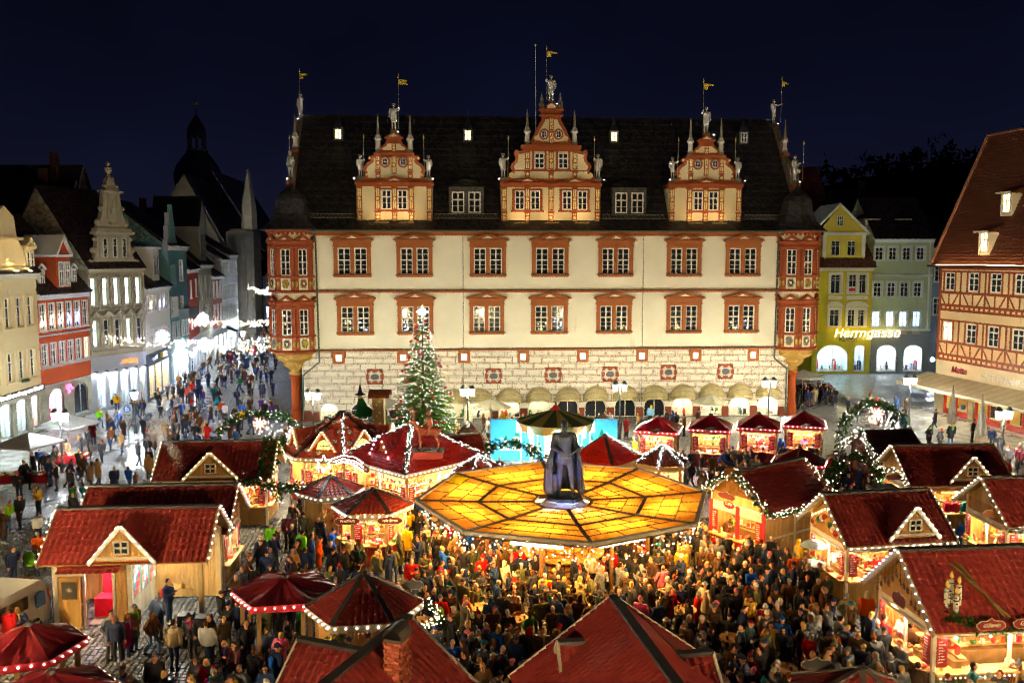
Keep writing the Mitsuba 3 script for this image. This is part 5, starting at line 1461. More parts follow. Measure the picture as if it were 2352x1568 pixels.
mb.box(1.0, 6.2, -.2, .2, 16.55, 16.9, '#d6d0b4').box(.9, 1.3, -.06, .1, 14.0, 16.55, '#d6d0b4').box(5.5, 5.95, -.06, .1, 14.0, 16.55, '#d6d0b4')
gk = add(t, 'upper_gable', mb, 'plaster')
for a, b in ((1.9, 2.95), (3.82, 4.8)):
    casement(gk, fr, a, b, 14.15, 15.88, rows=(.36, (2, 1)), y=.05, name='window', c='#c9c4a8')
casement(gk, fr, 2.45, 3.2, 17.6, 18.8, cols=3, rows=(.4, (1, 1)), y=-.14, name='gable_window', panes=False, c='#d6d0b4')
add(t, 'mansard_strip', MB(fr, '#4a2c1e').sheet((-.2, -.5, 12.75), (7.2, -.5, 12.75), (7.2, .1, 14.0), (-.2, .1, 14.0), None, .1).sheet((5.95, .1, 13.9), (7.2, .1, 13.9), (7.2, 4, 17.0), (5.95, 4, 17.0), None, .1), 'slate')
for x0, x1 in ((1.75, 3.4), (3.95, 6.45)):
    mb = MB(fr, '#d5cfae').box(x0, x1, -.1, .0, 8.95, 9.4).slab([(x0 - .1, 8.05), (x1 + .1, 8.05), (x1 + .1, 8.2)] + [((x0 + x1) / 2 + (x1 - x0 + .2) / 2 * math.cos(a), 8.2 + .55 * math.sin(a)) for a in np.linspace(0, math.pi, 9)], -.14, 0)
    add(t, 'window_hood', mb, 'plaster')
add(t, 'white_red_towel', MB(fr, '#b9242a').box(4.25, 4.95, .02, .05, 9.95, 10.3).box(4.25, 4.95, .02, .05, 10.3, 10.5, '#d8d8d4').box(4.25, 4.95, .02, .05, 9.75, 9.95, '#d8d8d4'), 'matte')
shop_front(t, fr, [(.6, 4.4), (5.1, 6.4)], 3.5, 5.0, L, '#a79c2b', [(4.0, 5.2, 5.4), (6.5, 7.5, 8)], arch=True, goods=12, back='#cfe0e2', w=.6, pal=('#b32832', '#27324a', '#c9b8a0', '#d8dde0', '#51606a'))
letters(t, fr, 'REUTHER', 3.2, -.08, 3.98, .5, '#3b3d20', width=2.1)
t, fr, L = house('green_house', 'pale green four storey house with rows of white windows behind the lit street sign', (43.05, 104), (50.1, 104), 16.0, '#a9b184',
                 [dict(z0=13.66, z1=15.11, xs=[.6, 2.2, 3.85, 5.5], w=.9, tw=.22, trim='#cfd3c0', y=.06), dict(z0=9.29, z1=10.95, xs=[.55, 2.2, 3.75, 5.35], w=.9, tw=.22, trim='#c8cdbd', y=.06, panel=None), dict(z0=5.73, z1=7.5, xs=[.5, 2.15, 3.75, 5.35], w=.9, tw=.16, trim='#bcc6c0', y=.06, panel='#a08a7c', lit=((.16, .26, .34), (.2, .28, .3), (.14, .24, .34), (.1, .17, .26)))],
                 roof=(5.5, 5.2), floor=5.3, cornice='#d5d8cf')
add(t, 'string_course', MB(fr, '#cdd2c2').box(0, L, -.14, .02, 11.7, 11.95).box(0, L, -.14, .02, 5.2, 5.45).box(6.55, 6.7, -.1, 0, 5.4, 15.9), 'plaster')
shop_front(t, fr, [(.75, 3.15), (4.0, 6.3)], 3.5, 5.3, L, '#6c7068', [(7.2, 8, 8.4), (7, 8, 8.4)], arch=True, goods=7, back='#dfe6ea', w=.6, pal=('#23262e', '#8a2a34', '#4a4f7a', '#d6dade', '#5a5f68'))
for x in (.35, 4.2):
    y = 2.2
    mb = MB(fr, '#c9c6ba').box(x - .65, x + .65, y, y + 2, 17.0, 17.2).box(x - .65, x - .5, y, y + 2, 17.2, 18.4).box(x + .5, x + .65, y, y + 2, 17.2, 18.4).box(x - 1.0, x + 1.0, y - .3, y + 2.4, 18.4, 18.6, '#8f8a7c')
    mb.put([(x - 1.2, y - .4, 18.6), (x + 1.2, y - .4, 18.6), (x + 1.2, y + 2.6, 18.6), (x - 1.2, y + 2.6, 18.6), (x, y + 1, 19.5)], [(0, 1, 4), (1, 2, 4), (2, 3, 4), (3, 0, 4)], '#241c1c')
    k = add(t, 'dormer', mb, 'slate')
    casement(k, fr, x - .5, x + .5, 17.2, 18.4, y=y + .02, name='dormer_window', panes=False)
sg = thing('street_sign', 'lit neon script sign reading Herrngasse over the side street', 'sign')
letters(sg, YF, 'Herrngasse', 2.2, -1.0, 4.55, .95, '#fff2b0', name='neon_lettering', emit=(.75, .58, .22), bold=False, slant=.22, width=7.8)
add(sg, 'bracket', MB(YF, '#7c7850').box(2.2, 10.2, -.9, -.86, 4.42, 4.48).box(4, 4.06, -.9, 0, 4.4, 4.46).box(9, 9.06, -.9, 0, 4.4, 4.46), 'satin')
t, fr, L = house('bluish_house', 'narrow bluish grey house in the gap beside the half timbered house', (50.2, 106), (53.5, 106), 15.0, '#7d8a96', [dict(z0=11, z1=13, n=1, w=1, tw=.12), dict(z0=7, z1=9, n=1, w=1, tw=.12)], roof=(5, 4), floor=3.6)
add(t, 'ground_floor', MB(fr, '#70777c').box(0, L, -.02, .1, 0, 3.6), 'plaster')
wl_ = thing('wall_lantern', 'bright white wall lantern at the corner of the half timbered house', 'lamp')
p = depth_at(2142, 826, 96)
add(wl_, 'bracket', MB(WORLD, '#33363a').box(p[0] - .03, p[0] + .03, p[1], p[1] + .8, p[2] + .3, p[2] + .36), 'satin')
add(wl_, 'lamp', MB(WORLD).ball(p, .2), 'matte', emit=(200, 240, 280), w=2)
# half-timbered house
HT = Frame((38.8, 79.0, 0), math.atan2(-10.4, 1.7))
ht = thing('half_timbered_house', 'cream and red half timbered house with a steep tiled roof and a cafe below', 'house')
TB, IN = '#8a4325', '#dcbf90'
LX = 21.0
xsT, xsB = [1.3, 4.4, 7.1, 9.9, 12.6, 15.3, 18], [1.3, 4.4, 7.1, 9.9, 12.6, 15.3, 18]
hs = [(x - .62, x + .62, 11.05, 12.65) for x in xsT] + [(x - .62, x + .62, 6.55, 8.25) for x in xsB]
add(ht, 'wall', wall(MB(HT, IN), 0, LX, 4.0, 13.2, hs), 'plaster')
add(ht, 'end_wall', MB(HT, '#9aa0a6').box(-.02, .2, .1, 11, 0, 13.2).slab([(0, 13.2), (0, 13.3)] + [(.2, 13.3), (.2, 13.2)], .1, .3), 'plaster')
def timber(name, x0, z0, x1, z1, w=.2):
    if abs(z0 - z1) < 1e-6:
        mb = MB(HT, TB).box(x0, x1, -.05, .05, z0 - w / 2, z0 + w / 2)
    elif abs(x0 - x1) < 1e-6:
        mb = MB(HT, TB).box(x0 - w / 2, x0 + w / 2, -.045, .05, z0, z1)
    else:
        mb = MB(HT, TB).bar((x0, 0, z0), (x1, 0, z1), w * .9, .08, up=(0, 1, 0))
    add(ht, name, mb, 'wood')
for z, w in ((13.05, .3), (12.72, .16), (10.85, .22), (9.72, .22), (9.3, .22), (8.38, .14), (6.42, .2), (5.3, .22), (4.85, .2)):
    timber('beam', -.02, z, LX, z, w)
for i, (a, b) in enumerate(((10.96, 12.64), (6.52, 8.31), (5.41, 6.32), (9.83, 10.74))):
    for j, x in enumerate(xsT):
        for dx in (-.76, .76):
            if i < 2:
                timber('post', x + dx, a, x + dx, b, .18)
        xm = x + 1.5
        if i < 2:
            timber('post', xm, a, xm, b, .16)
        else:
            timber('post', x, a, x, b, .13)
            timber('brace', x - 1.2, b, x - .55, a, .15)
            timber('brace', x + 1.2, b, x + .55, a, .15)
            timber('post', xm, a, xm, b, .18)
for x in np.arange(.3, LX, .62):
    timber('stud', x, 9.42, x, 9.61, .2)
    timber('stud', x, 4.96, x, 5.2, .2)
timber('post', .06, 4.95, .06, 12.9, .3)
for lst, a, b in ((xsT, 11.05, 12.65), (xsB, 6.55, 8.25)):
    for j, x in enumerate(lst):
        if x < 13:
            k = casement(ht, HT, x - .62, x + .62, a, b, t=.09, m=.045, rows=(.3, (1, 2)), y=.02, name='window', lit=(.34, .28, .12) if (a < 7 and j == 0) else None, w=.3)
rf_ = MB(HT, '#643a2a')
def ht_pt(x, k):   # up the slope, k from 0 at the eave to 1 at the ridge
    return np.array([x, -.9 + 5.1 * k, 13.3 + 11.5 * k])
NR, NC = 40, 76
v, f = [], []
# pan tiles: courses lapping, pans waving
for r in range(NR):
    for e in (0, 1):
        k = (r + e) / NR
        for c_ in range(NC * 3 + 1):
            x = LX * c_ / (NC * 3)
            p = ht_pt(x, k)
            lift = (.085 if e == 0 else .012) + .03 * math.cos(c_ * 2 * math.pi / 3)
            v.append(p + np.array((0, -.91, .41)) * lift)
w_ = NC * 3 + 1
for r in range(NR):
    for c_ in range(w_ - 1):
        a = (r * 2) * w_ + c_
        f += [(a, a + 1, a + 1 + w_), (a, a + 1 + w_, a + w_)]
        if r:
            b = (r * 2 - 1) * w_ + c_
            f += [(b, b + 1, a + 1), (b, a + 1, a)]
rf_.put(v, f)
hr = add(ht, 'roof', rf_, 'satin', label='steep roof of dark red pan tiles')
add(hr, 'back_slope', MB(HT, '#643a2a').sheet((LX, 9.3, 13.3), (0, 9.3, 13.3), (0, 4.2, 24.8), (LX, 4.2, 24.8), None, .1), 'slate')
add(hr, 'verge', MB(HT, '#b07c60').bar(ht_pt(-.05, 0) + (0, -.1, .1), ht_pt(-.05, 1) + (0, -.1, .1), .2, .22), 'plaster')
add(hr, 'ridge_tiles', MB(HT, '#8c5a44').tube((0, 4.2, 24.85), (LX, 4.2, 24.85), .14, .14, 6), 'satin')
add(ht, 'eave_board', MB(HT, '#3a1f16').box(-.5, LX, -1.05, .2, 13.1, 13.28), 'wood')
for x, k in ((6.3, .085), (6.9, .36)):
    p = ht_pt(x, k)
    mb = MB(HT, '#cfc9ae').box(x - .62, x + .62, p[1] - .25, p[1] + 2.4, p[2] - .1, p[2] + .15).box(x - .62, x - .44, p[1] - .25, p[1] + 2.0, p[2] + .15, p[2] + 1.75).box(x + .44, x + .62, p[1] - .25, p[1] + 2.0, p[2] + .15, p[2] + 1.75)
    kk = add(ht, 'dormer', mb, 'plaster')
    add(kk, 'dormer_roof', MB(HT, '#4d2a20').sheet((x - .85, p[1] - .55, p[2] + 1.8), (x + .85, p[1] - .55, p[2] + 1.8), (x + .85, p[1] + 2.6, p[2] + 3.0), (x - .85, p[1] + 2.6, p[2] + 3.0), None, .1).bar((x - .85, p[1] - .58, p[2] + 1.8), (x + .85, p[1] - .58, p[2] + 1.8), .08, .14, '#d2cbb4'), 'satin')
    casement(kk, HT, x - .44, x + .44, p[2] + .15, p[2] + 1.75, t=.08, rows=(.4, (1, 1)), y=p[1] - .22, name='dormer_window', lit=(.36, .34, .15), w=.3)
# cafe
gf_ = MB(HT, '#d9c7a0').box(0, LX, -.06, .02, 3.3, 4.75)
add(ht, 'fascia', gf_, 'plaster')
k = add(ht, 'pillar', MB(HT, '#9a8f70').box(.1, 1.0, -.1, .8, 0, 3.3), 'stone')
for i, (a, b) in enumerate(((1.3, 4.6), (5.4, 8.6), (9.2, 12.6), (13.2, 17))):
    f_ = MB(HT, '#8e2f26').box(a, a + .14, -.05, .15, 0, 3.3).box(b - .14, b, -.05, .15, 0, 3.3).box(a, b, -.05, .15, .0, .45).box((a + b) / 2 - .05, (a + b) / 2 + .05, -.04, .1, .45, 3.3)
    k = add(ht, 'cafe_window', f_, 'satin')
    shop_room(k, HT, a + .1, b - .1, .45, 3.2, y=.2, depth=3.2, lit=(1.5, 1.2, .62), goods=10, seed=90 + i, back='#b59a58', w=.5, lamp_d=.6)
    add(ht, 'pillar', MB(HT, '#9a8f70').box(b, b + .6, -.1, .8, 0, 3.3), 'stone')
letters(ht, HT, 'Matte', 2.2, -.10, 3.85, .5, '#6d1f24', slant=.25, width=2.0)
letters(ht, HT, 'CAFE PFANNKÜCHE', 6.0, -.10, 3.72, .55, '#e4dcc8', width=6.6)
aw = MB(HT, '#c7b48e')
n = 34
for i in range(n):
    x0, x1 = -1.2 + 19 * i / n, -1.2 + 19 * (i + 1) / n
    aw.sheet((x0, -3.1, 2.62), (x1, -3.1, 2.62), (x1, -.05, 3.45), (x0, -.05, 3.45), '#c7b48e' if i % 2 else '#bfab84', .02).sheet((x0, -3.1, 2.4), (x1, -3.1, 2.4), (x1, -3.1, 2.62), (x0, -3.1, 2.62), '#bfab84')
k = add(ht, 'awning', aw, 'matte', label='long beige fabric awning over the cafe front')
add(k, 'front_rail', MB(HT, '#d8d6cc').tube((-1.2, -3.1, 2.62), (17.8, -3.1, 2.62), .05), 'satin')
for x in (3, 6.5, 10, 13.5):
    kk = add(k, 'awning_arm', MB(HT, '#9d9a90').tube((x, -.1, 3.1), (x, -3.0, 2.6), .035), 'satin')
    add(kk, 'lamp', MB(HT).box(x - .05, x + .05, -1.8, -.9, 2.78, 2.83), 'matte', emit=(7, 5.8, 3.3), w=.5)
# roof floodlight strip along the eave that rakes the lowest tiles
k = add(ht, 'eave_floodlight', MB(HT, '#2f2019').box(1.0, LX - 1, -1.25, -1.1, 13.2, 13.3), 'satin')
add(k, 'lamp', MB(HT).sheet((1.0, -1.24, 13.31), (LX - 1, -1.24, 13.31), (LX - 1, -1.11, 13.34), (1.0, -1.11, 13.34)), 'matte', emit=(6, 3.7, 1.6), w=1)
# dark houses behind on the right
for i, (x0, x1, y, ze, zr) in enumerate(((33.5, 44.0, 118, 16, 26.5), (43.5, 55.0, 120, 16, 23.5), (54, 63, 126, 14, 21.0))):
    t = thing('dark_house', ('dark red roofed house behind the right oriel dome', 'dark roofed house behind the green house', 'dark low house left behind the half timbered roof')[i], 'house')
    add(t, 'wall', MB(WORLD, '#4a3a34').box(x0, x1, y, y + 10, 0, ze), 'plaster')
    add(t, 'roof', MB(WORLD, '#4d201a' if i == 0 else '#2a1d1d').sheet((x0, y - .3, ze), (x1, y - .3, ze), (x1 - 1.5, y + 5, zr), (x0 + 1.5, y + 5, zr), None, .15).sheet((x1, y + 10, ze), (x0, y + 10, ze), (x0 + 1.5, y + 5, zr), (x1 - 1.5, y + 5, zr), None, .15), 'slate')
    add(t, 'chimney', MB(WORLD, '#55392f').cbox((x0 + x1) / 2, y + 4, zr - 1.5, .8, .8, 2.6), 'matte')
# ------------------------------------------------------------------ market huts
def tex_roof(p, n, uv):                       # painted sheet, weathered unevenly, with specks of dirt
    a = fbm(p.x * 1.4, p.y * 1.4, p.z * 1.4, octaves=4)
    f = noise(p.x * 23, p.y * 23, p.z * 23)
    c = unpack(uv) * (.62 + .6 * a + .18 * f)
    return mix(c, mi.Color3f(.05, .04, .035), smoothstep(.74, .9, f) * smoothstep(.5, .7, a) * .7)


scene['roof_metal'] = princ(tex_roof, 0.32, 0.5)
FOOT = []
ROOFRED, BOARD, OFFW = '#82302a', '#b98a4a', '#d9d0bb'
WARM, NEUT = np.array((1.0, .80, .48)), np.array((1.0, .95, .85))


def tile_sheet(mb, e0, e1, r0, r1, row=.27, wave=.23, amp=.024, step=.05, c=None):
    """roof sheet pressed like tiles: courses that step, pans that wave; e0 e1 along the eave, r0 r1 above them"""
    e0, e1, r0, r1 = (np.asarray(p, float) for p in (e0, e1, r0, r1))
    n = np.cross(e1 - e0, r0 - e0)
    if np.linalg.norm(n) < 1e-9:
        n = np.cross(e1 - e0, r1 - e0)
    n /= np.linalg.norm(n)
    ln = np.linalg.norm((r0 + r1) / 2 - (e0 + e1) / 2)
    W = max(np.linalg.norm(e1 - e0), np.linalg.norm(r1 - r0))
    nr, nc = max(2, int(round(ln / row))), max(4, int(round(W / wave)) * 4)
    ks = np.repeat(np.arange(nr + 1), 2)[1:-1] / nr
    lift = np.tile([step, .004], nr)
    s = np.arange(nc + 1) / nc
    # waves keep their place on sloping edges: measured along the eave
    v = []
    for k, l in zip(ks, lift):
        a, b = e0 + (r0 - e0) * k, e1 + (r1 - e1) * k
        p = a + (b - a) * s[:, None]
        u = (p - e0) @ (e1 - e0) / np.linalg.norm(e1 - e0)
        v.append(p + n * (l + amp * (1 + np.cos(u * 2 * np.pi / wave)))[:, None])
    v = np.vstack(v)
    m = nc + 1
    f = []
    i = np.arange(nc)
    for r in range(len(ks) - 1):
        a = r * m + i
        f += [np.stack([a, a + 1, a + 1 + m], 1), np.stack([a, a + 1 + m, a + m], 1)]
    mb.put(v, np.vstack(f), c)
    return mb


def light_string(t, pts, sp=.29, r=.04, col=NEUT, L=13.0, w=.25, name='light_string', jit=0.0, fr=WORLD, drop=0.0, seed=0, rnd=None):
    """lamps along a line, one mesh that shines"""
    rr = random.Random(seed + len(pts))
    mb = MB(fr, '#ffffff')
    for p, q in zip(pts[:-1], pts[1:]):
        p, q = np.asarray(p, float), np.asarray(q, float)
        n = max(1, int(np.linalg.norm(q - p) / sp))
        for i in range(n):
            x = p + (q - p) * ((i + .5) / n) + np.array([rr.uniform(-jit, jit) for _ in range(3)])
            x[2] -= rr.random() * drop
            mb.octa(x, r * (.8 + .4 * rr.random()))
    return add(t, name, mb, 'matte', emit=np.asarray(col) * L * .085, w=w, kind='stuff')


def boards(mb, x0, x1, z0, z1, y=0.0, d=.03, bw=.13, c=BOARD, top=None):
    """upright boards with open joints; top(x): upper edge"""
    n = max(1, int((x1 - x0) / bw))
    for i in range(n):
        a, b = x0 + (x1 - x0) * i / n + .006, x0 + (x1 - x0) * (i + 1) / n - .006
        h0, h1 = (z1, z1) if top is None else (top(a), top(b))
        if max(h0, h1) > z0 + .02:
            mb.slab([(a, z0), (b, z0), (b, max(h1, z0 + .01)), (a, max(h0, z0 + .01))], y, y + d)
    return mb


def plaque(t, fr, x, y, z, w, h, col='#6b1f1c', text=None, name='name_plaque', tilt=0.0):
    mb = MB(fr, col)
    o = [(-.5, -.12), (-.36, -.4), (.36, -.4), (.5, -.12), (.5, .12), (.36, .36), (.14, .38), (0, .6), (-.14, .38), (-.36, .36), (-.5, .12)]
    mb.slab([(x + a * w, z + b * h) for a, b in o], y - .03, y)
    mb.slab([(x + a * w * 1.06, z + b * h * 1.12) for a, b in o], y - .02, y + .01, '#b9a98c')
    k = add(t, name, mb, 'satin')
    if text:
        tw = w * .62
        letters(k, fr, text, x - tw / 2, y - .032, z - .12 * h, h * .34, '#e9dcc4', width=tw, slant=.2, depth=.012)
    return k


def counter(t, fr, W, zc, seed, lamp, front='#8f6a35', goods=16, board_text=True, rail='#d9d0bb', head=2.25, pal=None):
    """open selling side: counter, shelf of goods, posts, price boards"""
    rr = random.Random(seed)
    k = add(t, 'counter', boards(MB(fr, front), .06, W - .06, .05, 1.0, .02).box(0, W, -.28, .3, 1.0, 1.06, '#c79a58'), 'wood', kind='stuff')
    mb = MB(fr, rail).box(-.05, .07, -.05, .07, 0, head + .2).box(W - .07, W + .05, -.05, .07, 0, head + .2).box(.07, W - .07, -.03, .06, head, head + .2)
    if W > 2.6:
        mb.box(W / 2 - .05, W / 2 + .05, -.03, .06, 1.06, head)
    add(t, 'post', mb, 'satin')
    pal = pal or ('#b8322c', '#c98a3a', '#e3d2a8', '#6d3b1e', '#d8d4ca', '#3d6b3a', '#d65a3a', '#a03348')
    for i in range(goods):
        x, y = rr.uniform(.15, W - .15), rr.uniform(-.15, .25)
        c = pal[rr.randrange(len(pal))]
        g = MB(fr, c)
        q = i % 4
        if q == 0:
            g.lathe([(.05, 0), (.06, .02), (.055, .12), (.02, .17), (.022, .22)], 7, (x, y, 1.06))
        elif q == 1:
            g.cbox(x, y, 1.06, rr.uniform(.16, .3), .2, rr.uniform(.06, .16))
        elif q == 2:
            g.lathe([(.10, 0), (.14, .05), (.15, .07)], 8, (x, y, 1.06))
            for _ in range(4):
                g.ball((x + rr.uniform(-.08, .08), y + rr.uniform(-.08, .08), 1.14), .045, c, 5, 3)
        else:
            g.cbox(x, y + .05, 1.06, .12, .03, .2)
        add(k, 'goods', g, 'satin')
    sh = MB(fr, '#a87840').box(.1, W - .1, .95, 1.2, 1.35, 1.38).box(.1, W - .1, .95, 1.2, 1.75, 1.78)
    sk = add(t, 'shelf', sh, 'wood', kind='stuff')
    add(t, 'back_cabinet', MB(fr, '#7d5a30').box(.08, W - .08, .75, 1.25, 0, 1.3), 'wood')
    g = MB(fr)
    for i in range(int(W * 9)):
        x = .15 + rr.random() * (W - .3)
        z = (1.38, 1.78)[i % 2]
        if rr.random() < .5:
            g.cbox(x, 1.05, z, rr.uniform(.06, .16), .12, rr.uniform(.08, .26), pal[rr.randrange(len(pal))])
        else:
            g.lathe([(.035, 0), (.04, .16), (.015, .22), (.016, .28)], 6, (x, 1.05, z), pal[rr.randrange(len(pal))])
    add(sk, 'stock', g, 'satin', kind='stuff')
    if lamp is not None:
        e = add(t, 'eave_lamp', MB(fr, '#c9c2b0').box(.2, W - .2, -.16, -.08, head - .02, head + .06), 'satin')  # strip light added under the eave to brighten the crowd in front
        add(e, 'tube', MB(fr).sheet((.25, -.17, head - .03), (.25, -.09, head - .045), (W - .25, -.09, head - .045), (W - .25, -.17, head - .03)), 'matte', emit=np.asarray(lamp) * 4, w=1)
    if board_text:
        for x in ((.25, W - .25) if W > 2 else (.25,)):
            b = MB(fr, '#8e1f22').box(x - .17, x + .17, -.08, -.05, 1.2, 2.15)
            for j in range(8):
                b.box(x - .13, x - .13 + rr.uniform(.12, .25), -.086, -.078, 2.02 - j * .095, 2.045 - j * .095, '#e6d6c8')
            add(t, 'price_board', b, 'satin')


def hut(name, label, R0, R1, hd=1.9, zr=4.2, ze=2.6, over=.35, sides=('boards', 'boards', 'boards', 'boards'), dormer=None, lamp=None, strings=('l', 'r'), scol=NEUT, SL=13.0, roofcol=ROOFRED,
        wallc=BOARD, ridge='#2e2a28', wall_in=.55, group=None, seed=1, gable_c=None, wave=.23, cat='market stall', sw=.25, bargec='#8d7b5e', framec=OFFW, row=.27, front_text=None, lx=None):
    """a gabled market hut. R0 to R1: its ridge (x, y); sides: front, back, left, right"""
    R0, R1 = np.array(R0, float), np.array(R1, float)
    L = float(np.hypot(*(R1 - R0)))
    fr = Frame((R0[0], R0[1], 0), math.atan2(R1[1] - R0[1], R1[0] - R0[0]))
    t = thing(name, label, cat, group)
    for nm, s in (('front', -1), ('back', 1)):
        mb = MB(fr, roofcol)
        if s < 0:
            tile_sheet(mb, (0, -hd, ze), (L, -hd, ze), (0, 0, zr), (L, 0, zr), row=row, wave=wave)
            mb.sheet((0, -hd, ze - .02), (0, 0, zr - .02), (L, 0, zr - .02), (L, -hd, ze - .02), '#8d6a3c')
        else:
            tile_sheet(mb, (L, hd, ze), (0, hd, ze), (L, 0, zr), (0, 0, zr), row=row, wave=wave)
            mb.sheet((L, hd, ze - .02), (L, 0, zr - .02), (0, 0, zr - .02), (0, hd, ze - .02), '#8d6a3c')
        add(t, 'roof', mb, 'roof_metal')
    mb = MB(fr, ridge)
    mb.slab([(-.02, zr - .0), (L + .02, zr), (L + .02, zr + .09), (-.02, zr + .09)], -.13, .13)
    add(t, 'ridge_cap', mb, 'satin')
    for x in (-.03, L + .03):
        for s in (-1, 1):
            add(t, 'barge_board', MB(fr, bargec).bar((x, s * (hd + .03), ze - .03), (x, 0, zr - .0), .06, .2), 'satin')
    bx0, bx1, bd = over, L - over, hd - wall_in
    FOOT.append(Polygon([fr((x, y, 0))[:2] for x, y in ((bx0 - .2, -bd - .5), (bx1 + .2, -bd - .5), (bx1 + .2, bd + .4), (bx0 - .2, bd + .4))]))
    zt = ze + (zr - ze) * (wall_in / hd)
    for i, kind in enumerate(sides):
        if i < 2:
            f, W = (fr.sub((bx0, -bd, 0), 0), bx1 - bx0) if i == 0 else (fr.sub((bx1, bd, 0), math.pi), bx1 - bx0)
        else:
            f, W = (fr.sub((bx0, bd, 0), -math.pi / 2), 2 * bd) if i == 2 else (fr.sub((bx1, -bd, 0), math.pi / 2), 2 * bd)
        if kind == 'boards':
            add(t, 'board_wall', boards(MB(f, wallc), 0, W, .05, zt, 0, c=wallc), 'wood', kind='stuff')
            mb = MB(f, framec)
            for x in (0, W / 2, W):
                mb.box(x - .06, x + .06, -.035, .02, 0, zt)
            mb.box(0, W, -.03, .01, 1.3, 1.4).box(0, W, -.03, .01, zt - .1, zt)
            add(t, 'frame', mb, 'satin')
        elif kind == 'counter':
            counter(t, f, W, zt, seed * 10 + i, lamp, head=min(2.25, zt - .1))
            mb = boards(MB(f, wallc), 0, W, 2.2, zt, .01)
            add(t, 'board_wall', mb, 'wood', kind='stuff')
        elif kind == 'porch':
            for x in (.06, W - .06):
                add(t, 'post', MB(f, '#a98d5e').box(x - .08, x + .08, -.04, .12, 0, zt), 'wood')
    # gable triangles
    for i, x in ((2, bx0), (3, bx1)):
        f, W = (fr.sub((bx0, bd, 0), -math.pi / 2), 2 * bd) if i == 2 else (fr.sub((bx1, -bd, 0), math.pi / 2), 2 * bd)
        add(t, 'gable_boards', boards(MB(f, gable_c or wallc), 0, W, zt - .05, zr, .01, top=lambda q, W=W: zt + (zr - .12 - zt) * (1 - abs(q - W / 2) / (W / 2))), 'wood', kind='stuff')
    if lamp is not None:
        a, b = lx or (bx0 + .2, bx1 - .2)
        k = add(t, 'ceiling', MB(fr, '#c9a468').box(bx0 + .05, bx1 - .05, -bd + .05, bd - .05, zt - .03, zt), 'matte')
        add(k, 'lamp', MB(fr).sheet((a, -.35, zt - .05), (a, .35, zt - .05), (b, .35, zt - .05), (b, -.35, zt - .05)), 'matte', emit=np.asarray(lamp) * .75, w=.8)
    E = lambda x, s: (x, s * (hd + .06), ze + .06)   # noqa: E731
    A = lambda x: (x, 0, zr + .1)                      # noqa: E731
    for sd in strings:
        if sd in 'lr':
            x = -.09 if sd == 'l' else L + .09
            light_string(t, [E(x, -1), A(x), E(x, 1)], col=scol, L=SL, fr=fr, w=sw)
        elif sd == 'f':
            light_string(t, [(0, -hd - .08, ze - .04), (L, -hd - .08, ze - .04)], col=scol, L=SL, fr=fr, w=sw)
    if dormer:
        for (dx, dw, k0, dh) in dormer:
            # a small gabled dormer sitting on the front slope: k0 the height on the slope of its foot
            y0, z0 = -hd * (1 - k0), ze + (zr - ze) * k0
            yb = lambda z: -hd * (1 - (z - ze) / (zr - ze))   # noqa: E731
            yf = y0 - .12
            za = z0 + dh
            dk = add(t, 'dormer', boards(MB(fr, '#c49552'), dx - dw / 2 + .12, dx + dw / 2 - .12, z0 + .02, za, yf, top=lambda q: z0 + (za - .1 - z0) * (1 - abs(q - dx) / (dw / 2)), bw=.11), 'wood', kind='stuff')
            mb = MB(fr, OFFW)
            for s in (-1, 1):
                mb.bar((dx + s * (dw / 2 + .08), yf - .05, z0 - .06), (dx, yf - .05, za + .02), .07, .16, up=(0, -1, 0) if False else (0, 0, 1))
            mb.box(dx - dw / 2 * .8, dx + dw / 2 * .8, yf - .06, yf, z0 + .1, z0 + .19)
            add(dk, 'barge_board', mb, 'satin')
            rm = MB(fr, roofcol)
            for s in (-1, 1):
                e, rg = np.array((dx + s * (dw / 2 + .1), yf - .1, z0 - .08)), np.array((dx, yf - .1, za + .06))
                eb, rb = np.array((dx + s * (dw / 2 + .1), y0 + .05, z0 - .08)), np.array((dx, min(yb(za) + .1, 0), za + .06))
                if s < 0:
                    tile_sheet(rm, eb, e, rb, rg)
                else:
                    tile_sheet(rm, e, eb, rg, rb)
            add(dk, 'dormer_roof', rm, 'roof_metal')
            wz = z0 + .3
            ww, wh = min(.28, dw * .13), dh * .38
            casement(dk, fr, dx - ww, dx + ww, wz, wz + wh, t=.05, m=.03, rows=(.5, (1, 1)), y=yf - .08, name='dormer_window', pc='#3a1a14', c='#e2d9c4')
            light_string(dk, [(dx - dw / 2 - .08, yf - .16, z0 - .02), (dx, yf - .16, za + .12), (dx + dw / 2 + .08, yf - .16, z0 - .02)], col=scol if len(dormer) < 2 else scol, L=SL, fr=fr, w=sw)
    return t, fr, L


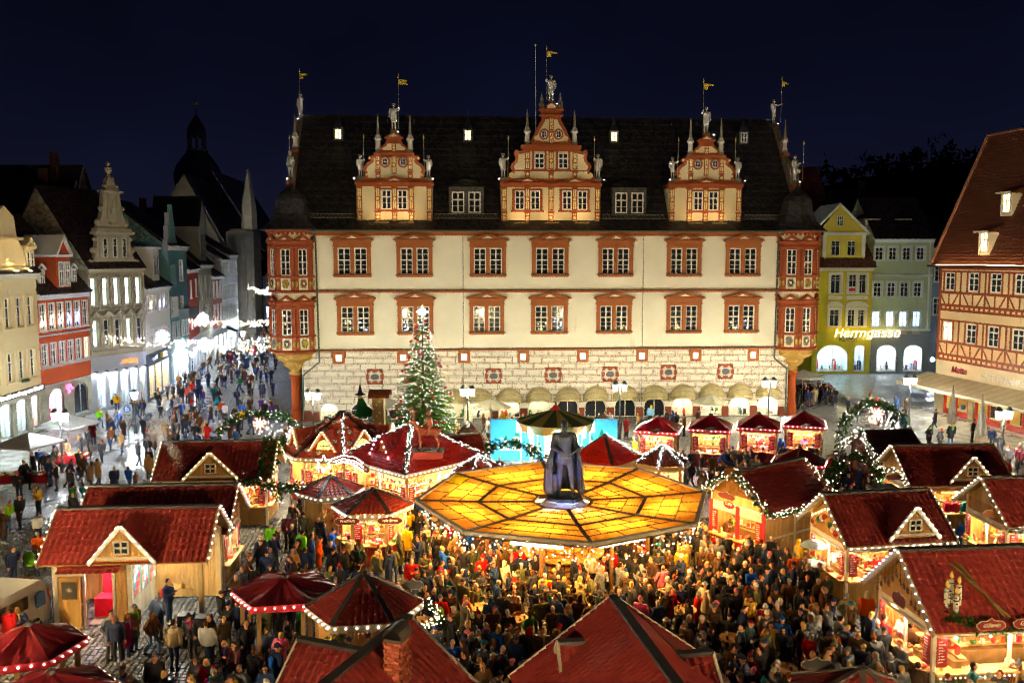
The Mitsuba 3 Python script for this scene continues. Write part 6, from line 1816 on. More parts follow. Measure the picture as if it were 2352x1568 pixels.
def hip_tent(name, label, c, r, n, z_rim, z_top, ph=0.0, kind='tiles', col=ROOFRED, post=True, lamp=None, SL=13.0, scol=NEUT, squash=1.0, skirt=None, sw=.25, group=None, hipc='#2d2f31', cat='market stall', walls=None, top='#3a3532', seed=3, string=True, rimc='#8f7f62'):
    t = thing(name, label, cat, group)
    fr = Frame((c[0], c[1], 0), ph)
    g = np.arange(n) * 2 * math.pi / n
    P = np.stack([r * np.cos(g), r * np.sin(g) * squash, np.full(n, z_rim)], 1)
    apex = np.array((0, 0, z_top))
    if walls or kind == 'tiles':
        FOOT.append(Point(*c).buffer(r * .92))
    for i in range(n):
        a, b = P[i], P[(i + 1) % n]
        mb = MB(fr, col)
        if kind == 'tiles':
            k = .03
            tile_sheet(mb, a, b, apex + (a - apex) * k, apex + (b - apex) * k, row=.2, wave=.2, amp=.018, step=.036)
        else:
            # cloth: sags between the ribs, wrinkled
            m = 18
            v, f = [], []
            for q in range(m + 1):
                k = q / m
                for j in range(m + 1):
                    s = j / m
                    p = (a + (b - a) * s) * (1 - k) + apex * k
                    w = math.sin(s * math.pi) * math.sin(k * math.pi)
                    p = p + np.array((0, 0, -.06 * w * r)) + np.array((0, 0, r * math.sin(s * math.pi) * (.014 * math.sin(s * 19 + k * 5 + i) + .012 * math.sin(s * 37 + i * 2 - k * 9) * math.sin(k * 9 + i))))
                    v.append(p)
            for q in range(m):
                for j in range(m):
                    e = q * (m + 1) + j
                    f += [(e, e + 1, e + m + 2), (e, e + m + 2, e + m + 1)]
            mb.put(v, f)
        add(t, 'roof_panel', mb, 'roof_metal' if kind == 'tiles' else 'gloss', smooth=kind != 'tiles')
        if kind == 'tiles':
            add(t, 'hip_cap', MB(fr, hipc).bar(a + (0, 0, .05), apex + (0, 0, .05), .16, .05), 'satin')
        sk = MB(fr, skirt or rimc)
        sk.sheet(a + (0, 0, -.22), b + (0, 0, -.22), b + (0, 0, .02), a + (0, 0, .02), None, .02)
        add(t, 'valance', sk, 'satin')
    add(t, 'cap', MB(fr, top).lathe([(.16 * r / 2, z_top - .06), (.14 * r / 2, z_top + .04), (.02, z_top + .1)], 8), 'satin')
    if string:
        out = np.vstack([P, P[:1]]) * (1.03, 1.03, 1) + (0, 0, -.06)
        light_string(t, list(out), col=scol, L=SL, fr=fr, w=sw)
    bx = .80
    if post:
        for p in P:
            add(t, 'post', MB(fr, '#8a6a40').box(p[0] * bx - .07, p[0] * bx + .07, p[1] * bx - .07, p[1] * bx + .07, 0, z_rim), 'wood')
    if walls:
        for i, kd in enumerate(walls):
            a, b = P[i] * bx, P[(i + 1) % n] * bx
            f = fr.sub((a[0], a[1], 0), math.atan2(b[1] - a[1], b[0] - a[0]))
            W = float(np.hypot(*(b - a)[:2]))
            if kd == 'counter':
                counter(t, f, W, z_rim, seed + i, lamp, head=z_rim - .3, front='#7d2423')
            elif kd:
                add(t, 'board_wall', boards(MB(f, BOARD), 0, W, .05, z_rim, 0), 'wood', kind='stuff')
                add(t, 'frame', MB(f, OFFW).box(-.06, .06, -.04, .03, 0, z_rim).box(0, W, -.03, .01, z_rim - .35, z_rim - .25), 'satin')
    if lamp is not None:
        add(t, 'lamp', MB(fr).sheet((-.5 * r * .5, -.25 * r, z_rim - .05), (-.25 * r, .25 * r, z_rim - .05), (.25 * r, .25 * r, z_rim - .05), (.25 * r, -.25 * r, z_rim - .05)), 'matte', emit=np.asarray(lamp), w=.8)
    return t, fr, P


def star_pts(x, z, r, n=5, k=.42, a0=math.pi / 2):
    return [(x + (r if i % 2 == 0 else r * k) * math.cos(a0 + i * math.pi / n), z + (r if i % 2 == 0 else r * k) * math.sin(a0 + i * math.pi / n)) for i in range(2 * n)]


# --- left side: three big huts in a row
t, fr, L = hut('hut', 'big red roofed hut at the lower left with an open door and brass players', (-17.7, 33.2), (-11.6, 33.6), sides=(None, 'boards', 'boards', 'porch'), dormer=[(3.05, 2.3, .06, 1.35)], lamp=(3.2, 3.0, 2.7), SL=11, sw=.5, scol=(1, .93, .74), lx=(3.4, 5.2))
bd = 1.35
fx = fr.sub((.35, -bd, 0), 0)
add(t, 'board_wall', boards(MB(fx, '#9a7038'), 0, 1.05, .05, 3.0, 0).put([(0, 0, 0)] * 3, [(0, 1, 2)]), 'wood', kind='stuff')
add(t, 'board_wall', boards(MB(fx, '#9a7038'), 2.15, 2.75, .05, 3.0, 0), 'wood', kind='stuff')
add(t, 'board_wall', boards(MB(fx, '#9a7038'), 1.05, 2.15, 2.2, 3.0, 0), 'wood', kind='stuff')
mb = MB(fx, OFFW)
for x in (0, 2.75, 1.4):
    mb.box(x - .09, x + .09, -.05, .03, 0 if x != 1.4 else 2.4, 3.0)
mb.box(0, 1.05, -.04, .02, 2.0, 2.1).box(0, 1.0, -.04, .02, .85, .95).box(1.0, 1.1, -.04, .02, 0, 2.2).box(2.1, 2.2, -.04, .02, 0, 2.2)
add(t, 'frame', mb, 'satin')
dk = add(t, 'door', MB(fx, '#a87d3c').box(.35, 1.1, -.5, -.44, .1, 2.15).box(.45, 1.0, -.53, -.43, 1.3, 1.95, '#3a2f22').box(.35, 1.1, -.52, -.42, .1, .22), 'wood')
add(dk, 'pane_snowflake', MB(fx, '#d8d8d0').slab(star_pts(.72, 1.65, .13, 6, .3), -.54, -.53), 'matte')
cv = MB(fx, ROOFRED)
tile_sheet(cv, (.35, -.75, 2.3), (2.6, -.75, 2.3), (.35, 0, 2.62), (2.6, 0, 2.62))
cv.box(.3, 2.65, -.1, .0, 2.6, 2.68, OFFW)
add(t, 'door_canopy', cv, 'roof_metal')
rm = MB(fx, '#c8a8b8').sheet((1.1, 1.6, 0), (2.1, 1.6, 0), (2.1, 1.6, 2.2), (1.1, 1.6, 2.2), '#b51f2a').sheet((1.1, .1, .05), (2.1, .1, .05), (2.1, 1.6, .05), (1.1, 1.6, .05), '#7d6a58')
rm.box(1.15, 1.8, .6, 1.2, .8, .86, '#c9202c').sheet((1.15, .6, .15), (1.8, .6, .15), (1.8, .6, .85), (1.15, .6, .85), '#c9202c')
add(t, 'back_room', rm, 'matte')
add(t, 'back_room_lamp', MB(fx).sheet((1.2, .3, 2.3), (1.2, .9, 2.3), (2.0, .9, 2.3), (2.0, .3, 2.3)), 'matte', emit=(11, 9, 10), w=.5)
f2 = fr.sub((3.1, -bd, 0), math.pi / 2)
add(t, 'board_wall', boards(MB(f2, '#c7c1a8'), 0, 2.7, .05, 3.0, 0), 'wood', kind='stuff')
for i in range(3):
    x = .25 + i * .85
    mb = MB(f2, '#7fb0a0').box(x - .06, x + .72, -.05, .0, .95, 2.5)
    for a in range(3):
        for b in range(5):
            mb.box(x + a * .22 + .01, x + a * .22 + .2, -.06, -.04, 1.02 + b * .28, 1.26 + b * .28, ('#c9476a', '#e8e4dc', '#b86a4a', '#6f8aa8', '#d8a0a8')[(a * 2 + b * 3 + i) % 5])
    add(t, 'picture_window', mb, 'satin')
add(t, 'porch_lamp', MB(fr).sheet((3.6, -1.0, 2.95), (3.6, .6, 2.95), (3.75, .6, 2.95), (3.75, -1.0, 2.95)), 'matte', emit=(16, 19, 18), w=.6)
t, fr, L = hut('hut', 'long red roofed hut right behind the brass players hut on the left, without a dormer', (-18.1, 36.55), (-11.9, 36.95), sides=('boards', 'boards', 'boards', 'counter'), lamp=(2.5, 2.6, 2.5), SL=10, scol=(1, .93, .76))
t, fr, L = hut('hut', 'red roofed hut with a yellow lit dormer and fir branches over its gable', (-18.5, 45.5), (-12.6, 46.0), hd=2.0, sides=('counter', 'boards', 'boards', 'counter'), dormer=[(2.9, 2.7, .05, 1.35)], lamp=(5, 4.2, 2.5), SL=10, scol=(1, .86, .35))
fir = []


def fir_spray(mb, o, r, n, rr, c=('#2f4a1e', '#3b5a26', '#243a18')):
    """short needle twigs: crossed thin blades"""
    for i in range(n):
        d = np.array([rr.gauss(0, 1), rr.gauss(0, 1), rr.gauss(0, .8)])
        d /= np.linalg.norm(d) + 1e-9
        p = np.asarray(o) + d * r * rr.random() ** .5
        q = p + d * r * .55 + np.array((0, 0, -.06))
        s = np.cross(d, (0, 0, 1)) * r * .22
        mb.put([p - s, p + s, q], [(0, 1, 2)], c[i % len(c)])
        mb.put([p + (0, 0, r * .2), p - (0, 0, r * .2), q], [(0, 1, 2)], c[(i + 1) % len(c)])


def garland(t, pts, r=.22, n=14, name='fir_garland', lights=True, seed=1, fr=WORLD, L=9, col=NEUT, w=.25, lr=.024, dens=1.8):
    rr = random.Random(seed)
    mb = MB(fr, '#2f4a1e')
    lb = MB(fr)
    for p, q in zip(pts[:-1], pts[1:]):
        p, q = np.asarray(p, float), np.asarray(q, float)
        k = max(1, int(np.linalg.norm(q - p) / (r * .7)))
        for i in range(k):
            o = p + (q - p) * (i + rr.random()) / k
            fir_spray(mb, o, r * rr.uniform(.8, 1.25), n, rr)
            for _ in range(int(dens + rr.random())):
                d = np.array([rr.gauss(0, 1), rr.gauss(0, 1), rr.gauss(0, 1)])
                lb.octa(o + d / np.linalg.norm(d) * r * 1.15, lr)
    k = add(t, name, mb, 'matte', kind='stuff')
    if lights:
        add(k if k.count('__') < 2 else t, 'fairy_lights', lb, 'matte', emit=np.asarray(col) * L * .13, w=w, kind='stuff')
    return k


garland(t, [(5.6, -2.0, 2.75), (5.65, -1.0, 3.5), (5.7, 0, 4.35), (5.9, .8, 3.7)], r=.42, n=26, seed=4, fr=fr, dens=1.2)
garland(t, [(4.3, -2.3, 2.7), (5.2, -2.4, 2.5), (6.3, -2.6, 2.3), (7.6, -2.9, 2.4), (8.6, -3.2, 2.1)], r=.34, n=22, seed=5, fr=fr, dens=2)
garland(t, [(6.1, -1.2, 2.3), (6.15, -1.3, 1.2)], r=.3, n=22, seed=6, fr=fr, dens=2)

# --- right side huts
t, fr, L = hut('hut', 'grill hut on the right with greenish lights, a dormer and decorated left gable', (12.87, 35.3), (17.6, 36.1), hd=1.95, sides=('counter', 'boards', 'counter', 'boards'), dormer=[(3.0, 2.1, .12, 1.25)], lamp=(6.0, 5.2, 3.6), strings=('l', 'r', 'f'), scol=(.93, 1.0, .78), SL=13, sw=.4)
plaque(t, fr, 2.2, -2.06, 2.42, .95, .3, '#4c2420', 'Grillwurst')
plaque(t, fr, 3.6, -2.06, 2.42, .95, .3, '#4c2420', 'Schafskäse')
f2 = fr.sub((.25, 1.5, 0), -math.pi / 2)
kg = MB(f2, '#a8732a')
for i in range(9):
    kg.ball((.6 + i * .22, -.12, 2.75 + .5 * (1 - abs(i - 4) / 4.5)), (.12, .1, .14), ('#b8322c', '#d8b04a', '#3d6b3a', '#e2d2b0')[i % 4], 6, 4)
add(t, 'gable_figures', kg, 'satin', kind='stuff')
light_string(t, [(.3, 1.4, 2.9), (.2, 0, 3.6), (.2, -1.4, 2.9)], sp=.3, r=.06, col=(1, .7, .2), L=9, fr=fr)
gp = MB(fr, '#8f9ea6').lathe([(.1, 1.05), (.5, 1.15), (.52, 1.2)], 14, (-.15, .3, 0)).lathe([(.55, 1.95), (.35, 2.1), (.05, 2.15)], 14, (-.15, .3, 0), '#a9c0cf')
add(t, 'swinging_grill', gp, 'metal')
t, fr, L = hut('hut', 'clothes hut with a lit dormer at the upper right beside the chimney box', (19.8, 44.6), (25.2, 44.9), hd=2.0, sides=('counter', 'boards', 'counter', 'boards'), dormer=[(3.2, 2.2, .1, 1.25)], lamp=(5, 4.3, 2.7), strings=('l',), scol=(1, .85, .52), SL=13)
plaque(t, fr, -.2, -.7, 2.75, .8, .34, '#6b2a20')
garland(t, [(0.1, -1.9, 2.5), (.1, 0, 3.0), (.1, 1.9, 2.5)], r=.14, n=10, fr=fr, seed=8, L=9, col=(1, .85, .6))
for i, x in enumerate((2.1, 2.5, 3.0)):
    ck = MB(fr, ('#a52a36', '#c23a4a', '#2a6a70')[i])
    ck.put(*[a for a in bone((x, -1.75, 1.6), (.2, .1, .1), (x, -1.75, 1.25), (.26, .12, .1)).to_mesh().vert_properties[:, :3][None]], bone((x, -1.75, 1.6), (.2, .1, .1), (x, -1.75, 1.25), (.26, .12, .1)).to_mesh().tri_verts)
    add(t, 'hanging_jacket', ck, 'matte')
t, fr, L = hut('hut', 'hut at the right edge with a glowing gable above the hay bale counter', (20.9, 38.0), (26.0, 38.2), hd=2.1, sides=('counter', 'boards', 'counter', 'boards'), lamp=(8, 6.2, 3.4), strings=('l',), scol=(1, .88, .6), SL=16, gable_c='#d8b070', sw=.4)
plaque(t, fr, .0, -1.0, 2.9, .9, .36, '#b0703a')
garland(t, [(0.1, -2.1, 2.5), (2.6, -2.25, 2.45), (5.0, -2.25, 2.5)], r=.2, n=14, fr=fr, seed=9, L=9)
hb = MB(fr, '#b99a52')
for x, y in ((.9, -2.6), (1.9, -2.8), (-.5, -1.5)):
    hb.cbox(x, y, 0, .9, .5, .45)
add(t, 'hay_bale', hb, 'matte', kind='stuff')
t, fr, L = hut('hut', 'hut with garlands along its roof and big picture boards left of the grill hut', (10.1, 39.0), (14.2, 41.8), hd=2.1, ze=2.7, sides=('boards', 'boards', None, 'boards'), lamp=(6.0, 4.8, 2.6), strings=(), scol=(1, .86, .5), gable_c='#a8702c')
f2 = fr.sub((.35, 1.55, 0), -math.pi / 2)
counter(t, f2, 3.1, 2.9, 55, None, head=2.2, front='#8e1f22')
pb = MB(f2, '#b8282a').box(-.1, 3.2, -.06, -.02, .55, 1.0).box(-.1, .1, -.07, -.02, 1.0, 2.6).box(1.5, 1.72, -.07, -.02, 1.0, 2.6).box(3.0, 3.2, -.07, -.02, 1.0, 2.6).box(.1, 3.0, -.05, -.02, 2.2, 2.6, '#d8cfc0')
pb.slab([(1.1 + .32 * math.cos(a), 2.55 + .17 * math.sin(a)) for a in np.arange(14) * math.pi / 7], -.1, -.05, '#c01f26')
add(t, 'picture_board', pb, 'satin')
letters(t, f2, 'Cafe', .9, -.11, 2.55, .13, '#f0e6d8', depth=.01)
letters(t, f2, 'Cocktails', .3, -.08, .68, .2, '#f0e6d8', depth=.01)
letters(t, f2, 'Glühwein', 1.9, -.08, .68, .2, '#f0e6d8', depth=.01)
plaque(t, f2, 1.0, -.12, 2.95, 1.0, .34, '#7c2a20')
garland(t, [(-.05, -2.15, 2.75), (-.05, 0, 4.3), (-.05, 2.15, 2.75)], r=.2, n=16, fr=fr, seed=10, L=10, col=(1, .88, .55), dens=3)
garland(t, [(0, -2.2, 2.72), (4.9, -2.2, 2.72), (4.9, 0, 4.25)], r=.15, n=12, fr=fr, seed=11, L=9, col=(1, .88, .55), dens=2.4)
add(t, 'moose_head', MB(fr, '#6b4a2c').ball((-.25, 0, 4.35), (.3, .16, .2), None, 8, 5).ball((-.5, 0, 4.25), (.16, .1, .12), None, 6, 4).path([(-.2, .15, 4.5), (-.2, .45, 4.6), (-.2, .7, 4.85)], .05, 5).path([(-.2, -.15, 4.5), (-.2, -.45, 4.6), (-.2, -.7, 4.85)], .05, 5), 'matte')
# lower right mulled wine hut
t, fr, L = hut('hut', 'mulled wine hut at the lower right with birch candles and skis on its roof', (12.7, 27.8), (18.5, 28.4), hd=2.15, zr=4.4, ze=2.5, sides=('counter', 'boards', 'counter', 'boards'), lamp=(3.8, 3.0, 1.9), strings=('l',), scol=(.85, .95, 1.15), SL=10, row=.25, gable_c='#a87c30', sw=.4)
light_string(t, [(0.1, -2.25, 2.42), (5.7, -2.25, 2.42)], sp=1.1, r=.05, L=14, fr=fr)
CD = ((.78, -1.5, 3.06, .62), (1.2, -1.46, 3.1, .66), (1.0, -1.65, 2.94, .55), (1.0, -1.36, 3.18, .72))
mb = MB(fr, '#cfc6b0')
for x, y, z, h in CD:
    mb.lathe([(.085, 0), (.085, h)], 8, (x, y, z))
cd = add(t, 'birch_candles', mb, 'matte')
bk = MB(fr, '#2a2622')
rr = random.Random(5)
for (x, y, z, h) in CD:
    for i in range(14):
        a = rr.uniform(-2.8, -.3)
        bk.cbox(x + .085 * math.cos(a), y + .085 * math.sin(a), z + rr.random() * h * .95, .06, .03, .025)
add(cd, 'bark_marks', bk, 'matte', kind='stuff')
fl = MB(fr, '#d8b45a')
for (x, y, z, h) in CD:
    fl.lathe([(.01, 0), (.07, .1), (.05, .18), (.005, .28)], 6, (x, y, z + h + .02))
add(cd, 'wooden_flame', fl, 'satin', kind='stuff')
garland(t, [(.6, -1.8, 2.9), (1.1, -1.9, 2.85), (1.6, -2.1, 2.65)], r=.24, n=24, fr=fr, seed=14, lights=False)
garland(t, [(1.6, -2.2, 2.6), (5.6, -2.2, 2.6)], r=.1, n=10, fr=fr, seed=15, lights=False)
for i, (x0, x1) in enumerate(((1.45, 2.6), (1.7, 2.45))):
    add(t, 'ski', MB(fr, '#6b5228').path([(x0, -.45 + .1 * i, 4.12), (x0 + .1, -.55, 4.05), ((x0 + x1) / 2, -1.2, 3.5), (x1, -1.95, 2.85)], [.03, .055, .05, .05], 5), 'satin')
plaque(t, fr, 1.75, -2.28, 2.78, .9, .36, '#7e2620', 'Glühwein')
plaque(t, fr, 2.95, -2.28, 2.80, .9, .36, '#7e2620', 'Glögg')
f2 = fr.sub((.25, 1.6, 0), -math.pi / 2)
st = MB(f2, '#4a2a1c')
for i in range(12):
    st.slab(star_pts(.3 + i * .23, 2.55 + .9 * (1 - abs(i - 5.5) / 6) + .1 * (i % 3), .12), -.22, -.19)
    st.box(.3 + i * .23 - .005, .3 + i * .23 + .005, -.21, -.2, 2.6 + .9 * (1 - abs(i - 5.5) / 6), 3.2 + .9 * (1 - abs(i - 5.5) / 6))
add(t, 'hanging_stars', st, 'satin', kind='stuff')
plaque(t, f2, 1.6, -.15, 2.75, .8, .5, '#5c241c')
cl = add(t, 'chandelier', MB(fr, '#caa24a').tube((.6, .6, 2.9), (.6, .6, 2.4), .02).lathe([(.02, 2.2), (.25, 2.3), (.28, 2.35)], 8, (.6, .6, 0)), 'metal')
g = MB(fr)
for a in np.arange(8) * math.pi / 4:
    g.ball((.6 + .28 * math.cos(a), .6 + .28 * math.sin(a), 2.42), .05, None, 6, 3)
add(cl, 'bulbs', g, 'matte', emit=(16, 12, 6), w=.3, kind='stuff')
light_string(t, [(.3, -2.0, 1.0), (5.5, -2.0, 1.0)], sp=.16, r=.03, L=9, col=(1, .9, .6), fr=fr)
letters(t, fr, 'Glühwein', 1.5, -1.92, .72, .26, '#5a2418', slant=.2, width=1.5, depth=.015)
# dark roofed hut with a garlanded gable
t, fr, L = hut('hut', 'dark brown roofed hut with a garlanded brown gable behind the right row', (20.4, 50.4), (23.6, 50.8), hd=1.9, zr=3.8, sides=('boards', 'boards', 'boards', 'boards'), roofcol='#3a1f1a', strings=(), lamp=None, wallc='#6b3a24', framec='#4a2a1c')
garland(t, [(0, -2.0, 2.55), (0, 0, 3.9), (0, 2.0, 2.55)], r=.18, n=14, fr=fr, seed=16, dens=3.4)
plaque(t, fr, -.1, -.6, 2.95, .7, .35, '#7c2c22')
# foreground huts cut by the lower edge
def wing(t, P0, P1, hd, zr, ze, roofcol=ROOFRED):
    """a cross wing: outer gable at P0, its ridge runs into the main roof at P1"""
    P0, P1 = np.array(P0, float), np.array(P1, float)
    L = float(np.hypot(*(P1 - P0)))
    fr = Frame((P0[0], P0[1], 0), math.atan2(P1[1] - P0[1], P1[0] - P0[0]))
    mb = MB(fr, roofcol)
    tile_sheet(mb, (0, -hd, ze), (L, -hd, ze), (0, 0, zr), (L, 0, zr))
    tile_sheet(mb, (L, hd, ze), (0, hd, ze), (L, 0, zr), (0, 0, zr))
    k = add(t, 'wing_roof', mb, 'roof_metal')
    add(k, 'ridge_cap', MB(fr, '#3a3634').box(-.02, L, -.12, .12, zr - .01, zr + .09), 'satin')
    bb = MB(fr, '#a79c8a')
    for s in (-1, 1):
        bb.bar((-.03, s * hd, ze - .03), (-.03, 0, zr), .07, .2)
    add(k, 'barge_board', bb, 'satin')
    f = fr.sub((.35, hd, 0), -math.pi / 2)
    add(k, 'gable_boards', boards(MB(f, BOARD), 0, 2 * hd, ze - .6, zr, .01, top=lambda q: ze + (zr - .1 - ze) * (1 - abs(q - hd) / hd)), 'wood', kind='stuff')


d = np.array((-.36, -.933))
A = np.array((-2.85, 23.1))
t, fr, L = hut('hut', 'red roofed hut with a brick chimney at the bottom edge left of the middle', A, A + d * 6.5, hd=2.35, zr=4.15, ze=2.3, strings=(), row=.25, bargec='#8b857a', cat='market stall')
c0 = (2.1, .8, 0)
ck = MB(fr, '#5a2a22').cbox(c0[0], c0[1], 3.2, .48, .44, 1.4)
k = add(t, 'chimney', ck, 'matte')
for r in range(14):
    z = 3.24 + r * .095
    for s in range(4):
        for j in range(2):
            o = (j - .5) * .235 + (.06 if r % 2 else -.03)
            if s % 2 == 0:
                y = c0[1] + (.22 if s else -.22)
                b = MB(fr, ('#94503f', '#a05a45', '#85402f')[(r + j + s) % 3]).box(c0[0] + o - .11, c0[0] + o + .11, y - .02, y + .02, z, z + .075)
            else:
                x = c0[0] + (.24 if s == 1 else -.24)
                b = MB(fr, ('#94503f', '#a05a45', '#85402f')[(r + j + s) % 3]).box(x - .02, x + .02, c0[1] + o * .9 - .1, c0[1] + o * .9 + .1, z, z + .075)
            add(k, 'brick', b, 'matte')
hc = MB(fr, '#4a4038')
hc.path([(c0[0] - .3, c0[1] + .26 * math.cos(a), 4.7 + .28 * math.sin(a)) for a in np.linspace(0, math.pi, 3)], .01, 3)
v = []
for x in (-.3, .3):
    for a in np.linspace(0, math.pi, 9):
        v.append((c0[0] + x, c0[1] + .27 * math.cos(a), 4.62 + .30 * math.sin(a)))
hc.put(v, [(i, i + 9, i + 10) for i in range(8)] + [(i, i + 10, i + 1) for i in range(8)])
hc.box(c0[0] - .26, c0[0] + .26, c0[1] - .24, c0[1] + .24, 4.55, 4.63)
add(k, 'cowl', hc, 'metal')
wing(t, (-5.85, 23.1), (-3.3, 22.1), 1.6, 3.5, 2.2)
d = np.array((.168, -.986))
A = np.array((2.83, 23.6))
t, fr, L = hut('hut', 'tall red roofed hut with two dormer wings at the bottom edge right of the middle', A, A + d * 6.5, hd=2.9, zr=4.5, ze=2.4, strings=(), row=.25, wave=.2, bargec='#c7bda8', ridge='#34363a')
wing(t, (1.25, 22.4), (3.0, 22.55), .95, 3.72, 2.85)
wing(t, (5.2, 21.85), (3.3, 21.5), 1.2, 3.72, 2.6)
add(t, 'cable', MB(WORLD, '#141414').path([A.tolist() + [4.62], (3.6, 22.6, 4.3), (4.6, 21.2, 3.6), (5.4, 20, 3.0)], .014, 4), 'matte')
# kiosks and tents
t, fr, P = hip_tent('kiosk', 'six sided kiosk with red stars on its wall under the lit shooting star', (-9.0, 42.3), 1.65, 6, 2.5, 3.2, ph=.35, lamp=(5, 4.2, 2.8), walls=['w', 'counter', 'counter', 'w', 'w', 'counter'], seed=21)
f = fr.sub((P[4] * .8)[:2].tolist() + [0], math.atan2(*(P[5] - P[4])[1::-1]))
for x, z, r in ((.35, 1.8, .14), (.8, 1.6, .28), (.55, 1.3, .16)):
    add(t, 'wall_star', MB(f, '#a8232a').slab(star_pts(x, z, r), -.06, -.03), 'satin')
t, fr, P = hip_tent('kiosk', 'six sided waffle kiosk between the red star kiosk and the glowing pavilion', (-6.5, 39.7), 1.9, 6, 2.5, 3.25, ph=.05, lamp=(7, 5.8, 3.8), walls=['w', 'w', 'w', 'counter', 'counter', 'counter'], seed=22, SL=16)
f = fr.sub((P[4] * .8)[:2].tolist() + [0], math.atan2(*(P[5] - P[4])[1::-1]))
plaque(t, f, -.2, -.35, 2.25, 1.1, .36, '#5c201c', 'Waffeln')
plaque(t, f, 1.7, -.35, 2.25, 1.1, .36, '#5c201c', 'heiße Maronen')
t, fr, P = hip_tent('kiosk', 'six sided kiosk with blue stars on its board wall near the bottom', (-4.9, 28.0), 1.95, 6, 2.5, 3.55, ph=.12, lamp=(4, 3.4, 2.2), walls=['w', 'counter', 'w', 'w', 'w', 'counter'], seed=23, SL=15, sw=.4)
f = fr.sub((P[4] * .8)[:2].tolist() + [0], math.atan2(*(P[5] - P[4])[1::-1]))
for x, z, r in ((.35, 1.95, .13), (.95, 2.05, .14), (.2, 1.5, .13), (1.1, 1.35, .15), (.6, .9, .16)):
    add(t, 'wall_star', MB(f, '#2b3a86').slab(star_pts(x, z, r), -.06, -.03), 'satin')
q = P[4] * .85
garland(t, [(q[0], q[1], 2.4), (q[0] - .05, q[1] - .1, 1.0)], r=.22, n=22, fr=fr, seed=31, L=9)
garland(t, [(P[0][0] * 1.1, P[0][1], 2.5), (P[0][0] * 1.28, P[0][1] - .5, 2.1), (P[5][0] * 1.35, P[5][1] * .75, 1.9), (P[5][0] * 1.1, P[5][1] * 1.0, 2.2)], r=.12, n=10, fr=fr, seed=32, L=10, col=(1, .9, .55), dens=4)
plaque(t, fr, 1.6, .9, 2.75, .7, .36, '#5a5650', None)
t, fr, P = hip_tent('kiosk', 'dark red six sided kiosk cut by the bottom edge on the right', (8.9, 21.2), 1.95, 6, 2.7, 3.6, ph=.2, walls=['w'] * 6, seed=24, string=False, hipc='#4b443c')
plaque(t, WORLD, 8.1, 22.2, 3.25, .8, .3, '#3a3733', None)
RC = '#6a1d22'
for i, (lab, c, r, zr, zt) in enumerate((('red cloth canopy standing on posts right of the brass players hut', (-7.9, 29.3), 1.8, 2.55, 3.0), ('red cloth canopy at the left edge behind the lowest canopy', (-14.4, 25.0), 1.6, 2.5, 3.15), ('red cloth canopy in the lower left corner, nearest of all', (-12.1, 21.9), 1.65, 2.6, 3.2), ('small dark red canopy between two fir arches in the right middle', (16.2, 48.2), 1.6, 2.6, 3.35))):
    t, fr, P = hip_tent('canopy', lab, c, r, 6 if i < 3 else 6, zr, zt, ph=(.15, .3, .3, .1)[i], kind='cloth', col=RC, skirt='#b8222c', scol=(1, .84, .62), SL=14, seed=25 + i, cat='canopy', sw=.4)
    if i in (0, 2):
        add(t, 'side_table', MB(fr, '#a98a58').box(r * .7, r * 1.05, -.7, .5, .95, 1.0).box(r * .8, r * .9, -.2, .0, 0, .95), 'wood')
for i, c in enumerate(((9.8, 57.3), (13.4, 57.9), (16.8, 58.4), (20.1, 59.2))):
    lab = ('leftmost', 'second', 'third', 'rightmost')[i] + ' of the four red canopied stands in a row before the town hall'
    t, fr, P = hip_tent('stand', lab, c, 2.0, 4, 2.65, 3.45, ph=math.radians(28), kind='cloth', col='#9a2028', skirt='#c23036', scol=(1, .80, .72), SL=12, lamp=np.array((9, 6.6, 5.6)) * (1, 1, 1) if i != 2 else np.array((9, 4.2, 5.2)), walls=['w', 'w' if i % 2 else 'counter', 'counter', 'w'], seed=30 + i, sw=.3, group=None)
    plaque(t, fr, P[2][0] * .5 + P[3][0] * .5, (P[2][1] + P[3][1]) / 2 - .1, 2.72, .8, .28, '#4f2a1c')
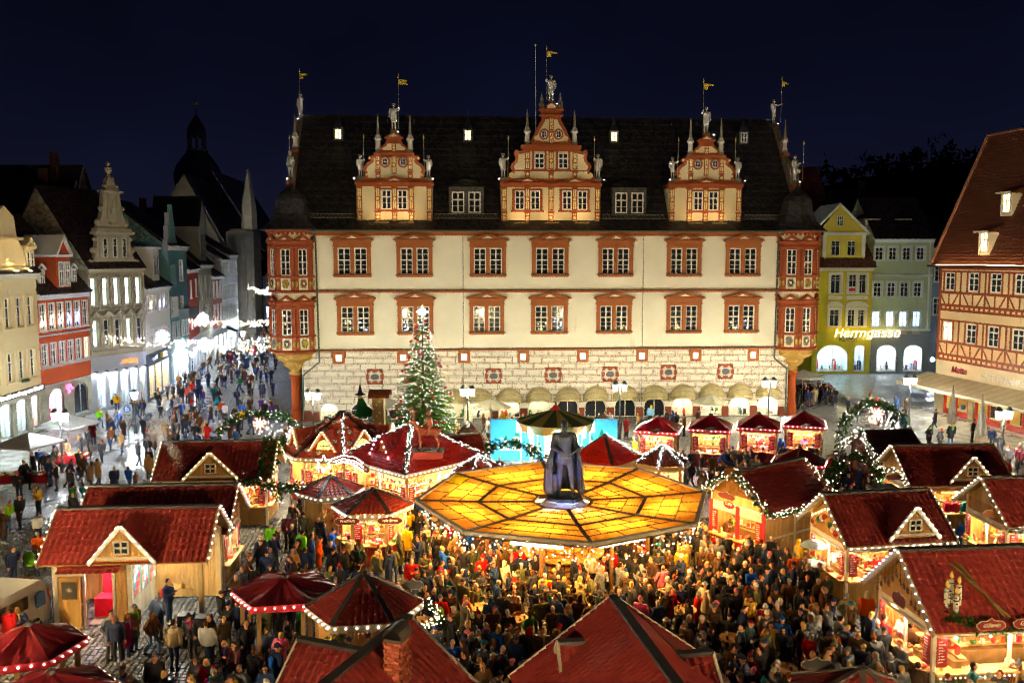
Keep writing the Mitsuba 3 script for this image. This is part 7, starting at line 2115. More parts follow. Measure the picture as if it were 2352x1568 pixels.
# gingerbread pavilion and the witch's tower behind it
t, fr, P = hip_tent('gingerbread_pavilion', 'eight sided red pavilion roof covered with gingerbread shapes', (-9.9, 50.2), 3.75, 8, 3.0, 5.0, ph=.2, lamp=(6, 5, 3.4), col='#b8482c', walls=['w', 'w', 'w', 'w', 'counter', 'counter', 'counter', 'counter'], seed=40, cat='pavilion', SL=9, scol=(1, .85, .6))
rr = random.Random(11)
gk = []
for i in range(8):
    a, b = P[i], P[(i + 1) % 8]
    apex = np.array((0, 0, 5.0))
    n = np.cross(b - a, apex - a)
    n /= np.linalg.norm(n)
    ux = (b - a) / np.linalg.norm(b - a)
    uz = np.cross(n, ux)
    for j in range(13):
        k = rr.random() ** 1.4 * .85
        s = .15 + .7 * rr.random()
        o = (a + (b - a) * s) * (1 - k) + apex * k + n * .09
        f2 = Frame(fr(o), M=fr.M @ np.stack([ux, -n, uz], 1))
        w = rr.uniform(.12, .2)
        kind = j % 4
        mb = MB(f2, '#7a4224')
        if kind == 0:
            o2 = star_pts(0, 0, w * 1.1, 6, .6)
        elif kind == 1:
            o2 = [(w * 1.3 * math.cos(q), w * .7 * math.sin(q)) for q in np.arange(12) * math.pi / 6]
        elif kind == 2:
            o2 = [(0, -w), (w, .1 * w), (w * .8, .8 * w), (.3 * w, .8 * w), (0, .45 * w), (-.3 * w, .8 * w), (-.8 * w, .8 * w), (-w, .1 * w)]
        else:
            o2 = [(-w * .4, -w), (w * .4, -w), (w * .3, 0), (w, .2 * w), (w * .3, .4 * w), (.2 * w, w), (-.2 * w, w), (-w * .3, .4 * w), (-w, .2 * w), (-w * .3, 0)]
        mb.slab(o2, -.05, 0)
        mb.path([(p[0] * .78, -.055, p[1] * .78) for p in o2 + o2[:1]], .026, 4, '#e8dcc8', False)
        add(t, 'gingerbread', mb, 'satin')
for i in (4, 5, 6, 7):
    a, b = P[i], P[(i + 1) % 8]
    if i % 2 == 0 or True:
        m = (a + b) / 2
        f2 = fr.sub((m[0] * .82, m[1] * .82, 0), math.atan2((b - a)[1], (b - a)[0]))
        mb = MB(f2, '#b8482c')
        for s in (-1, 1):
            tile_sheet(mb, *((( -.75, -.1, 3.3), (-.75, 1.3, 3.3), (0, -.1, 4.35), (0, 1.5, 4.35)) if s > 0 else ((.75, 1.3, 3.3), (.75, -.1, 3.3), (0, 1.5, 4.35), (0, -.1, 4.35))))
        k = add(t, 'roof_dormer', mb, 'roof_metal')
        for s in (-1, 1):
            add(k, 'barge_board', MB(f2, '#caa36a').bar((s * .8, -.13, 3.25), (0, -.13, 4.4), .1, .16), 'satin')
        add(k, 'lit_window', MB(f2, '#d8e070').slab([(-.42, 3.35), (.42, 3.35), (.3, 3.75), (0, 3.95), (-.3, 3.75)], .0, .04), 'matte', emit=(.16, .18, .03), w=.1)
        add(k, 'glazing_bar', MB(f2, '#5a3a1c').box(-.02, .02, -.03, 0, 3.35, 3.95).box(-.42, .42, -.03, 0, 3.58, 3.62), 'satin')
        light_string(k, [(-.8, -.25, 3.3), (0, -.25, 4.5), (.8, -.25, 3.3)], sp=.18, r=.035, L=8, fr=f2, col=(1, .9, .7))
garland(t, [tuple(P[6] * 1.02 + (0, 0, .1)), (0, 0, 5.05)], r=.09, n=6, fr=fr, seed=41, L=5, dens=1.5)
wt = thing('witch_tower', 'wooden tower with a log roof and a witch in a green cloak beside it', 'decoration')
mb = MB(WORLD, '#a8945c').cbox(-8.75, 56.5, 2.4, .75, .7, 2.6)
for i in range(9):
    mb.slab([(-9.05 + .2 * (i % 3) + .07 * math.cos(a), 2.7 + .24 * i + .07 * math.sin(a)) for a in np.arange(8) * math.pi / 4], 56.1, 56.16, '#e6dcc0')
add(wt, 'tower', mb, 'wood')
mb = MB(WORLD, '#7a3f20')
v = []
for x in (-9.35, -7.95):
    for a in np.linspace(.1, math.pi - .1, 8):
        v.append((x, 56.5 + .7 * math.cos(a), 4.85 + .5 * math.sin(a)))
mb.put(v, [(i, i + 8, i + 9) for i in range(7)] + [(i, i + 9, i + 1) for i in range(7)])
add(wt, 'log_roof', mb, 'wood')
wi = MB(WORLD, '#1f5a2a')
v, f = fuse([bone((-9.9, 56.4, 4.65), (.22, .2, .2), (-9.7, 56.4, 3.7), (.5, .35, .16)), bone((-9.6, 56.4, 4.1), (.3, .25, .2), (-9.15, 56.4, 3.75), (.22, .2, .2)), bone((-9.9, 56.4, 4.0), (.3, .3, .3), (-10.15, 56.4, 3.4), (.2, .2, .12))])
k_ = 1 + .1 * np.sin(np.arctan2(v[:, 1] - 56.4, v[:, 0] + 9.8) * 8)
v[:, 0] = -9.75 + (v[:, 0] + 9.75) * k_
wi.put(v, f)
k = add(wt, 'green_cloak', wi, 'matte')
add(wt, 'witch_head', MB(WORLD, '#9a7a5c').ball((-9.95, 56.3, 4.95), (.15, .16, .18), None, 8, 5).tube((-10.08, 56.2, 4.94), (-10.25, 56.15, 4.86), .035, .01), 'matte')
add(wt, 'pointed_hat', MB(WORLD, '#1c2230').lathe([(.38, 0), (.36, .03), (.17, .06), (.1, .35), (.01, .75)], 10, (-9.93, 56.35, 5.05)), 'matte')
add(wt, 'broomstick', MB(WORLD, '#5a3c22').path([(-10.5, 56.3, 3.45), (-9.7, 56.3, 3.75), (-8.9, 56.2, 3.95)], .03, 5), 'wood')
# reindeer stall
t, fr, P = hip_tent('reindeer_stall', 'large red pyramid roofed stall carrying a reindeer figure with a rider', (-5.5, 47.3), 4.05, 4, 3.0, 4.85, ph=-math.pi / 2 + .02, lamp=(8, 7, 5.2), walls=['counter', 'w', 'w', 'counter'], seed=50, cat='market stall', SL=13, scol=(1, .97, .92), col='#9a2420')
garland(t, [tuple(P[0] + (0, 0, .12)), (0, 0, 4.95)], r=.13, n=10, fr=fr, seed=51, L=8, dens=2)
for e in (1, 3):
    garland(t, [tuple(P[e] + (0, 0, .1)), (0, 0, 4.95)], r=.09, n=6, fr=fr, seed=52 + e, L=8, dens=1.6)
m = (P[3] + P[0]) / 2
f2 = fr.sub((m[0] * .72, m[1] * .72, 0), math.atan2(*(P[0] - P[3])[1::-1]))
mb = MB(f2, '#7a1a1a')
tile_sheet(mb, (-.85, -.1, 3.35), (-.85, 1.6, 3.35), (0, -.1, 4.55), (0, 1.9, 4.55))
tile_sheet(mb, (.85, 1.6, 3.35), (.85, -.1, 3.35), (0, 1.9, 4.55), (0, -.1, 4.55))
k = add(t, 'roof_dormer', mb, 'roof_metal')
add(k, 'gable_boards', boards(MB(f2, '#9a5a24'), -.75, .75, 3.3, 4.5, .1, top=lambda q: 3.3 + 1.1 * (1 - abs(q) / .75)), 'wood', kind='stuff')
light_string(k, [(-.88, -.25, 3.35), (0, -.25, 4.65), (.88, -.25, 3.35)], r=.06, L=14, fr=f2, col=(.95, .97, 1.1))
plaque(t, f2, 0, -1.25, 2.95, 1.0, .4, '#6d1f1a', 'Pizza')
rp = Frame((-4.35, 44.55, 0), .0)
pk = add(t, 'platform', MB(rp, '#9a2a22').box(-.75, .75, -.42, .42, 3.62, 3.98).box(-.82, .82, -.5, .5, 3.98, 4.04, '#26221f'), 'satin')
rd = thing('reindeer_figure', 'brown reindeer figure with antlers and a rider on the red pyramid roof', 'sculpture')
B_ = [bone((-.38, 0, 5.0), (.25, .2, .26), (.42, 0, 5.02), (.24, .2, .25)), bone((-.5, 0, 5.1), (.16, .13, .18), (-.78, 0, 5.5), (.1, .09, .12)), bone((-.78, 0, 5.52), (.12, .1, .1), (-1.05, 0, 5.42), (.06, .06, .055)),
      bone((.6, 0, 5.1), .07, (.7, 0, 5.02), .04)]
for s in (-1, 1):
    B_ += [bone((-.42, s * .12, 4.95), .1, (-.42, s * .12, 4.5), .055), bone((-.42, s * .12, 4.5), .055, (-.40, s * .12, 4.08), .045), bone((.45, s * .12, 4.98), (.14, .09, .17), (.38, s * .12, 4.66), .07), bone((.38, s * .12, 4.66), .065, (.54, s * .12, 4.42), .05), bone((.54, s * .12, 4.42), .048, (.50, s * .12, 4.08), .045),
           bone((-.76, s * .1, 5.6), (.03, .03, .05), (-.70, s * .2, 5.66), (.03, .02, .03), 6)]
v, f = fuse(B_)
add(rd, 'body', MB(rp, '#8a4a2c').put(v, f), 'satin', smooth=True)
an = MB(rp, '#a8765a')
for s in (-1, 1):
    an.path([(-.8, s * .06, 5.6), (-.72, s * .2, 5.85), (-.78, s * .36, 6.1), (-.92, s * .42, 6.32)], [.03, .028, .022, .01], 5)
    for (a, b) in (((-.74, s * .17, 5.8), (-1.0, s * .2, 5.98)), ((-.75, s * .28, 5.97), (-.55, s * .36, 6.15)), ((-.8, s * .37, 6.12), (-1.02, s * .36, 6.2))):
        an.tube(a, b, .02, .008, 5)
add(rd, 'antlers', an, 'satin')
v, f = fuse([bone((.1, 0, 5.25), (.16, .17, .1), (.06, 0, 5.68), (.15, .18, .1)), blob((.02, 0, 5.92), .11), bone((.06, .18, 5.65), .06, (-.2, .14, 5.4), .045), bone((.06, -.18, 5.65), .06, (-.2, -.14, 5.4), .045), bone((.08, .18, 5.25), .08, (-.02, .26, 4.85), .06), bone((.08, -.18, 5.25), .08, (-.02, -.26, 4.85), .06), bone((.02, 0, 5.98), (.11, .11, .04), (.05, 0, 6.08), (.05, .05, .03))])
add(rd, 'rider', MB(rp, '#9c5a40').put(v, f), 'satin', smooth=True)
k = add(t, 'red_floodlight', MB(WORLD, '#333333').cbox(-3.2, 42.6, 2.75, .2, .2, .15), 'satin')
add(k, 'lamp', MB(WORLD).sheet((-3.35, 42.7, 2.95), (-3.1, 42.6, 2.95), (-3.15, 42.8, 3.1), (-3.4, 42.9, 3.1)), 'matte', emit=(330, 120, 90), w=1)
# small roofs round the middle
t, fr, P = hip_tent('kiosk', 'bright red pyramid roof right behind the bronze statue with a garland on its edge', (5.2, 48.1), 2.15, 4, 2.7, 4.05, ph=-math.pi / 2 + .1, seed=60, string=False, col='#a02018', lamp=(4, 3, 2), walls=['w', 'w', 'w', 'w'])
garland(t, [tuple(P[1] + (0, 0, .1)), (0, 0, 4.15)], r=.1, n=8, fr=fr, seed=61, L=8, dens=2)
k = add(t, 'eave_lamp', MB(WORLD, '#333333').cbox(4.0, 45.9, 2.6, .15, .15, .12), 'satin')
add(k, 'lamp', MB(WORLD).sheet((3.9, 45.95, 2.75), (4.15, 45.9, 2.75), (4.15, 46.05, 2.87), (3.9, 46.1, 2.87)), 'matte', emit=(26, 13, 7), w=.4)
t, fr, P = hip_tent('kiosk', 'small dark roofed kiosk covered in fairy lights right of the red pyramid', (8.4, 47.8), 1.5, 6, 2.6, 3.5, ph=.2, seed=62, lamp=(10, 9, 7), walls=['w', 'w', 'w', 'counter', 'counter', 'counter'], col='#5c2a1c', string=False)
for i in range(6):
    garland(t, [tuple(P[i] + (0, 0, .05)), (0, 0, 3.58)], r=.08, n=6, fr=fr, seed=63 + i, L=8, dens=2)
t, fr, P = hip_tent('kiosk', 'small red roofed kiosk wrapped in fairy lights left of the glowing pavilion', (-1.8, 46.0), 1.45, 6, 2.6, 3.35, ph=.3, seed=70, lamp=(7, 6, 4), walls=['w', 'w', 'w', 'counter', 'counter', 'counter'], col='#6a2a1a', string=False)
for i in range(6):
    garland(t, [tuple(P[i] + (0, 0, .05)), (0, 0, 3.42)], r=.07, n=5, fr=fr, seed=73 + i, L=8, dens=2)
    garland(t, [tuple(P[i] + (0, 0, -.05)), tuple(P[(i + 1) % 6] + (0, 0, -.05))], r=.07, n=5, fr=fr, seed=83 + i, L=8, dens=2)
t, fr, L = hut('hut', 'little hut with a yellow board gable left of the carousel', (-2.75, 52.4), (-2.75, 54.6), hd=1.05, zr=3.55, ze=2.4, roofcol='#5a3a2a', strings=(), wallc='#c99a34', over=.15, wall_in=.2)
t, fr, L = hut('hut', 'small red roof peeking out behind the right side of the reindeer stall', (-3.6, 49.6), (-1.9, 50.2), hd=1.1, zr=3.7, ze=2.8, strings=(), wallc='#8a3a24')
# ------------------------------------------------------------------ the glowing pavilion
pv = thing('pavilion', 'octagonal pavilion with a glowing amber roof round the bronze monument', 'pavilion')
C = np.array((2.25, 37.6))
R8, RM, RI = 6.35, 3.75, 1.35
ANG = math.radians(186)
def oct_pt(r, i, z):
    a = ANG + i * math.pi / 4
    return np.array((C[0] + r * math.cos(a), C[1] + r * math.sin(a), z))
AMB = '#f2ae46'
zo, zm, zi = 3.5, 3.34, 3.28
for i in range(8):
    for (r0, z0, r1, z1, nr, nc) in ((R8, zo, RM, zm, 3, 3), (RM, zm, RI, zi, 3, 2)):
        a, b, c_, d = oct_pt(r0, i, z0), oct_pt(r0, i + 1, z0), oct_pt(r1, i + 1, z1), oct_pt(r1, i, z1)
        for p in range(nr):
            for q in range(nc):
                P = lambda s, k: (a + (b - a) * s) * (1 - k) + (d + (c_ - d) * s) * k   # noqa: E731
                g = .006
                off = (.5 / nc if p % 2 else 0)
                s0, s1 = q / nc + off, min((q + 1) / nc + off, 1.0)
                if q == 0 and off:
                    add(pv, 'roof_panel', MB(WORLD, AMB).sheet(P(0.004, p / nr + g), P(off - .004, p / nr + g), P(off - .004, (p + 1) / nr - g), P(0.004, (p + 1) / nr - g)), 'tarp')
                if s1 - s0 > .02:
                    add(pv, 'roof_panel', MB(WORLD, '#e8d820' if (i == 7 and p == 0 and q == 0 and r0 == R8) else AMB).sheet(P(s0 + .004, p / nr + g), P(s1 - .004, p / nr + g), P(s1 - .004, (p + 1) / nr - g), P(s0 + .004, (p + 1) / nr - g)), 'tarp')
    st = MB(WORLD, '#6a4c30')
    st.bar(oct_pt(R8, i, zo - .03), oct_pt(RM, i, zm - .03), .15, .14)
    st.bar(oct_pt(RM, i, zm - .03), oct_pt(RI, i, zi - .03), .16, .14)
    st.bar(oct_pt(RM, i, zm - .04), oct_pt(RM, i + 1, zm - .04), .15, .12)
    st.bar(oct_pt(RI, i, zi - .04), oct_pt(RI, i + 1, zi - .04), .10, .14)
    add(pv, 'rafter', st, 'satin')
    ln = MB(WORLD, '#4a3320')
    for (r0, z0, r1, z1, nr, nc) in ((R8, zo, RM, zm, 3, 3), (RM, zm, RI, zi, 3, 2)):
        a, b, c_, d = oct_pt(r0, i, z0), oct_pt(r0, i + 1, z0), oct_pt(r1, i + 1, z1), oct_pt(r1, i, z1)
        P = lambda s, k: (a + (b - a) * s) * (1 - k) + (d + (c_ - d) * s) * k   # noqa: E731
        for p in range(1, nr):
            ln.bar(P(0, p / nr), P(1, p / nr), .02, .05)
        for p in range(nr):
            off = (.5 / nc if p % 2 else 0)
            for q in range(nc + 1):
                s = q / nc + off
                if 0 < s < 1:
                    ln.bar(P(s, p / nr), P(s, (p + 1) / nr), .018, .05)
    add(pv, 'lath', ln, 'satin', kind='stuff')
    add(pv, 'gutter', MB(WORLD, '#b9b2a2').bar(oct_pt(R8 + .1, i, zo - .02), oct_pt(R8 + .1, i + 1, zo - .02), .16, .14), 'satin')
    add(pv, 'support', MB(WORLD, '#6b4a2a').tube(oct_pt(RM, i + .5, 0), oct_pt(RM, i + .5, 3.2), .09, .08, 8), 'wood')
    # amber lamps under the roof: they light the sheets and the crowd
    lm = MB(WORLD, '#ffffff')
    a, b = oct_pt(4.6, i + .2, 2.72), oct_pt(4.6, i + .8, 2.72)
    lm.bar(a, b, .14, .08)
    k = add(pv, 'lamp_rail', lm, 'matte', emit=np.array((1.0, .57, .17)) * 8, w=3)
    a, b = oct_pt(R8 - .05, i + .03, zo - .22), oct_pt(R8 - .05, i + .97, zo - .22)
    o = np.array((*(((a + b) / 2)[:2] - C), 0)) * .012
    add(k, 'rim_lamp', MB(WORLD).sheet(a + (0, 0, .022) + o, a - o * 4, b - o * 4, b + (0, 0, .022) + o), 'matte', emit=np.array((1.0, .53, .13)) * 8, w=6)  # hidden strip added under the rim to spread amber light over the crowd
    lm = MB(WORLD, '#ffffff').bar(oct_pt(2.5, i + .15, 2.66), oct_pt(2.5, i + .85, 2.66), .12, .07)
    add(pv, 'lamp_rail', lm, 'matte', emit=np.array((1.0, .60, .18)) * 6, w=2)
    rr = random.Random(i)
    ic = MB(WORLD)
    for q in range(60):
        s = rr.random()
        p = oct_pt(R8 - .15, i, zo - .2) * (1 - s) + oct_pt(R8 - .15, i + 1, zo - .2) * s
        p[2] -= rr.random() ** 1.3 * .75
        ic.octa(p, .022)
    add(pv, 'icicle_lights', ic, 'matte', emit=(3, 2.4, 1.5), w=.15, kind='stuff')
# the wicker bar under it
br = thing('wicker_bar', 'round bar of woven wicker panels round an amber core under the pavilion', 'bar')
add(br, 'core', MB(WORLD, '#d9a24a').lathe([(1.25, 0), (1.25, 2.6)], 24, (C[0], C[1], 0)), 'matte')
wv = MB(WORLD, '#7a4c22')
for k in range(9):
    z = .25 + k * .28
    pts = [(C[0] + (1.33 + .035 * (1 if (j + k) % 2 else -1)) * math.cos(j * math.pi / 16), C[1] + (1.33 + .035 * (1 if (j + k) % 2 else -1)) * math.sin(j * math.pi / 16), z + .05 * math.sin(j * .8 + k)) for j in range(33)]
    wv.path(pts, .045, 5, None, False)
add(br, 'wicker', wv, 'wood', kind='stuff')
up = MB(WORLD, '#5f3a1a')
for j in range(20):
    a = j * math.pi / 10
    up.tube((C[0] + 1.33 * math.cos(a), C[1] + 1.33 * math.sin(a), 0), (C[0] + 1.33 * math.cos(a), C[1] + 1.33 * math.sin(a), 2.7), .03, .03, 5)
add(br, 'upright', up, 'wood', kind='stuff')
add(br, 'counter_top', MB(WORLD, '#a8783c').lathe([(1.3, 1.02), (1.85, 1.04), (1.85, 1.1), (1.3, 1.12)], 24, (C[0], C[1], 0)), 'wood')
# ------------------------------------------------------------------ the monument
mn = thing('monument', 'dark bronze statue of a man in a long cloak on a stone pedestal', 'statue')
mc = (2.3, 37.6)
MF = Frame((mc[0], mc[1], 0), 0)
mb = MB(MF, '#6a6a72').lathe([(1.15, 0), (1.15, 2.35), (1.0, 2.5), (.95, 3.0)], 8, (0, 0, 0), ph=math.pi / 8)
add(mn, 'pedestal', mb, 'stone')
add(mn, 'base_moulding', MB(MF, '#80828e').lathe([(1.02, 2.95), (1.1, 3.05), (1.05, 3.15), (.86, 3.35), (.86, 3.42)], 8, (0, 0, 0), ph=math.pi / 8), 'stone')
add(mn, 'bronze_plinth', MB(MF, '#34424a').lathe([(.80, 3.42), (.84, 3.48), (.82, 3.54)], 8, (0, 0, 0), ph=math.pi / 8), 'metal')
z0, s = 3.54, 1.9
Q = lambda x, y, z: (x * s, y * s, z0 + z * s)   # noqa: E731
BR = '#3b4a60'
B_ = []
def bb(a, ra, b, rb, q=12):
    m = lambda r: np.asarray(np.broadcast_to(r, 3), float) * s   # noqa: E731
    B_.append(bone(Q(*a), m(ra), Q(*b), m(rb), q))
# legs: left one straight, right one a step forward
bb((-.09, 0, .92), (.10, .10, .1), (-.10, -.02, .50), (.068, .07, .06)); bb((-.10, -.02, .50), .064, (-.11, .02, .09), .042)
bb((.10, 0, .92), (.10, .10, .1), (.15, -.10, .50), (.068, .07, .06)); bb((.15, -.10, .50), .064, (.20, -.06, .09), .042)
for x, y in ((-.11, .02), (.20, -.06)):
    bb((x, y + .02, .05), (.045, .05, .05), (x + .02, y - .16, .03), (.042, .05, .03))
bb((0, 0, .90), (.19, .13, .12), (0, 0, 1.14), (.165, .12, .1)); bb((0, 0, .92), (.2, .14, .05), (0, 0, .78), (.21, .15, .05)); bb((0, 0, 1.14), (.165, .12, .1), (0, .01, 1.36), (.19, .12, .09)); bb((-.16, .02, 1.41), (.075, .08, .07), (.16, .02, 1.41), (.075, .08, .07))
bb((0, .01, 1.42), (.07, .07, .05), (0, -.01, 1.54), .052); bb((0, -.005, 1.64), (.078, .092, .10), (0, -.03, 1.58), (.062, .07, .07)); bb((0, -.09, 1.64), .012, (0, -.112, 1.612), .015, 6); bb((0, .02, 1.68), (.084, .095, .08), (0, .05, 1.62), (.08, .07, .06))
bb((0, -.06, 1.56), (.05, .04, .03), (0, -.07, 1.53), (.03, .03, .02))
bb((.2, .02, 1.4), .075, (.27, .04, 1.16), .065); bb((.27, .04, 1.16), .06, (.33, -.2, 1.12), .05); bb((.33, -.2, 1.12), .045, (.34, -.26, 1.13), .04, 6)
bb((-.2, .02, 1.4), .08, (-.27, -.03, 1.15), .066); bb((-.27, -.03, 1.15), .06, (-.12, -.2, 1.08), .048)
for i in range(4):
    bb((.34 - .014 * i, -.27, 1.15 - .02 * i), .014, (.30 - .014 * i, -.31, 1.14 - .02 * i), .012, 6)
    bb((-.10 + .02 * i, -.21, 1.09 - .01 * i), .014, (-.06 + .02 * i, -.2, 1.06 - .01 * i), .012, 6)
v, f = fuse(B_)
add(mn, 'figure', MB(MF, BR).put(v, f), 'metal', smooth=True)
# the cloak: open at the front, deep folds
nu, nv = 46, 18
V = []
for j in range(nv):
    k = j / (nv - 1)
    z = 1.44 - 1.38 * k
    for i in range(nu):
        a = math.radians(-38) + math.radians(256) * i / (nu - 1)      # from the right front round the back to the left front
        rx = .23 + .15 * min(k * 1.6, 1) + .05 * k
        ry = .13 + .17 * min(k * 2.2, 1)
        fold = 1 + (.13 * math.sin(a * 9 + k * 1.6) + .06 * math.sin(a * 17 - k * 3)) * min(k * 2, 1)
        V.append(Q(rx * fold * math.cos(a), .03 + ry * fold * math.sin(a) + .03 * k, z))
F_ = rings(nv, nu)
F_ = np.array([t_ for t_ in F_.tolist() if max(q % nu for q in t_) - min(q % nu for q in t_) < nu - 1])
ck = MB(MF, BR).put(np.array(V), F_)
V2 = np.array(V)
cen = np.array([0, .03 * s, 0])
V2[:, :2] = cen[:2] + (V2[:, :2] - cen[:2]) * .93
ck.put(V2, F_[:, ::-1])
add(mn, 'cloak', ck, 'metal', smooth=True)
add(mn, 'collar', MB(MF, '#434f5c').put(*fuse([bone(Q(-.1, .02, 1.46), (.15, .15, .06), Q(.1, .02, 1.46), (.15, .15, .06), 12)])), 'metal', smooth=True)
add(mn, 'scroll', MB(MF, '#6d7a80').tube(Q(.42, -.30, 1.24), Q(.12, -.30, 1.02), .03, .03, 8), 'metal')
add(mn, 'stump', MB(MF, BR).lathe([(.28, 0), (.25, .3), (.22, .7), (.24, .95), (.05, 1.0)], 10, Q(-.24, .06, 0)), 'metal', smooth=True)
add(mn, 'belt', MB(MF, '#77848c').lathe([(.372, -.02), (.385, 0), (.372, .03)], 16, Q(0, 0, .90), sy=.7), 'metal')
for x in (-.55, .55):
    k = add(mn, 'spotlight', MB(MF, '#44464a').cbox(x, -1.15, 2.93, .16, .16, .12), 'satin')
    add(k, 'lamp', MB(MF).sheet((x - .06, -1.2, 3.06), (x + .06, -1.2, 3.06), (x + .06, -1.1, 3.08), (x - .06, -1.1, 3.08)), 'matte', emit=(520, 640, 1500), w=1.5)

# ------------------------------------------------------------------ the Christmas tree
TX, TY = -6.5, 63.0
ct = thing('christmas_tree', 'tall fir tree with white lights, red baubles and a glowing star on top', 'christmas tree')
add(ct, 'trunk', MB(WORLD, '#4a3622').tube((TX, TY, 0), (TX, TY, 9.6), .16, .03, 8), 'matte')
rr = random.Random(21)
br = MB(WORLD, '#2f4a1e')
lb = MB(WORLD)
tips = []
GREENS = ('#4a6a26', '#56782a', '#3d5c20', '#678632')
for lev in range(46):
    h = lev / 45
    z = 1.0 + 8.5 * h
    r = 2.7 * (1 - h) ** .82 + .12
    n = max(5, int(17 * (1 - h) + 5))
    for i in range(n):
        a = rr.random() * 2 * math.pi
        rl = r * rr.uniform(.72, 1.12)
        dirv = np.array((math.cos(a), math.sin(a), 0))
        side = np.array((-math.sin(a), math.cos(a), 0))
        p0 = np.array((TX, TY, z + .12))
        tip = p0 + dirv * rl + (0, 0, -.16 * rl + .05 + .1 * rr.random())
        tips.append(tip)
        m = max(3, int(rl / .22))
        for j in range(m):
            k = (j + .6) / m
            if k < .25:
                continue
            o = p0 + (tip - p0) * k
            wl_ = .15 + .26 * (1 - k) * rl * .5
            for sgn in (-1, 1):
                e = o + side * sgn * wl_ + dirv * wl_ * .7 + (0, 0, -.07 + .06 * rr.random())
                br.put([o - dirv * .05, o + dirv * .07, e], [(0, 1, 2)], GREENS[(i + j) % 4])
                br.put([o + (0, 0, .05), o - (0, 0, .05), e + (0, 0, -.04)], [(0, 1, 2)], GREENS[(i + j + 1) % 4])
        if rr.random() < .55:
            for _ in range(2):
                lb.octa(p0 + (tip - p0) * rr.uniform(.6, 1.03) + np.array((rr.gauss(0, .07), rr.gauss(0, .07), rr.gauss(0, .07) + .02)), .024)
add(ct, 'branches', br, 'matte', kind='stuff')
add(ct, 'fairy_lights', lb, 'matte', emit=np.array((1, .90, .72)) * 1.2, w=1.2, kind='stuff')
cam = np.array((0, 0, 14.0))
near = [p for p in tips if (p[1] < TY + .3)]
rr.shuffle(near)
for p in near[:44]:
    add(ct, 'bauble', MB(WORLD, '#b01a22').ball(p + (0, -.05, -.12), .115, None, 10, 7), 'gloss', smooth=True)
sm = MB(WORLD)
for k in range(2):
    sm.slab(star_pts(TX, 10.05, .48 if k == 0 else .34, 4, .32, math.pi / 2 + k * math.pi / 4), TY - .04 - .01 * k, TY + .04 + .01 * k)
add(ct, 'star', sm, 'matte', emit=(2.4, 2.3, 1.7), w=.3)
# ------------------------------------------------------------------ carousel and its backdrop
ca = thing('carousel', 'small carousel with a green and yellow striped roof and blazing white lamps', 'carousel')
cx, cy = 2.75, 54.2
for i in range(16):
    a0, a1 = i * math.pi / 8, (i + 1) * math.pi / 8
    P = lambda r, a, z: (cx + r * math.cos(a), cy + r * math.sin(a), z)   # noqa: E731
    add(ca, 'roof_stripe', MB(WORLD, '#44563a' if i % 2 else '#94884c').sheet(P(2.45, a0, 3.75), P(2.45, a1, 3.75), P(.2, a1, 4.45), P(.2, a0, 4.45), None, .03), 'matte')
    am = (a0 + a1) / 2
    add(ca, 'rim_board', MB(WORLD, '#c9b060' if i % 2 else '#8a9a6a').slab([(-.48, -.5), (.48, -.5), (.48, 0), (-.48, 0)], 0, .04) if False else MB(WORLD, '#cdbb7a' if i % 2 else '#7f9a72').sheet(P(2.3, a0, 3.2), P(2.3, a1, 3.2), P(2.47, a1, 3.74), P(2.47, a0, 3.74), None, .03), 'satin')
    if i % 2 == 0:
        add(ca, 'rim_lamp', MB(WORLD).box(P(2.34, a0, 0)[0] - .11, P(2.34, a0, 0)[0] + .11, P(2.34, a0, 0)[1] - .07, P(2.34, a0, 0)[1] + .07, 3.0, 3.62), 'matte', emit=(9, 8.6, 7.4), w=.5)
        add(ca, 'post', MB(WORLD, '#c9c2a8').tube(P(2.2, a0, .25), P(2.2, a0, 3.1), .04, .04, 6), 'satin')
add(ca, 'finial', MB(WORLD, '#b02a22').lathe([(.25, 4.43), (.28, 4.5), (.1, 4.7), (.02, 4.95)], 10, (cx, cy, 0)), 'satin')
add(ca, 'platform', MB(WORLD, '#8a5a34').lathe([(2.35, 0), (2.35, .28)], 24, (cx, cy, 0)), 'wood')
add(ca, 'drum', MB(WORLD, '#d8c9a4').lathe([(.7, .28), (.7, 3.2)], 12, (cx, cy, 0)), 'satin')
add(ca, 'ceiling_lamp', MB(WORLD).lathe([(1.0, 3.1), (1.9, 3.1)], 16, (cx, cy, 0), cap=False), 'matte', emit=(9, 8.4, 7), w=1)
for i in range(6):
    a = i * math.pi / 3 + .3
    o = np.array((cx + 1.5 * math.cos(a), cy + 1.5 * math.sin(a), 0))
    d_ = np.array((-math.sin(a), math.cos(a), 0))
    v, f = fuse([bone(o + d_ * -.25 + (0, 0, .95), .15, o + d_ * .25 + (0, 0, .95), .16), bone(o + d_ * .3 + (0, 0, 1.02), .1, o + d_ * .48 + (0, 0, 1.35), .07), bone(o + d_ * .5 + (0, 0, 1.38), .07, o + d_ * .68 + (0, 0, 1.28), .045)] + [bone(o + d_ * e + (0, 0, .9), .06, o + d_ * (e + .12) + (0, 0, .5), .04) for e in (-.25, .22)])
    h = add(ca, 'horse', MB(WORLD, ('#e6ddc8', '#b8322c', '#3a5a9a')[i % 3]).put(v, f), 'satin', smooth=True)
    add(h, 'pole', MB(WORLD, '#c9a850').tube(o + (0, 0, .3), o + (0, 0, 3.1), .03, .03, 6), 'metal')
bd_ = thing('backdrop', 'bright blue printed winter backdrop with snowy firs behind the carousel', 'backdrop')
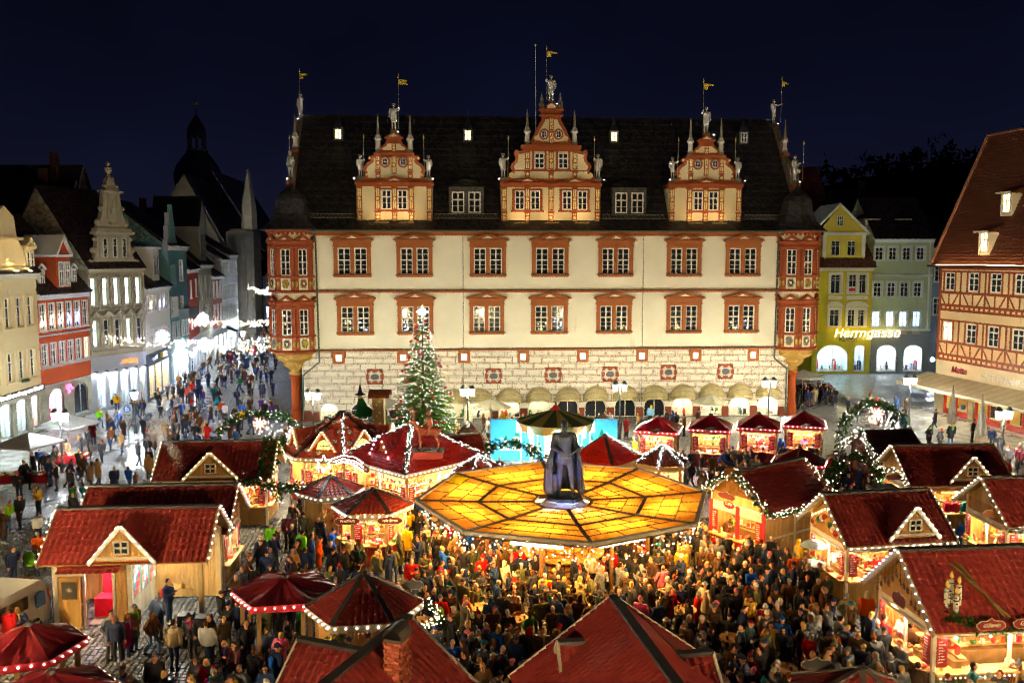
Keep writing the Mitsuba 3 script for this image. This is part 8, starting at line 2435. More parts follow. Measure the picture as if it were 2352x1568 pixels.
for i, (a, b) in enumerate(((-1.45, 1.5), (1.55, 4.4), (4.45, 7.15))):
    k = add(bd_, 'panel', MB(WORLD, '#3aa0d8').box(a, b, 58.3, 58.4, .2, 3.0), 'matte', emit=(.002, .018, .034), w=.3)
    for j in range(4):
        x = a + .3 + j * (b - a) / 4
        h = .6 + .35 * ((j * 7 + i * 3) % 3)
        mb = MB(WORLD, '#1f6a5a')
        for q in range(4):
            z = .9 + h * q / 4
            w = .34 * (1 - q / 5) * h
            mb.slab([(x - w, z), (x + w, z), (x, z + h * .45)], 58.27 - q * .004, 58.295, '#1d7262' if q % 2 else '#e6f0f2')
        add(bd_, 'painted_fir', mb, 'matte')
add(bd_, 'frame', MB(WORLD, '#8aa0ac').box(-1.55, 7.25, 58.41, 58.5, 0, .2).box(-1.55, 7.25, 58.41, 58.5, 2.95, 3.05), 'satin')
# ------------------------------------------------------------------ street furniture and light chains
def lamp_post(lab, x, y, h, L, n=2, w=3):
    t = thing('street_lamp', lab, 'street lamp')
    mb = MB(WORLD, '#55585a').tube((x, y, 0), (x, y, h + .1), .075, .055, 8).lathe([(.13, 0), (.13, .5), (.08, .6)], 8, (x, y, 0))
    mb.box(x - .62, x + .62, y - .03, y + .03, h - .05, h)
    add(t, 'pole', mb, 'satin')
    for s in ((-1, 1) if n == 2 else (0,)):
        add(t, 'hood', MB(WORLD, '#3c3f41').lathe([(.24, 0), (.2, .1), (.1, .28), (.02, .3)], 8, (x + s * .34, y, h)), 'satin')
        add(t, 'lantern', MB(WORLD).lathe([(.15, -.5), (.2, -.02)], 8, (x + s * .34, y, h)), 'matte', emit=L, w=w)


CWH = np.array((1.0, .96, .80))
for lab, x, y, h in (('twin lantern street lamp at the left corner of the town hall', -14.4, 62.3, 4.25), ('twin lantern street lamp to the right of the Christmas tree', -3.3, 64, 4.25), ('twin lantern street lamp before the middle arches of the town hall', 8.3, 66.3, 4.25), ('twin lantern street lamp before the right end of the town hall', 20.4, 68.4, 4.25)):
    lamp_post(lab, x, y, h, np.array((1.0, .94, .68)) * 42, w=6)
lamp_post('twin lantern street lamp beside the umbrella at the book tables', -29.3, 55.7, 3.95, np.array((.92, .98, 1.0)) * 80, w=4)
lamp_post('twin lantern street lamp on the cobbles between oriel and cafe', 33.7, 73.0, 3.8, CWH * 70, w=3)
lamp_post('twin lantern street lamp at the right edge in front of the cafe', 31.6, 55.2, 4.15, CWH * 110, w=3)
for x, y in ((-20.5, 23), (-9, 8.5), (4, 7.5), (17, 11.5), (29, 22)):      # unseen lamps added on the near side as front fill, outside the frame
    lamp_post('unseen street lamp added on the near side of the square for front light', x, y, 5.2, np.array((1, .74, .38)) * 150, w=4)
    labels[max(k for k in labels if k.startswith('street_lamp') and '__' not in k)]['group'] = 'lamps added on the near side for front light'
for lab, x, y, h in (('old style street lantern between the strollers on the left pavement', -30, 68.4, 3.1), ('old style street lantern up the street on the left', -35.5, 96, 3.3), ('street lantern added farther up the street to light the church end', -36.6, 118, 3.6), ('street lantern added to light the church buttress', -40, 135, 3.6)):  # the last two are added to light the church end
    t = thing('street_lantern', lab, 'street lamp')
    add(t, 'pole', MB(WORLD, '#2c2e30').tube((x, y, 0), (x, y, h - .35), .06, .05, 8).lathe([(.14, 0), (.12, .7), (.06, .8)], 8, (x, y, 0)), 'satin')
    add(t, 'roof', MB(WORLD, '#2c2e30').lathe([(.34, h + .25), (.05, h + .45)], 6, (x, y, 0)), 'satin')
    add(t, 'lantern', MB(WORLD).lathe([(.16, h - .3), (.3, h + .24)], 6, (x, y, 0)), 'matte', emit=COOL * 125, w=4)
# chains of lights with snowflakes over the street
for i, (a, b, c_, z) in enumerate((((-37.3, 79, 6.9), (-24.5, 88.5, 5.9), .33, 1.35), ((-38.4, 97.5, 7.4), (-31.5, 113, 5.9), .30, 1.3), ((-30.2, 84.5, 5.6), (-21.6, 87, 5.5), 0.02, 1.4), ((-43, 142, 9.6), (-37.5, 137, 8.8), .9, 1.5), ((-50, 180, 10.5), (-43, 176, 10.5), .5, 1.6))):
    a, b = np.array(a, float), np.array(b, float)
    t = thing('light_chain', ('nearest light chain across the street, with a snowflake before the cream house', 'second light chain across the street with a snowflake', 'light chain ending at the left oriel with a snowflake at its start', 'light chain far up the street beside the church', 'farthest light chain at the end of the street')[i], 'light chain')
    rr = random.Random(i)
    mb, cb = MB(WORLD), MB(WORLD, '#20242a')
    n = int(np.linalg.norm(b - a) * 13)
    for k in range(n):
        s = rr.random()
        p = a + (b - a) * s + np.array((0, 0, -.35 * math.sin(math.pi * s)))
        p[2] -= rr.random() ** 1.2 * .8
        mb.octa(p, .034 + .01 * i / 3)
    add(t, 'icicle_lights', mb, 'matte', emit=np.array((1, .86, .66)) * 3, w=.5, kind='stuff')
    cb.path([a, (a + b) / 2 - (0, 0, .35), b], .012, 4)
    add(t, 'cable', cb, 'matte')
    p = a + (b - a) * c_ - (0, 0, .1)
    sf = MB(Frame(p, 0))
    R = z * .5
    for q in range(6):
        g = q * math.pi / 3 + .5
        dx, dz = math.cos(g), math.sin(g)
        for k in range(9):
            sf.octa((dx * R * k / 9, 0, dz * R * k / 9), .05)
        for k in (.5, .75):
            for s in (-1, 1):
                for m in (1, 2, 3):
                    sf.octa((dx * R * k + math.cos(g + s * 1.0) * m * .09 * R, 0, dz * R * k + math.sin(g + s * 1.0) * m * .09 * R), .042)
    add(t, 'snowflake', sf, 'matte', emit=np.array((.72, .80, 1.5)) * 3, w=.6, kind='stuff')
# fir arches over the ways into the market
for i, (lab, p, q, h) in enumerate((('fir arch with fairy lights and a red star on the left, before the oriel column', (-21.3, 61.5), (-14.8, 61.5), 2.9), ('tall fir arch with fairy lights and a red star on the right, beside the stands', (22.9, 60.0), (26.5, 56.5), 4.2), ('fir arch over the crowd between the red canopy and the picture board hut', (17.2, 46.4), (20.0, 45.9), 3.4), ('low fir arch with lights between the reindeer stall and the statue', (-2.6, 50.6), (2.3, 50.6), 3.1))):
    t = thing('fir_arch', lab, 'arch')
    pts = [(p[0] + (q[0] - p[0]) * (1 - math.cos(a)) / 2, p[1] + (q[1] - p[1]) * (1 - math.cos(a)) / 2, h * math.sin(a) ** .75) for a in np.linspace(0, math.pi, 15)]
    garland(t, pts, r=.34, n=30, name='fir_branches', seed=100 + i, L=7, dens=1.8, lr=.028, w=.5)
    if i < 2:
        m = np.array(pts[7]) - (0, .1, .75)
        s_ = MB(Frame(m, 0))
        for k in range(9):
            a = k * 2 * math.pi / 9
            s_.tube((0, 0, 0), (.5 * math.cos(a), -.05, .5 * math.sin(a)), .1, .01, 4)
        add(t, 'red_star', s_, 'matte', emit=(.5, .14, .07), w=.2)
        mb = MB(WORLD)
        rr = random.Random(i)
        for k in range(90):
            s = rr.uniform(.5, 1)
            j = pts[min(14, int(s * 14))]
            mb.octa((j[0] - .3 + rr.gauss(0, .25), j[1] - .1, max(.3, j[2] - .35 - rr.random() * 1.1)), .032)
        add(t, 'light_curtain', mb, 'matte', emit=(2, 1.7, 1.6), w=.3, kind='stuff')
cm = thing('shooting_star_light', 'white outline of a shooting star in light tubes above the star kiosk', 'light decoration')
CF = Frame((-8.9, 42.0, 3.9), 0)
o = star_pts(-.35, 0, .42, 6, .5)
mb = MB(CF).path([(p[0], 0, p[1]) for p in o + o[:1]], .03, 5)
for k in range(3):
    mb.path([(.0 + .12 * k, 0, .22 - .12 * k), (.6, 0, .42 - .16 * k), (1.2, 0, .32 - .2 * k), (1.6, 0, .02 - .2 * k)], .028, 5)
add(cm, 'light_tube', mb, 'matte', emit=(2.6, 2.4, 2.2), w=.5)
add(cm, 'mast', MB(CF, '#3a3a3a').tube((0, 0, -1.0), (0, 0, -.1), .03), 'satin')


def parasol(lab, x, y, r, z, col, n=8, rise=.75, square=False):
    t = thing('parasol', lab, 'parasol')
    m = 4 if square else n
    for i in range(m):
        a, b = (i + (.35 if square else 0)) * 2 * math.pi / m, (i + 1 + (.35 if square else 0)) * 2 * math.pi / m
        A, B = np.array((x + r * math.cos(a), y + r * math.sin(a), z)), np.array((x + r * math.cos(b), y + r * math.sin(b), z))
        ap, md = np.array((x, y, z + rise)), (A + B) / 2 - (0, 0, .03)
        mb = MB(WORLD, col).put([A, md, ap], [(0, 1, 2)]).put([md, B, ap], [(0, 1, 2)]).sheet(A - (0, 0, .12), B - (0, 0, .12), B, A, None, .01)
        add(t, 'cloth_panel', mb, 'matte')
        add(t, 'rib', MB(WORLD, '#8d8b84').tube(A, ap, .012, .012, 4), 'satin')
    add(t, 'pole', MB(WORLD, '#a9a79f').tube((x, y, 0), (x, y, z + rise + .1), .035, .03, 6).cbox(x, y, 0, .6, .6, .08, '#5a5a58'), 'satin')
parasol('big grey square parasol over the rear book table by the red house', -31.2, 60.3, 2.05, 2.35, '#b9b9b6', square=True, rise=.7)
parasol('big grey square parasol over the front book table at the left edge', -30.4, 53.9, 2.05, 2.35, '#b2b2b4', square=True, rise=.7)
parasol('open beige parasol before the lit arch with the food counter', -1.6, 68.6, 1.55, 2.15, '#b8ae94', rise=.65)
parasol('open beige parasol before the garlanded arches of the town hall', 16.3, 70.6, 1.5, 2.2, '#c2bb9c', rise=.65)
parasol('grey beige parasol half hidden by the Christmas tree', -9.9, 68.4, 1.4, 2.3, '#8f887c', rise=.6)
parasol('pale parasol over the crowd at the right oriel column', 27.8, 82.5, 2.0, 2.7, '#a8a48f', rise=.6)
for lab, x, y, h in (('closed beige parasol between the street lamp and the lit arch', -3.4, 66.9, 2.9), ('closed brown grey parasol before the left cafe window', 34.6, 67.6, 3.9), ('closed pale grey parasol before the middle cafe window', 34.4, 62.9, 3.9)):
    t = thing('closed_parasol', lab, 'parasol')
    g = np.arange(24) * 2 * math.pi / 24
    v = []
    for z, r in ((.9, .16), (1.1, .30), (1.6, .30), (2.4, .22), (h, .03)):
        v += [(x + r * (1 + .22 * math.cos(k * 6)) * math.cos(k), y + r * (1 + .22 * math.cos(k * 6)) * math.sin(k), z) for k in g]
    add(t, 'folded_cloth', MB(WORLD, '#9a9588' if 'pale' in lab else '#857f72' if 'brown' in lab else '#b0a68c').put(v, rings(5, 24)), 'matte', smooth=True)
    add(t, 'pole', MB(WORLD, '#777').tube((x, y, 0), (x, y, h + .1), .03, .03, 6) if False else MB(WORLD, '#777777').tube((x, y, 0), (x, y, h + .1), .03, .03, 6), 'satin')
for lab, x, y in (('red clothed table of books under the rear parasol', -30.0, 57.6), ('red clothed table of books under the front parasol', -29.9, 52.4)):
    t = thing('book_table', lab, 'table')
    f_ = Frame((x, y, 0), .12)
    add(t, 'table_top', MB(f_, '#7c1f22').box(-1.5, 1.5, -.55, .55, .72, .78).box(-1.5, 1.5, -.57, -.55, .3, .78), 'matte')
    for sx in (-1.4, 1.4):
        for sy in (-.45, .45):
            add(t, 'leg', MB(f_, '#4a4a4a').box(sx - .03, sx + .03, sy - .03, sy + .03, 0, .72), 'satin')
    rr = random.Random(int(x * 10 + y))
    for i in range(9):
        for j in range(3):
            b = thing('book', 'book lying on ' + ('the rear' if y > 55 else 'the front') + ' book table under a grey parasol', 'book', 'books on ' + ('the rear' if y > 55 else 'the front') + ' book table')
            bx, by = -1.35 + i * .32 + rr.uniform(-.02, .02), -.42 + j * .33
            add(None, 'book', MB(f_, ('#c9c2b0', '#8a2a2a', '#d8d4cc', '#3a4a6a', '#b89a5a', '#6a3a3a')[rr.randrange(6)]).box(bx, bx + .24, by, by + .2, .78, .82 + rr.random() * .1), 'satin', own=b)
# signpost, bicycle, van, chimney box
sp = thing('pedestrian_sign', 'blue and grey pedestrian zone sign on a post on the left pavement', 'sign')
S_ = Frame((-28.3, 63.3, 0), 0)
add(sp, 'post', MB(S_, '#6d7072').tube((0, 0, 0), (0, 0, 3.3), .04), 'satin')
k = add(sp, 'board', MB(S_, '#7d8078').box(-.35, .35, -.06, -.03, 2.15, 3.25), 'satin')
add(k, 'blue_disc', MB(S_, '#1c4a8a').slab([(.28 * math.cos(a), 2.9 + .28 * math.sin(a)) for a in np.arange(16) * math.pi / 8], -.08, -.06), 'satin')
add(k, 'walkers', MB(S_, '#d8dcdc').box(-.12, -.03, -.09, -.08, 2.72, 3.0).box(.05, .12, -.09, -.08, 2.72, 2.9).ball((-.075, -.085, 3.05), (.04, .01, .04), None, 6, 3).ball((.085, -.085, 2.95), (.035, .01, .035), None, 6, 3), 'matte')
letters(k, S_, 'Lieferverkehr', -.27, -.065, 2.42, .09, '#1d1f20', width=.54, depth=.01)
letters(k, S_, 'frei 6-11 h', -.24, -.065, 2.26, .08, '#1d1f20', width=.46, depth=.01)
def wheel(mb, o, r, c='#26272a', sp=True, n=16):
    o = np.asarray(o, float)
    mb.path([o + (r * math.cos(a), 0, r * math.sin(a)) for a in np.linspace(0, 2 * math.pi, n + 1)], .022, 5, c, False)
    if sp:
        for a in np.arange(8) * math.pi / 4:
            mb.tube(o, o + (r * math.cos(a), 0, r * math.sin(a)), .006, .006, 3, '#8a8a8a')
    return mb
bi = thing('bicycle', 'bicycle leaning behind the right oriel column', 'bicycle')
BF = Frame((27.6, 79.8, 0), .2)
for x in (-.52, .52):
    add(bi, 'wheel', wheel(MB(BF), (x, 0, .34), .33), 'satin')
add(bi, 'frame', MB(BF, '#7a2a2a').tube((-.52, 0, .34), (-.1, 0, .3), .02).tube((-.1, 0, .3), (-.2, 0, .85), .02).tube((-.1, 0, .3), (.38, 0, .8), .02).tube((-.18, 0, .8), (.38, 0, .8), .02).tube((.38, 0, .95), (.52, 0, .34), .02).tube((-.52, 0, .34), (-.18, 0, .78), .015), 'satin')
add(bi, 'saddle', MB(BF, '#1c1c1c').ball((-.22, 0, .9), (.13, .07, .04), None, 8, 4), 'satin')
add(bi, 'handlebar', MB(BF, '#555555').path([(.3, -.25, 1.0), (.38, 0, 1.0), (.3, .25, 1.0)], .015, 5), 'metal')
va = thing('van', 'white delivery van parked at the left edge behind the red canopies', 'van')
VF = Frame((-18.9, 29.9, 0), math.radians(-100))
# side outline (x along the van, nose at +x), hulled across its width
def vsec(y, k):
    return [(x, y * (w_ if z > 1.0 else 1), z) for x, z, w_ in ((-2.3, .35, 1), (-2.3, 1.0, 1), (-2.2, 1.75, .9), (-2.0, 1.93, .86), (1.0, 1.95, .86), (1.35, 1.85, .86), (2.0, 1.15, .95), (2.45, 1.0, 1), (2.5, .4, 1))]
bodyv = manifold3d.Manifold.hull_points(np.array(vsec(-.95, 1) + vsec(.95, 1), np.float32)).to_mesh()
kb = add(va, 'body', MB(VF, '#c9c6bc').put(np.array(bodyv.vert_properties[:, :3], float), np.array(bodyv.tri_verts)), 'gloss')
add(va, 'rear_window', MB(VF, '#0c0d10').box(-2.30, -2.2, -.72, .72, 1.08, 1.62), 'glass')
add(va, 'side_window', MB(VF, '#0c0d10').box(-1.2, .9, .87, .93, 1.15, 1.62), 'glass')
add(va, 'side_window', MB(VF, '#0c0d10').box(-1.2, .9, -.93, -.87, 1.15, 1.62), 'glass')
for s in (-1, 1):
    add(va, 'tail_light', MB(VF, '#b01a14').box(-2.33, -2.24, s * .84 - .09, s * .84 + .09, .75, 1.5), 'gloss')
    for x in (-1.5, 1.55):
        w_ = add(va, 'wheel', MB(VF, '#17181a').path([(x + .26 * math.cos(a), s * .9, .33 + .26 * math.sin(a)) for a in np.linspace(0, 2 * math.pi, 17)], .09, 6, None, False), 'satin')
        add(w_, 'hub', MB(VF, '#8d8d8d').ball((x, s * .9, .33), (.2, .06, .2), None, 10, 5), 'metal')
add(va, 'bumper', MB(VF, '#3a3a3c').box(-2.42, -2.25, -.9, .9, .3, .55), 'satin')
add(va, 'roof_lamp', MB(VF, '#6a1a16').box(-2.22, -2.15, -.25, .25, 1.84, 1.9), 'gloss')
add(va, 'blue_shield', MB(VF, '#1c5a9a').slab([(-2.05, 1.0), (-1.55, 1.0), (-1.55, 1.5), (-1.8, 1.6), (-2.05, 1.5)], -.98, -.93).slab([(-2.05, 1.0), (-1.55, 1.0), (-1.55, 1.5), (-1.8, 1.6), (-2.05, 1.5)], .93, .98), 'satin')
cb = thing('chimney_box', 'black capped yellow flue box beside the clothes hut', 'flue')
add(cb, 'box', MB(WORLD, '#7a7436').cbox(17.7, 40.7, 0, .9, .7, 2.9), 'satin')
add(cb, 'cap', MB(WORLD, '#1e1e1e').cbox(17.7, 40.7, 3.0, 1.2, .95, .14).cbox(17.7, 40.7, 2.9, .6, .5, .1), 'satin')
# standing tables
for i, (x, y) in enumerate(((.2, 30.2), (-1.2, 31.2), (4.2, 29.6), (6.4, 31.0), (2.0, 28.0), (7.5, 28.6), (-3.2, 30.0), (9.2, 30.6), (.6, 26.6), (5.2, 26.8), (8.6, 26.4), (-2.4, 27.4))):
    t = thing('standing_table', 'wooden standing table in the crowd before the glowing pavilion', 'table', 'standing tables before the pavilion')
    add(t, 'top', MB(WORLD, '#b0854a').lathe([(.42, 1.06), (.42, 1.1)], 14, (x, y, 0)), 'wood')
    add(t, 'leg', MB(WORLD, '#6a6a6a').tube((x, y, 0), (x, y, 1.06), .04), 'satin')
    for j in range(4):
        a = j * 1.7 + i
        m = thing('mug', 'mug standing on a wooden standing table before the pavilion', 'mug', 'mugs on the standing tables')
        add(None, 'mug', MB(WORLD, ('#7a1f22', '#d8d0c0', '#1f3a6a')[(i + j) % 3]).lathe([(.04, 0), (.042, .1), (.035, .1), (.032, .02)], 8, (x + .25 * math.cos(a), y + .25 * math.sin(a), 1.1)), 'gloss', own=m)
# steam rising from the grill behind the left huts
nz = 40
zz, yy, xx = np.meshgrid(np.linspace(0, 1, nz), np.linspace(-1, 1, 20), np.linspace(-1, 1, 32), indexing='ij')
cxs = -.55 * zz + .25 * np.sin(zz * 7)
pf = meshkit.fbm(np.stack([xx * 2.2, yy * 2.2, zz * 4.5], -1), 4, 8)
den = np.clip(pf * 1.9 - .55 - ((xx - cxs) ** 2 * 3.2 + yy ** 2 * 1.6) / (.35 + .5 * zz), 0, 1) * np.clip(zz * 6, 0, 1) * np.clip((1 - zz) * 2.5, 0, 1)
st_ = thing('steam', 'pale steam drifting over the roof of the left hut with the fir branches', 'steam', kind='stuff')
scene[st_] = {'type': 'cube', 'to_world': T().translate([-17.4, 44.2, 4.4]).scale([1.5, .8, 1.7]), 'bsdf': {'type': 'null'},
              'interior': {'type': 'heterogeneous', 'albedo': {'type': 'constvolume', 'value': {'type': 'rgb', 'value': [.95, .95, .95]}}, 'scale': 6.0,
                           'sigma_t': {'type': 'gridvolume', 'grid': mi.VolumeGrid(den[..., None].astype(np.float32)), 'to_world': T().translate([-18.9, 43.4, 2.7]).scale([3.0, 1.6, 3.4])}}}
# ------------------------------------------------------------------ people
PAL = {'black': '#2b2b2e', 'charcoal': '#404146', 'navy': '#2a3350', 'dark blue': '#2f4268', 'dark brown': '#4a382c', 'olive': '#55563c', 'grey': '#6a6b6e', 'light grey': '#a3a39f', 'beige': '#a3906f', 'tan': '#8a6a43', 'camel': '#a07c4c', 'brown': '#5a3c28', 'cream': '#c9bfa8', 'white': '#d6d4ce',
       'red': '#b3201f', 'orange': '#c9501c', 'yellow': '#d0a01c', 'lime green': '#7fc82a', 'green': '#2f6b3c', 'teal': '#1f6a72', 'blue': '#2450a8', 'light blue': '#6fa6c9', 'burgundy': '#5a1826', 'magenta': '#9c1f5c', 'pink': '#c9687f', 'purple': '#4a2a6a', 'khaki': '#7a7350'}
HAIR = {'dark': '#231a14', 'brown': '#4a3222', 'blond': '#b48f52', 'grey': '#8a8680', 'red': '#7a3c1c'}
COATS = [('black', 40), ('charcoal', 22), ('navy', 16), ('dark blue', 8), ('dark brown', 14), ('olive', 8), ('grey', 5), ('brown', 5), ('beige', 3), ('tan', 3), ('camel', 2), ('red', 2), ('burgundy', 2), ('cream', 2), ('khaki', 3), ('teal', .6), ('blue', 1), ('light grey', 2), ('yellow', .6), ('green', .5), ('pink', .5), ('purple', .4), ('white', 1), ('orange', 1)]
HATS = [('short hair', 30), ('long hair', 20), ('bob', 10), ('knit hat', 22), ('bobble hat', 8), ('hood', 4), ('bald', 5), ('peaked cap', 3), ('flat cap', 3), ('hat with brim', 1)]
pr = random.Random(2024)
def pick(lst):
    return pr.choices([a for a, _ in lst], [b for _, b in lst])[0]
# hand placed: head in the photograph (x, y), coat colour, coat, hair or hat, its colour, pose, facing (0 to us, 90 to the right, 180 away), size
HAND = '''352,1506,black,jacket,bald,grey,arms hanging,15|480,1511,red,jacket,bob,blond,holding a cup,5|440,1413,black,jacket,knit hat,black,hands in pockets,0|479,1428,light grey,jacket,short hair,brown,arms hanging,180|397,1431,beige,jacket,short hair,dark,arms hanging,175|347,1401,brown,jacket,bob,brown,walking,75|362,1368,dark blue,coat,short hair,grey,hands in pockets,160
386,1334,navy,jacket,short hair,dark,both hands raised,80|286,1411,magenta,coat,bob,red,holding a cup,60|267,1418,navy,jacket,bald,grey,arms hanging,20|250,1408,grey,coat,short hair,dark,hands in pockets,60|305,1391,olive,coat,knit hat,grey,hands in pockets,70|90,1223,orange,jacket,knit hat,light grey,pushing,40|26,1258,navy,jacket,short hair,brown,holding a cup,60|86,1182,white,jacket,knit hat,purple,holding a cup,30,.82
17,1154,lime green,jacket,knit hat,olive,walking,20,.85|42,1140,black,jacket,short hair,dark,walking,10|86,1114,yellow,jacket,knit hat,grey,holding a cup,-20|166,1114,green,jacket,short hair,dark,walking,150|195,1112,teal,jacket,short hair,dark,walking,170,.9|42,1084,black,jacket,knit hat,red,holding a cup,30|224,1054,camel,coat,short hair,dark,walking,160|205,1060,tan,coat,bob,brown,walking,170|261,1072,navy,coat,short hair,dark,walking,20
295,1074,blue,jacket,knit hat,red,walking,170,.85|310,1086,orange,jacket,short hair,dark,walking,175,.62|252,982,brown,jacket,bald,grey,walking,0|341,1044,camel,coat,hood,camel,arms hanging,0|337,1002,black,jacket,bob,blond,hands in pockets,0|475,972,red,coat,bob,dark,both hands raised,180|380,967,tan,coat,bob,blond,arms hanging,180|404,966,black,coat,short hair,dark,walking,180|15,1398,red,jacket,short hair,brown,hands in pockets,180|45,1391,navy,jacket,bob,blond,holding a cup,10
864,1261,yellow,jacket,short hair,brown,holding a cup,60|944,1286,red,coat,short hair,grey,holding a cup,-10|936,1208,yellow,coat,knit hat,black,arms hanging,150|1015,1371,red,jacket,knit hat,grey,arms hanging,170|1066,1383,khaki,coat,bald,grey,hands in pockets,-60|1064,1453,navy,coat,knit hat,pink,holding a cup,100|1035,1476,blue,jacket,short hair,grey,both hands raised,20|1074,1498,black,jacket,short hair,brown,drinking,-60|780,1296,blue,jacket,knit hat,red,arms hanging,-40,.8
641,1448,pink,coat,long hair,blond,holding a cup,0|605,1441,dark blue,jacket,flat cap,olive,hands in pockets,10|826,1253,black,coat,hood,black,hands in pockets,0|689,1221,lime green,jacket,short hair,dark,arms hanging,150|619,1203,lime green,jacket,peaked cap,green,arms hanging,170|660,1183,burgundy,jacket,hood,grey,arms hanging,180|1825,1272,orange,jacket,knit hat,grey,holding a cup,180|2039,1418,red,coat,short hair,dark,pointing,110|2092,1427,brown,jacket,knit hat,olive,both hands raised,100
1802,1424,blue,jacket,knit hat,blue,both hands raised,150|1702,1396,navy,jacket,short hair,dark,hands in pockets,60|1720,1366,yellow,jacket,knit hat,black,drinking,-60|1771,1430,yellow,jacket,bob,dark,hands in pockets,-10|1755,1395,burgundy,coat,knit hat,white,arms hanging,130|1990,1363,orange,jacket,hood,cream,arms hanging,175|2239,1522,teal,coat,bob,dark,holding a cup,60|1688,1441,pink,jacket,knit hat,pink,arms folded,20,.6|1726,1503,burgundy,coat,bobble hat,burgundy,arms hanging,160
2206,1202,blue,jacket,hood,blue,arms hanging,180,.75|1837,1242,yellow,jacket,hood,yellow,holding a cup,40|1196,1255,red,jacket,bobble hat,navy,holding a cup,0|1104,1279,red,jacket,knit hat,red,holding a cup,40|1211,1443,black,jacket,hood,red,arms hanging,165|1406,1257,red,jacket,long hair,dark,arms hanging,160|1563,1260,yellow,coat,short hair,blond,arms hanging,150|1477,1374,magenta,coat,knit hat,pink,holding a cup,150|1211,1523,white,jacket,knit hat,dark blue,holding a cup,50
1583,1379,black,long coat,knit hat,black,holding a cup,-80|1269,1344,dark brown,jacket,knit hat,red,holding a cup,0|1461,1007,yellow,jacket,knit hat,beige,hands in pockets,-60|1493,932,light blue,jacket,hood,yellow,arms hanging,150|1439,958,red,coat,short hair,dark,arms folded,30|1753,1015,white,jacket,bob,blond,arms hanging,170|1794,1008,blue,jacket,hood,blue,arms hanging,160|1165,1290,cream,coat,hood,cream,arms hanging,60|1010,1290,red,jacket,short hair,brown,holding a cup,90|1330,1330,camel,coat,hood,camel,holding a cup,120
430,888,red,jacket,short hair,grey,arms hanging,175|492,886,teal,jacket,short hair,dark,pushing,10|460,880,navy,coat,knit hat,navy,walking,180|268,905,yellow,jacket,short hair,dark,walking,30|228,936,lime green,jacket,bob,dark,walking,60|515,925,white,jacket,bob,grey,walking,180|554,925,blue,jacket,short hair,brown,walking,170|545,895,navy,jacket,short hair,dark,walking,10|2013,912,red,coat,hood,orange,walking,60|2035,925,black,jacket,knit hat,black,walking,-20|2061,908,dark blue,coat,short hair,dark,walking,-60
2135,975,black,coat,long hair,dark,hands in pockets,20|2160,985,charcoal,jacket,knit hat,orange,hands in pockets,30|2185,972,black,coat,short hair,dark,arms hanging,-20|2235,965,black,jacket,short hair,dark,arms hanging,40|2318,1025,grey,jacket,bald,grey,walking,170|2345,1030,burgundy,jacket,knit hat,red,walking,150|600,878,navy,coat,short hair,dark,walking,20|1900,880,red,coat,short hair,dark,arms hanging,170'''
people = []
for row in HAND.replace('\n', '|').split('|'):
    q = row.split(',')
    sz = float(q[8]) if len(q) > 8 else 1.0
    p = ground_at(float(q[0]), float(q[1]), 1.66 * sz)
    people.append(dict(x=p[0], y=p[1], coat=q[2], kind=q[3], hat=q[4], hc=q[5], pose=q[6], ang=float(q[7]), s=sz, hand=True))
for x, y, c, a in ((14.3, 27.25, 'red', 0), (13.5, 29.0, 'white', -70), (13.7, 35.9, 'white', -60), (15.2, 35.2, 'red', 0), (9.8, 57, 'white', 0), (20.1, 59, 'purple', 0), (16.8, 58.2, 'red', 0), (-6.4, 39.4, 'white', 0), (10.7, 40.6, 'brown', -50), (21.7, 37.6, 'white', -60)):
    people.append(dict(x=x, y=y, coat=c, kind='jacket', hat='short hair', hc='brown', pose='both hands raised', ang=a, s=1.0, hand=True))
BAR, MON = Point(2.25, 37.6).buffer(2.0), Point(-6.5, 63).buffer(1.9)
block = unary_union(FOOT + [BAR, MON, sbox(-1.6, 57.9, 7.3, 58.8), Point(2.75, 54.2).buffer(2.5), sbox(-20.2, 26.8, -17.6, 33)] + [Point(x, y).buffer(.5) for x, y in ((.2, 30.2), (-1.2, 31.2), (4.2, 29.6), (6.4, 31.0), (2.0, 28.0), (7.5, 28.6), (-3.2, 30.0), (9.2, 30.6), (.6, 26.6), (5.2, 26.8), (8.6, 26.4), (-2.4, 27.4))])
from shapely.prepared import prep
bp = prep(block)
grid = {}
def free(x, y, d):
    if bp.contains(Point(x, y)):
        return False
    i, j = int(x // 1), int(y // 1)
    return all((x - a) ** 2 + (y - b) ** 2 > d * d for di in (-1, 0, 1) for dj in (-1, 0, 1) for a, b in grid.get((i + di, j + dj), ()))
def put_grid(x, y):
    grid.setdefault((int(x // 1), int(y // 1)), []).append((x, y))
for p in people:
    put_grid(p['x'], p['y'])
